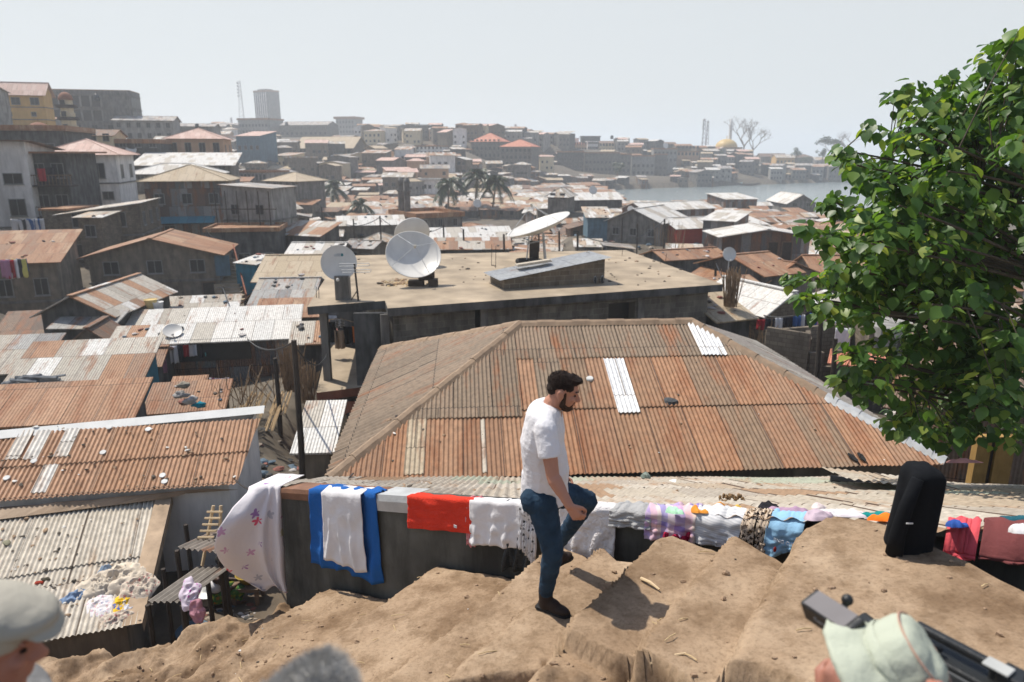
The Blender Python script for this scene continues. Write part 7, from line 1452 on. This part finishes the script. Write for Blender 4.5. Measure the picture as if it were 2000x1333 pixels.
def hand(m, wrist, dr, palm_n, side, curl=1.2, k=1., hold=None):
    """palm, four unequal bent fingers and a thumb leaving the side of the palm"""
    f = V(dr).normalized(); n = V(palm_n); n = (n - f * n.dot(f)).normalized(); s = f.cross(n) * side; w = V(wrist)
    for o_ in (-.027, -.009, .009, .027): limb(m, w + s * o_ * .55 * k + f * .008, .017 * k, w + f * .078 * k + s * o_ * k, .0125 * k, n=8)
    for i, (o_, l) in enumerate(((.030, .072), (.010, .082), (-.010, .077), (-.028, .060))):
        p = w + f * (.088 - .006 * abs(i - 1.3)) * k + s * o_ * k; d = f; a = 0.
        for j, (q_, t) in enumerate(((.46, .55), (.30, .9), (.24, .7))):
            a += curl * t * (1 + .06 * i); d = f * math.cos(a) + n * math.sin(a); e = p + d * l * q_ * k; limb(m, p, (.0098 - .0010 * j) * k, e, (.0088 - .0010 * j) * k, n=8); p = e
    b = w + f * .025 * k + s * .030 * k; c_ = b + (f * .7 + s * .55 + n * .35).normalized() * .040 * k; d_ = c_ + (f * .75 - s * .15 + n * .65).normalized() * .032 * k; t_ = d_ + (f * .45 - s * .55 + n * .6).normalized() * .024 * k
    limb(m, b, .015 * k, c_, .012 * k, n=8); limb(m, c_, .0115 * k, d_, .0100 * k, n=8); limb(m, d_, .0098 * k, t_, .0082 * k, n=8)
def eyes(root, c, R3, k=1., mat=None):
    for s in (1, -1):
        m = MB(); ell(m, V(c) + R3 @ (V((.0785, .031 * s, .006)) * k), (.008 * k, .010 * k, .005 * k), R3); m.build('eye', mat or plain('dark eye', (.03, .02, .018), rough=.3, bump=0), root, smooth=True, world=True)
# the walking man
fp = D(1066, 1183, 4.30); fp.z = step_z(fp.x, 4.30) + .0; wm = thing('person', 'bearded man in white T-shirt and dark jeans stepping up to the right', 'person', fp)
GZ = step_z(fp.x, fp.y)
def J(px, py, y): return D(px, py, y)
rank, rkn, rhip = J(1066, 1158, 4.32), J(1080, 1078, 4.22), J(1058, 978, 4.28)
lhip, lkn, lank = J(1082, 962, 4.50), J(1148, 978, 4.62), J(1088, 1066, 4.92)
rank.z = max(rank.z, GZ + .10)
pel, wst, cst, ush, nk = J(1064, 962, 4.39), J(1063, 915, 4.38), J(1059, 862, 4.38), J(1066, 812, 4.38), J(1072, 792, 4.40)
hc = J(1100, 765, 4.36); RSh, LSh = J(1066, 838, 4.20), J(1070, 806, 4.58); rel, rwr = J(1080, 932, 4.10), J(1112, 988, 4.02); lel, lwr = J(1076, 880, 4.72), J(1096, 930, 4.70)
HF = frame((.94, -.10, -.30)); TF = frame((1, -.12, 0), (.06, 0, 1))
m = MB(); head(m, hc, HF); limb(m, nk + V((-.045, 0, -.06)), .072, hc + HF @ V((-.018, 0, -.06)), .058)
for p, r in ((ush, (.11, .17, .10)), (cst, (.115, .155, .13)), (wst, (.12, .14, .13)), (pel, (.11, .145, .11))): ell(m, p, r, TF)
chain(m, (RSh, rel, rwr), (.054, .042, .029)); limb(m, RSh.lerp(rel, .25), .050, RSh.lerp(rel, .7), .047); limb(m, rel.lerp(rwr, .12), .047, rel.lerp(rwr, .5), .039); chain(m, (LSh, lel, lwr), (.052, .041, .028))
chain(m, (rhip, rkn, rank), (.075, .05, .038)); chain(m, (lhip, lkn, lank), (.075, .05, .038))
hd = (rwr - rel).normalized(); hand(m, rwr, (hd + V((.30, .05, -.25))).normalized(), (.55, .25, -.45), 1, 1.4, 1.05); hand(m, lwr, (lwr - lel), (.2, -.8, .2), -1, .9)
fuse(m, 'body', SKIN, wm, .0055, 3); eyes(wm, hc, HF)
m = MB()
TS = ((ush + V((-.010, 0, .015)), (.118, .198, .085)), (ush.lerp(cst, .5), (.138, .200, .10)), (cst, (.146, .188, .11)), (wst + V((.012, 0, 0)), (.156, .176, .11)), (wst.lerp(pel, .6) + V((.006, 0, 0)), (.152, .172, .10)))
for (p0_, r0_), (p1_, r1_) in zip(TS, TS[1:]):
    for i in range(6): f = i / 6; ell(m, p0_.lerp(p1_, f), [a * (1 - f) + b * f for a, b in zip(r0_, r1_)], TF)
hem = wst.lerp(pel, 1.0) - V((0, 0, .045)); limb(m, wst + V((0, 0, -.02)), .150, hem, .163, flat=True, n=24)
for S, E in ((RSh, rel), (LSh, lel)): limb(m, S.lerp(ush, .25), .078, S.lerp(E, .15), .076); limb(m, S.lerp(E, .02), .076, S.lerp(E, .60), .074, flat=True)
limb(m, ush + V((.01, 0, .04)), .085, nk + V((-.022, 0, -.022)), .078, flat=True); limb(m, ush + V((0, -.1, .03)), .06, RSh, .075); limb(m, ush + V((0, .1, .03)), .06, LSh, .075)
fuse(m, 't_shirt', cloth('white T-shirt jersey', (.66, .65, .67), var=.03, bump=.35, scale=3.5), wm, .007, 9, 'shirt folds', .008, .045)
m = MB(); jn = plain('dark blue denim', (.020, .042, .072), rough=.9, var=.4, scale=9, bump=.2, spec=.15)
ell(m, pel - V((0, 0, .02)), (.142, .165, .115), TF); limb(m, rhip, .104, rhip.lerp(rkn, .5), .088); limb(m, rhip.lerp(rkn, .5), .088, rkn, .069); limb(m, rkn, .069, rkn.lerp(rank, .35), .067); limb(m, rkn.lerp(rank, .35), .067, rank + V((0, 0, .0)), .050, flat=True); ell(m, rhip + V((-.055, 0, .0)), (.085, .085, .10), TF)
limb(m, lhip, .104, lhip.lerp(lkn, .5), .090); limb(m, lhip.lerp(lkn, .5), .090, lkn, .070); limb(m, lkn, .070, lkn.lerp(lank, .35), .066); limb(m, lkn.lerp(lank, .35), .066, lank, .050, flat=True)
fuse(m, 'jeans', jn, wm, .008, 4, 'jean folds', .018, .045)
bt = plain('brown suede', (.032, .021, .016), rough=.85, var=.25, scale=14, bump=.2)
def boot(a, toe_dir, label=None, drop=.10):
    t = V(toe_dir).normalized(); R3 = frame(t); f = a - V((0, 0, drop)); m = MB(); limb(m, a + V((0, 0, .03)), .052, f + V((0, 0, .03)), .046); ell(m, f + t * .005 + V((0, 0, .035)), (.062, .042, .040), R3); ell(m, f + t * .095 + V((0, 0, .028)), (.092, .045, .034), R3); ell(m, f + t * .05 + V((0, 0, .05)), (.065, .040, .042), R3); o = fuse(m, 'boot', bt, wm, .007, 3)
    m = MB(); P = [(-.066, -.032), (-.05, -.042), (.05, -.040), (.12, -.046), (.17, -.036), (.192, 0), (.17, .036), (.12, .046), (.05, .040), (-.05, .042), (-.066, .032)]; n = len(P); c = f + V((0, 0, -.003))
    m.add([c + R3 @ V((x, y, 0)) for x, y in P] + [c + R3 @ V((x, y, .018)) for x, y in P], [tuple(range(n))[::-1], tuple(range(n, 2 * n))] + [(i, (i + 1) % n, n + (i + 1) % n, n + i) for i in range(n)]); m.build('sole', M('rubber'), o, world=False)
    o.children[0].location = -wloc(wm)
boot(rank, (.84, -.50, -.02), drop=rank.z - GZ - .012); gl = step_z(lank.x, lank.y); boot(lank, (.62, .7, -.1), drop=max(.09, min(.16, lank.z - gl - .012)))
hair = plain('dark brown hair', (.022, .013, .010), rough=.75, var=.5, scale=40, bump=.6, spec=.2); g = lambda x, y, z: hc + HF @ V((x, y, z))
m = MB(); ell(m, g(-.020, 0, .050), (.100, .0805, .079), HF); ell(m, g(.050, 0, .100), (.047, .058, .027), HF); ell(m, g(-.064, 0, .012), (.049, .067, .056), HF); ell(m, g(.012, .064, .052), (.045, .012, .030), HF); ell(m, g(.012, -.064, .052), (.045, .012, .030), HF); 
fuse(m, 'hair', hair, wm, .0045, 2, 'hair tufts', .012, .014)
m = MB(); q = random.Random(1)
for i in range(2600):
    d = V((q.gauss(0, 1), q.gauss(0, 1), q.gauss(0, 1))).normalized()
    if d.z < -.15 or (d.x > .5 and d.z < .55): continue
    p = g(-.018 + d.x * .099 + (.03 if d.z > .5 and d.x > 0 else 0), d.y * .080, .050 + d.z * .078); t = HF @ (V((d.x * .5 + .35 + q.gauss(0, .3), d.y * .6 + q.gauss(0, .3), d.z * .5 + .15 + q.gauss(0, .25)))).normalized(); w = t.orthogonal().normalized() * .0016; m.add([p - w, p + w, p + t * q.uniform(.007, .016)], [(0, 1, 2)])
m.build('hair_strands', hair, wm, world=True)
bd = plain('dark stubble', (.055, .032, .023), rough=.85, var=.5, scale=60, bump=.5, spec=.1); m = MB(); ell(m, g(.050, 0, -.092), (.044, .043, .031), HF); ell(m, g(.061, 0, -.101), (.027, .029, .020), HF); ell(m, g(.088, 0, -.0475), (.013, .026, .0065), HF); ell(m, g(.085, 0, -.085), (.012, .015, .011), HF)
for s in (1, -1): limb(m, g(.014, .070 * s, .012), .008, g(.020, .064 * s, -.070), .019); limb(m, g(.020, .060 * s, -.074), .019, g(.058, .028 * s, -.094), .020); limb(m, g(.083, .021 * s, -.054), .007, g(.070, .030 * s, -.085), .010)
fuse(m, 'beard', bd, wm, .005, 2, 'hair tufts', .006, .018)
for s in (1, -1): m = MB(); limb(m, g(.092, .014 * s, .031), .0055, g(.076, .046 * s, .036), .0045, n=8); m.build('eyebrow', hair, wm, smooth=True, world=True)
# capped man at the lower left, holding the microphone pole
def cam_pt(px, py, zc): xc, yc = (px - 1000) / F * zc, (666.5 - py) / F * zc; return V((xc, CP * zc + SP * yc, -SP * zc + CP * yc))
def stand(root, c, gz, fwd, shirt, trousers, skin, la, ra, HR=None, kneel=False):
    """body, shirt, trousers and shoes under a head at c; la and ra are the two wrists"""
    f = V((fwd[0], fwd[1], 0)).normalized(); l = V((-f.y, f.x, 0)); up = V((0, 0, 1)); R3 = frame(f); at = lambda x, y, z: c + f * x + l * y + up * z
    nk_, sh, ch, ws_, pv = at(-.03, 0, -.15), at(-.03, 0, -.24), at(-.03, 0, -.42), at(-.02, 0, -.62), at(-.02, 0, -.78)
    if kneel: ws_, pv = at(-.06, 0, -.58), at(-.14, 0, -.70)
    hp = pv.z - .03; m = MB()
    HR = HR or frame((fwd[0], fwd[1], fwd[2])); head(m, c, HR); limb(m, nk_ + up * -.02, .068, c + HR @ V((-.018, 0, -.06)), .057)
    for p, r in ((sh, (.10, .17, .09)), (ch, (.12, .16, .15)), (ws_, (.12, .15, .14)), (pv, (.12, .15, .11))): ell(m, p, r, R3)
    arms = []
    for s, w in ((1, la), (-1, ra)):
        S = sh + l * .19 * s - up * .02; d = w - S; e = S.lerp(w, .52) + (V((0, 0, -1)) * math.sqrt(max(.0, .29 ** 2 - (d.length / 2) ** 2)) if d.length < .58 else V((0, 0, 0))) + l * .05 * s; chain(m, (S, e, w), (.052, .042, .030)); arms.append((S, e, w)); hand(m, w, (w - e).normalized() + up * .3, -l * s * .6 + f * .5, s, 1.3)
    legs = []
    for s in (1, -1):
        h = pv + l * .09 * s
        if kneel: k = at(.26 if s > 0 else .10, .12 * s, 0); k.z = gz + (.36 if s > 0 else .07); a = V((k.x, k.y, gz + .09)) + (f * .02 if s > 0 else -f * .38)
        else: a = V((h.x, h.y, gz + .10)) + l * .03 * s; k = h.lerp(a, .5) + f * .03
        legs.append((h, k, a)); chain(m, (h, k, a), (.08, .055, .04))
    fuse(m, 'body', skin, root, .007, 3); eyes(root, c, HR)
    m = MB()
    for p, r in ((sh, (.115, .20, .10)), (ch, (.14, .185, .17)), (ws_, (.14, .17, .16)), (ws_.lerp(pv, .7), (.14, .17, .12))): ell(m, p, r, R3)
    for S, e, w in arms: limb(m, S, .075, S.lerp(e, .3), .070); limb(m, S.lerp(e, .1), .070, S.lerp(e, .8), .062, flat=True)
    limb(m, sh + up * .02, .09, nk_ + up * -.01, .076, flat=True); fuse(m, 'shirt', shirt, root, .010, 4, 'shirt folds', .015, .07)
    m = MB(); ell(m, pv - up * .04, (.135, .165, .11), R3)
    for h, k, a in legs: limb(m, h, .10, k, .075); limb(m, k, .075, a, .06, flat=True)
    fuse(m, 'trousers', trousers, root, .010, 4)
    for h, k, a in legs: m = MB(); ell(m, a + f * .05 - up * .05, (.13, .05, .05), R3); m.build('shoe', M('rubber'), root, smooth=True, world=True)
    return R3
hc1 = cam_pt(-28, 1262, 1.62); g1 = step_z(hc1.x, hc1.y); pm = thing('person', 'sound man in a pale flat cap seen from behind at the lower left corner', 'person', V((hc1.x, hc1.y, g1)))
mic = cam_pt(570, 1392, 1.32); md_ = V((.30, .22, .16)).normalized(); tail = mic - md_ * .16; grip2 = tail.lerp(V((hc1.x + .30, hc1.y - .16, hc1.z - .62)), .92); grip1 = tail.lerp(grip2, .62)
cap_dir = (.90, .35, -.22)
stand(pm, hc1, g1, cap_dir, cloth('grey shirt', (.2, .2, .2)), cloth('khaki trousers', (.2, .16, .1)), PSKIN, grip1 + V((0, 0, -.03)), grip2 + V((0, 0, -.03)))
HC1 = frame(cap_dir); g = lambda x, y, z: hc1 + HC1 @ V((x, y, z)); m = MB(); ell(m, g(-.010, 0, .085), (.128, .108, .055), HC1); ell(m, g(.04, 0, .082), (.100, .098, .042), HC1); ell(m, g(-.05, 0, .06), (.085, .092, .06), HC1); ell(m, g(.105, 0, .058), (.050, .080, .012), HC1 @ Matrix.Rotation(.25, 3, 'Y')); limb(m, g(-.02, 0, .03), .099, g(-.015, 0, .06), .105, flat=True, n=24)
fuse(m, 'cap', cloth('pale stone tweed', (.36, .34, .29)), pm, .007, 3)
gh = plain('grey hair', (.12, .10, .09), rough=.9, scale=40, bump=.4); m = MB(); ell(m, g(-.055, 0, -.01), (.05, .074, .06), HC1); fuse(m, 'hair', gh, pm, .006, 2, 'hair tufts', .012, .018)
bp = thing('boom_microphone', 'fluffy grey furred microphone on a pole at the bottom edge', 'microphone', mic); m = MB(); rt = md_.to_track_quat('Z', 'Y').to_matrix(); q = random.Random(2); core = MB(); M4 = Matrix.Translation(mic - md_ * .13) @ rt.to_4x4()
PR = [(.001, 0), (.045, .012), (.058, .05), (.062, .13), (.058, .20), (.040, .24), (.001, .255)]; core.lathe(PR, 20, M4); fur = plain('grey fake fur', (.36, .35, .33), rough=1, var=.5, scale=30, bump=.3); core.build('windshield', fur, bp, smooth=True, world=True)
for i in range(9000):
    h = q.random() * .25; a = q.random() * 6.283
    for (r0, z0), (r1, z1) in zip(PR, PR[1:]):
        if h <= z1: r_ = r0 + (r1 - r0) * (h - z0) / max(1e-6, z1 - z0); sl = (r0 - r1) / max(1e-6, z1 - z0); break
    n_ = V((math.cos(a), math.sin(a), max(-2, min(2, sl)))).normalized(); p = M4 @ V((r_ * math.cos(a), r_ * math.sin(a), h)); d = rt @ (n_ + V((q.gauss(0, .35), q.gauss(0, .35), .45 + q.gauss(0, .3)))).normalized(); w = d.orthogonal().normalized() * .0011; l_ = q.uniform(.012, .026); m.add([p - w, p + w, p + d * l_], [(0, 1, 2)])
m.build('fur', plain('grey fur tips', (.40, .39, .37), rough=1, var=.3, scale=30, bump=0), bp, world=True); MB().tube([mic - md_ * .10, tail, grip2 + (grip2 - tail).normalized() * .35], [.012, .011, .013], 10).build('pole', M('black'), bp, world=True, smooth=True)
# camera operator in a sun hat at the lower right
hc2 = cam_pt(1722, 1300, 1.95); g2 = step_z(hc2.x, hc2.y); po = thing('person', 'camera operator in a pale green sun hat crouching at the lower right', 'person', V((hc2.x, hc2.y, g2))); od = (.05, .93, .30)
vf = cam_pt(1612, 1195, 2.02); hl, hr_ = cam_pt(1618, 1372, 1.90), cam_pt(1850, 1420, 1.75)
stand(po, hc2, g2, od, cloth('olive shirt', (.14, .14, .09)), cloth('grey trousers', (.12, .12, .12)), PSKIN, hl, hr_, HR=frame(od, (.66, -.33, .68)), kneel=True)
HO = frame(od, (.66, -.33, .68)); g = lambda x, y, z: hc2 + HO @ V((x, y, z)); hat = cloth('pale sage canvas', (.40, .43, .35))
m = MB(); pr = [(.100, .030), (.104, .06), (.099, .115), (.084, .142), (.04, .152), (.001, .153)]; br = [(.094, .036), (.102, .034), (.135, .004), (.165, -.040), (.167, -.045), (.134, -.005), (.102, .024)]
M4 = Matrix.Translation(hc2) @ HO.to_4x4() @ Matrix.Translation((-.01, 0, -.012)); m.lathe([(r * 1.02, z) for r, z in pr], 40, M4, sq=(1.12, 1)); m.lathe(br, 40, M4, sq=(1.1, 1)); m.lathe([(.1035, .036), (.1075, .04), (.1085, .062), (.105, .066)], 40, M4, sq=(1.13, 1.02))
o = m.build('sun_hat', hat, po, smooth=True, world=True); t = bpy.data.textures.new('hat dents', 'CLOUDS'); t.noise_scale = .10; s = o.modifiers.new('sub', 'SUBSURF'); s.levels = s.render_levels = 1; d = o.modifiers.new('dents', 'DISPLACE'); d.texture = t; d.strength = .035; d.texture_coords = 'LOCAL'
m = MB(); m.tube([M4 @ V((.093 * 1.13 * math.cos(a), .093 * 1.01 * math.sin(a), .134)) for a in [6.283 * i / 40 for i in range(41)]], .0028, 6); m.build('hat_piping', plain('faded pink piping', (.40, .24, .18), bump=0), po, world=True)
vc = thing('video_camera', 'black shoulder video camera with aerials and a hooded viewfinder', 'camera', cam_pt(1860, 1330, 2.05)); ax = (cam_pt(1960, 1330, 1.95) - cam_pt(1700, 1190, 2.25)).normalized(); C3 = frame(-ax); bc_ = cam_pt(1872, 1318, 2.16); bk_ = M('black'); gy = plain('dark grey shell', (.05, .055, .06), rough=.4, spec=.5, bump=0)
def cbx(nm, x, y, z, sx, sy, sz, mat, par=None, bev=.008):
    o = MB().box((-sx / 2, -sy / 2, -sz / 2), (sx / 2, sy / 2, sz / 2), rot=C3, c=bc_ + C3 @ V((x, y, z))).build(nm, mat, par or vc, world=True); b = o.modifiers.new('edges', 'BEVEL'); b.width = bev; b.segments = 2; return o
cbx('camera_body', -.02, 0, -.03, .30, .11, .16, bk_); cbx('side_panel', -.03, .057, -.02, .22, .012, .11, gy); cbx('top_handle', .02, 0, .088, .24, .03, .026, bk_); cbx('handle_post', .12, 0, .062, .03, .03, .05, bk_); cbx('handle_post', -.09, 0, .062, .03, .03, .05, bk_); cbx('battery', -.21, 0, -.03, .07, .10, .14, gy); cbx('receiver', -.15, .0, .075, .10, .08, .05, bk_); cbx('switch_plate', -.1, .02, .106, .07, .05, .008, plain('grey plate', (0, 0, 0)))
MB().lathe([(.001, 0), (.048, 0), (.052, .05), (.045, .12), (.055, .18), (.050, .18), (.001, .17)], 24, Matrix.Translation(bc_ + C3 @ V((.13, 0, -.03))) @ (C3 @ Matrix.Rotation(math.pi / 2, 3, 'Y')).to_4x4()).build('lens', bk_, vc, smooth=True, world=True)
for x, y, l, dx in ((-.17, .03, .17, .0), (-.24, -.03, .16, -.45)):
    a = bc_ + C3 @ V((x, y, .09)); e = a + (C3 @ V((dx, 0, 0)) + V((0, 0, 1))).normalized() * l; MB().tube([a, e], [.004, .0045], 6).build('aerial', bk_, vc, world=True)
# viewfinder: a hooded box lying along the view toward the operator's eye
vx = (cam_pt(1662, 1225, 1.98) - cam_pt(1590, 1178, 2.10)).normalized(); v3 = frame(vx, V((-.25, -.35, .9))); vcn = cam_pt(1622, 1205, 2.06); o = MB().box((-.075, -.035, -.035), (.10, .035, .035), rot=v3, c=vcn).build('viewfinder', bk_, vc, world=True); b = o.modifiers.new('edges', 'BEVEL'); b.width = .008; b.segments = 2
MB().box((-.06, -.031, .0352), (.08, .031, .038), rot=v3, c=vcn).build('viewfinder_top', plain('grey satin cover', (.16, .15, .155), rough=.5, bump=0), vc, world=True)
sgn = -1 if (v3 @ V((0, -1, 0))).dot(-vcn) > 0 else 1
fc = bpy.data.curves.new('lettering', 'FONT'); fc.body = 'Canon'; fc.size = .021; fc.extrude = .0005; fc.align_x = 'CENTER'
fo = bpy.data.objects.new('maker_name', fc); n_ = v3 @ V((0, sgn, 0)); xr = v3 @ V((1, 0, 0)); xr = xr if xr.x > 0 else -xr; yr = n_.cross(xr)
R3_ = Matrix((xr, yr, n_)).transposed(); LETTERS = [(fo, fc, plain('off white print', (.42, .42, .4), bump=0), vc, vcn + n_ * .0358 - yr * .004, R3_)]
m = MB(); e = cam_pt(1655, 1172, 2.12); m.tube([cam_pt(1640, 1205, 2.12), e], .010, 8); ell(m, e, (.017, .017, .017)); m.tube([cam_pt(1640, 1205, 2.12), bc_ + C3 @ V((.05, .03, .07))], .012, 8); m.build('viewfinder_arm', bk_, vc, world=True)
# crouching woman and the man in the lane
wc = Z(432, 1182, AZ); w0 = thing('person', 'woman in white top and green wrap skirt crouching over pots', 'person', wc); m = MB(); wf = frame((.8, .45, 0)); at = lambda x, y, z: wc + wf @ V((x, y, z))
hd_ = at(.10, 0, .84); head(m, hd_, frame((.8, .4, -.45)), .95); limb(m, at(.02, 0, .66), .05, hd_ + V((-.01, 0, -.07)), .045); ell(m, at(-.02, 0, .56), (.09, .15, .10), wf); ell(m, at(-.05, 0, .38), (.10, .13, .14), wf); ell(m, at(-.04, 0, .22), (.14, .16, .12), wf)
for s in (1, -1): chain(m, (at(-.01, .16 * s, .60), at(.10, .2 * s, .38), at(.34, .08 * s, .36)), (.045, .036, .026)); hand(m, at(.34, .08 * s, .36), wf @ V((1, -.2 * s, -.1)), (0, 0, -1), s, .9, .9); chain(m, (at(.0, .1 * s, .2), at(.34, .16 * s, .32), at(.26, .14 * s, .04)), (.07, .055, .04)); ell(m, at(.33, .14 * s, .03), (.10, .04, .03), wf)
fuse(m, 'body', DSKIN, w0, .008, 3); eyes(w0, hd_, frame((.8, .4, -.45)), .95)
m = MB(); ell(m, at(-.05, 0, .40), (.115, .145, .13), wf); fuse(m, 'top', white, w0, .010, 2)
m = MB(); ell(m, at(-.03, 0, .20), (.165, .19, .14), wf)
for s in (1, -1): limb(m, at(.0, .1 * s, .2), .10, at(.34, .14 * s, .30), .085); limb(m, at(.34, .14 * s, .30), .085, at(.27, .12 * s, .12), .09, flat=True)
fuse(m, 'wrap_skirt', speck('green wax print', (.05, .13, .04), [(.20, .22, .03), (.02, .05, .03), (.28, .12, .03)], 14, .4), w0, .010, 3)
m = MB(); ell(m, hd_ + V((-.025, -.01, .04)), (.10, .085, .085)); fuse(m, 'hair', M('rubber'), w0, .010, 2)
bc1 = D(614, 918, 21.5); g3 = bc1.z - 1.62; bm = thing('person', 'distant man in a light blue shirt standing by the alley shack', 'person', V((bc1.x, bc1.y, g3)))
stand(bm, bc1, g3, (.3, -.95, -.1), cloth('light blue shirt', (.16, .30, .42)), cloth('navy trousers', (.02, .03, .06)), DSKIN, bc1 + V((.30, -.1, -.78)), bc1 + V((-.30, -.1, -.78)))
m = MB(); ell(m, bc1 + V((.0, .02, .045)), (.082, .095, .08)); fuse(m, 'hair', M('rubber'), bm, .010, 2)
CTRL.append((bc1.x, bc1.y, g3, 3))
# lettering becomes plain meshes
LETTERS.append((fo_ts, fo_ts.data, cloth('lettering print', (.60, .62, .64), bump=0), ts, None, None))
for o, cu, mt, par, loc, R3 in LETTERS:
    if loc is not None: C.objects.link(o); o.rotation_euler = R3.to_euler(); o.location = loc - wloc(par)
    bpy.context.view_layer.update(); me = bpy.data.meshes.new_from_object(o.evaluated_get(bpy.context.evaluated_depsgraph_get())); me.materials.clear(); me.materials.append(mt)
    k = bpy.data.objects.new('lettering', me); C.objects.link(k); k.parent = par; k.location = o.location; k.rotation_euler = o.rotation_euler; bpy.data.objects.remove(o)
# ---------------------------------------------------------------- haze
hm = bpy.data.materials.new('haze'); hm.use_nodes = True; hn = hm.node_tree; hn.nodes.remove(hn.nodes['Principled BSDF'])
pv = hn.nodes.new('ShaderNodeVolumePrincipled'); pv.inputs['Color'].default_value = (.88, .94, 1, 1); pv.inputs['Density'].default_value = .0007; pv.inputs['Anisotropy'].default_value = .25
hn.links.new(pv.outputs[0], hn.nodes['Material Output'].inputs['Volume'])
tag(MB().box((-2700, -1300, -33), (2700, 2700, 62)).build('haze', hm), kind='stuff')
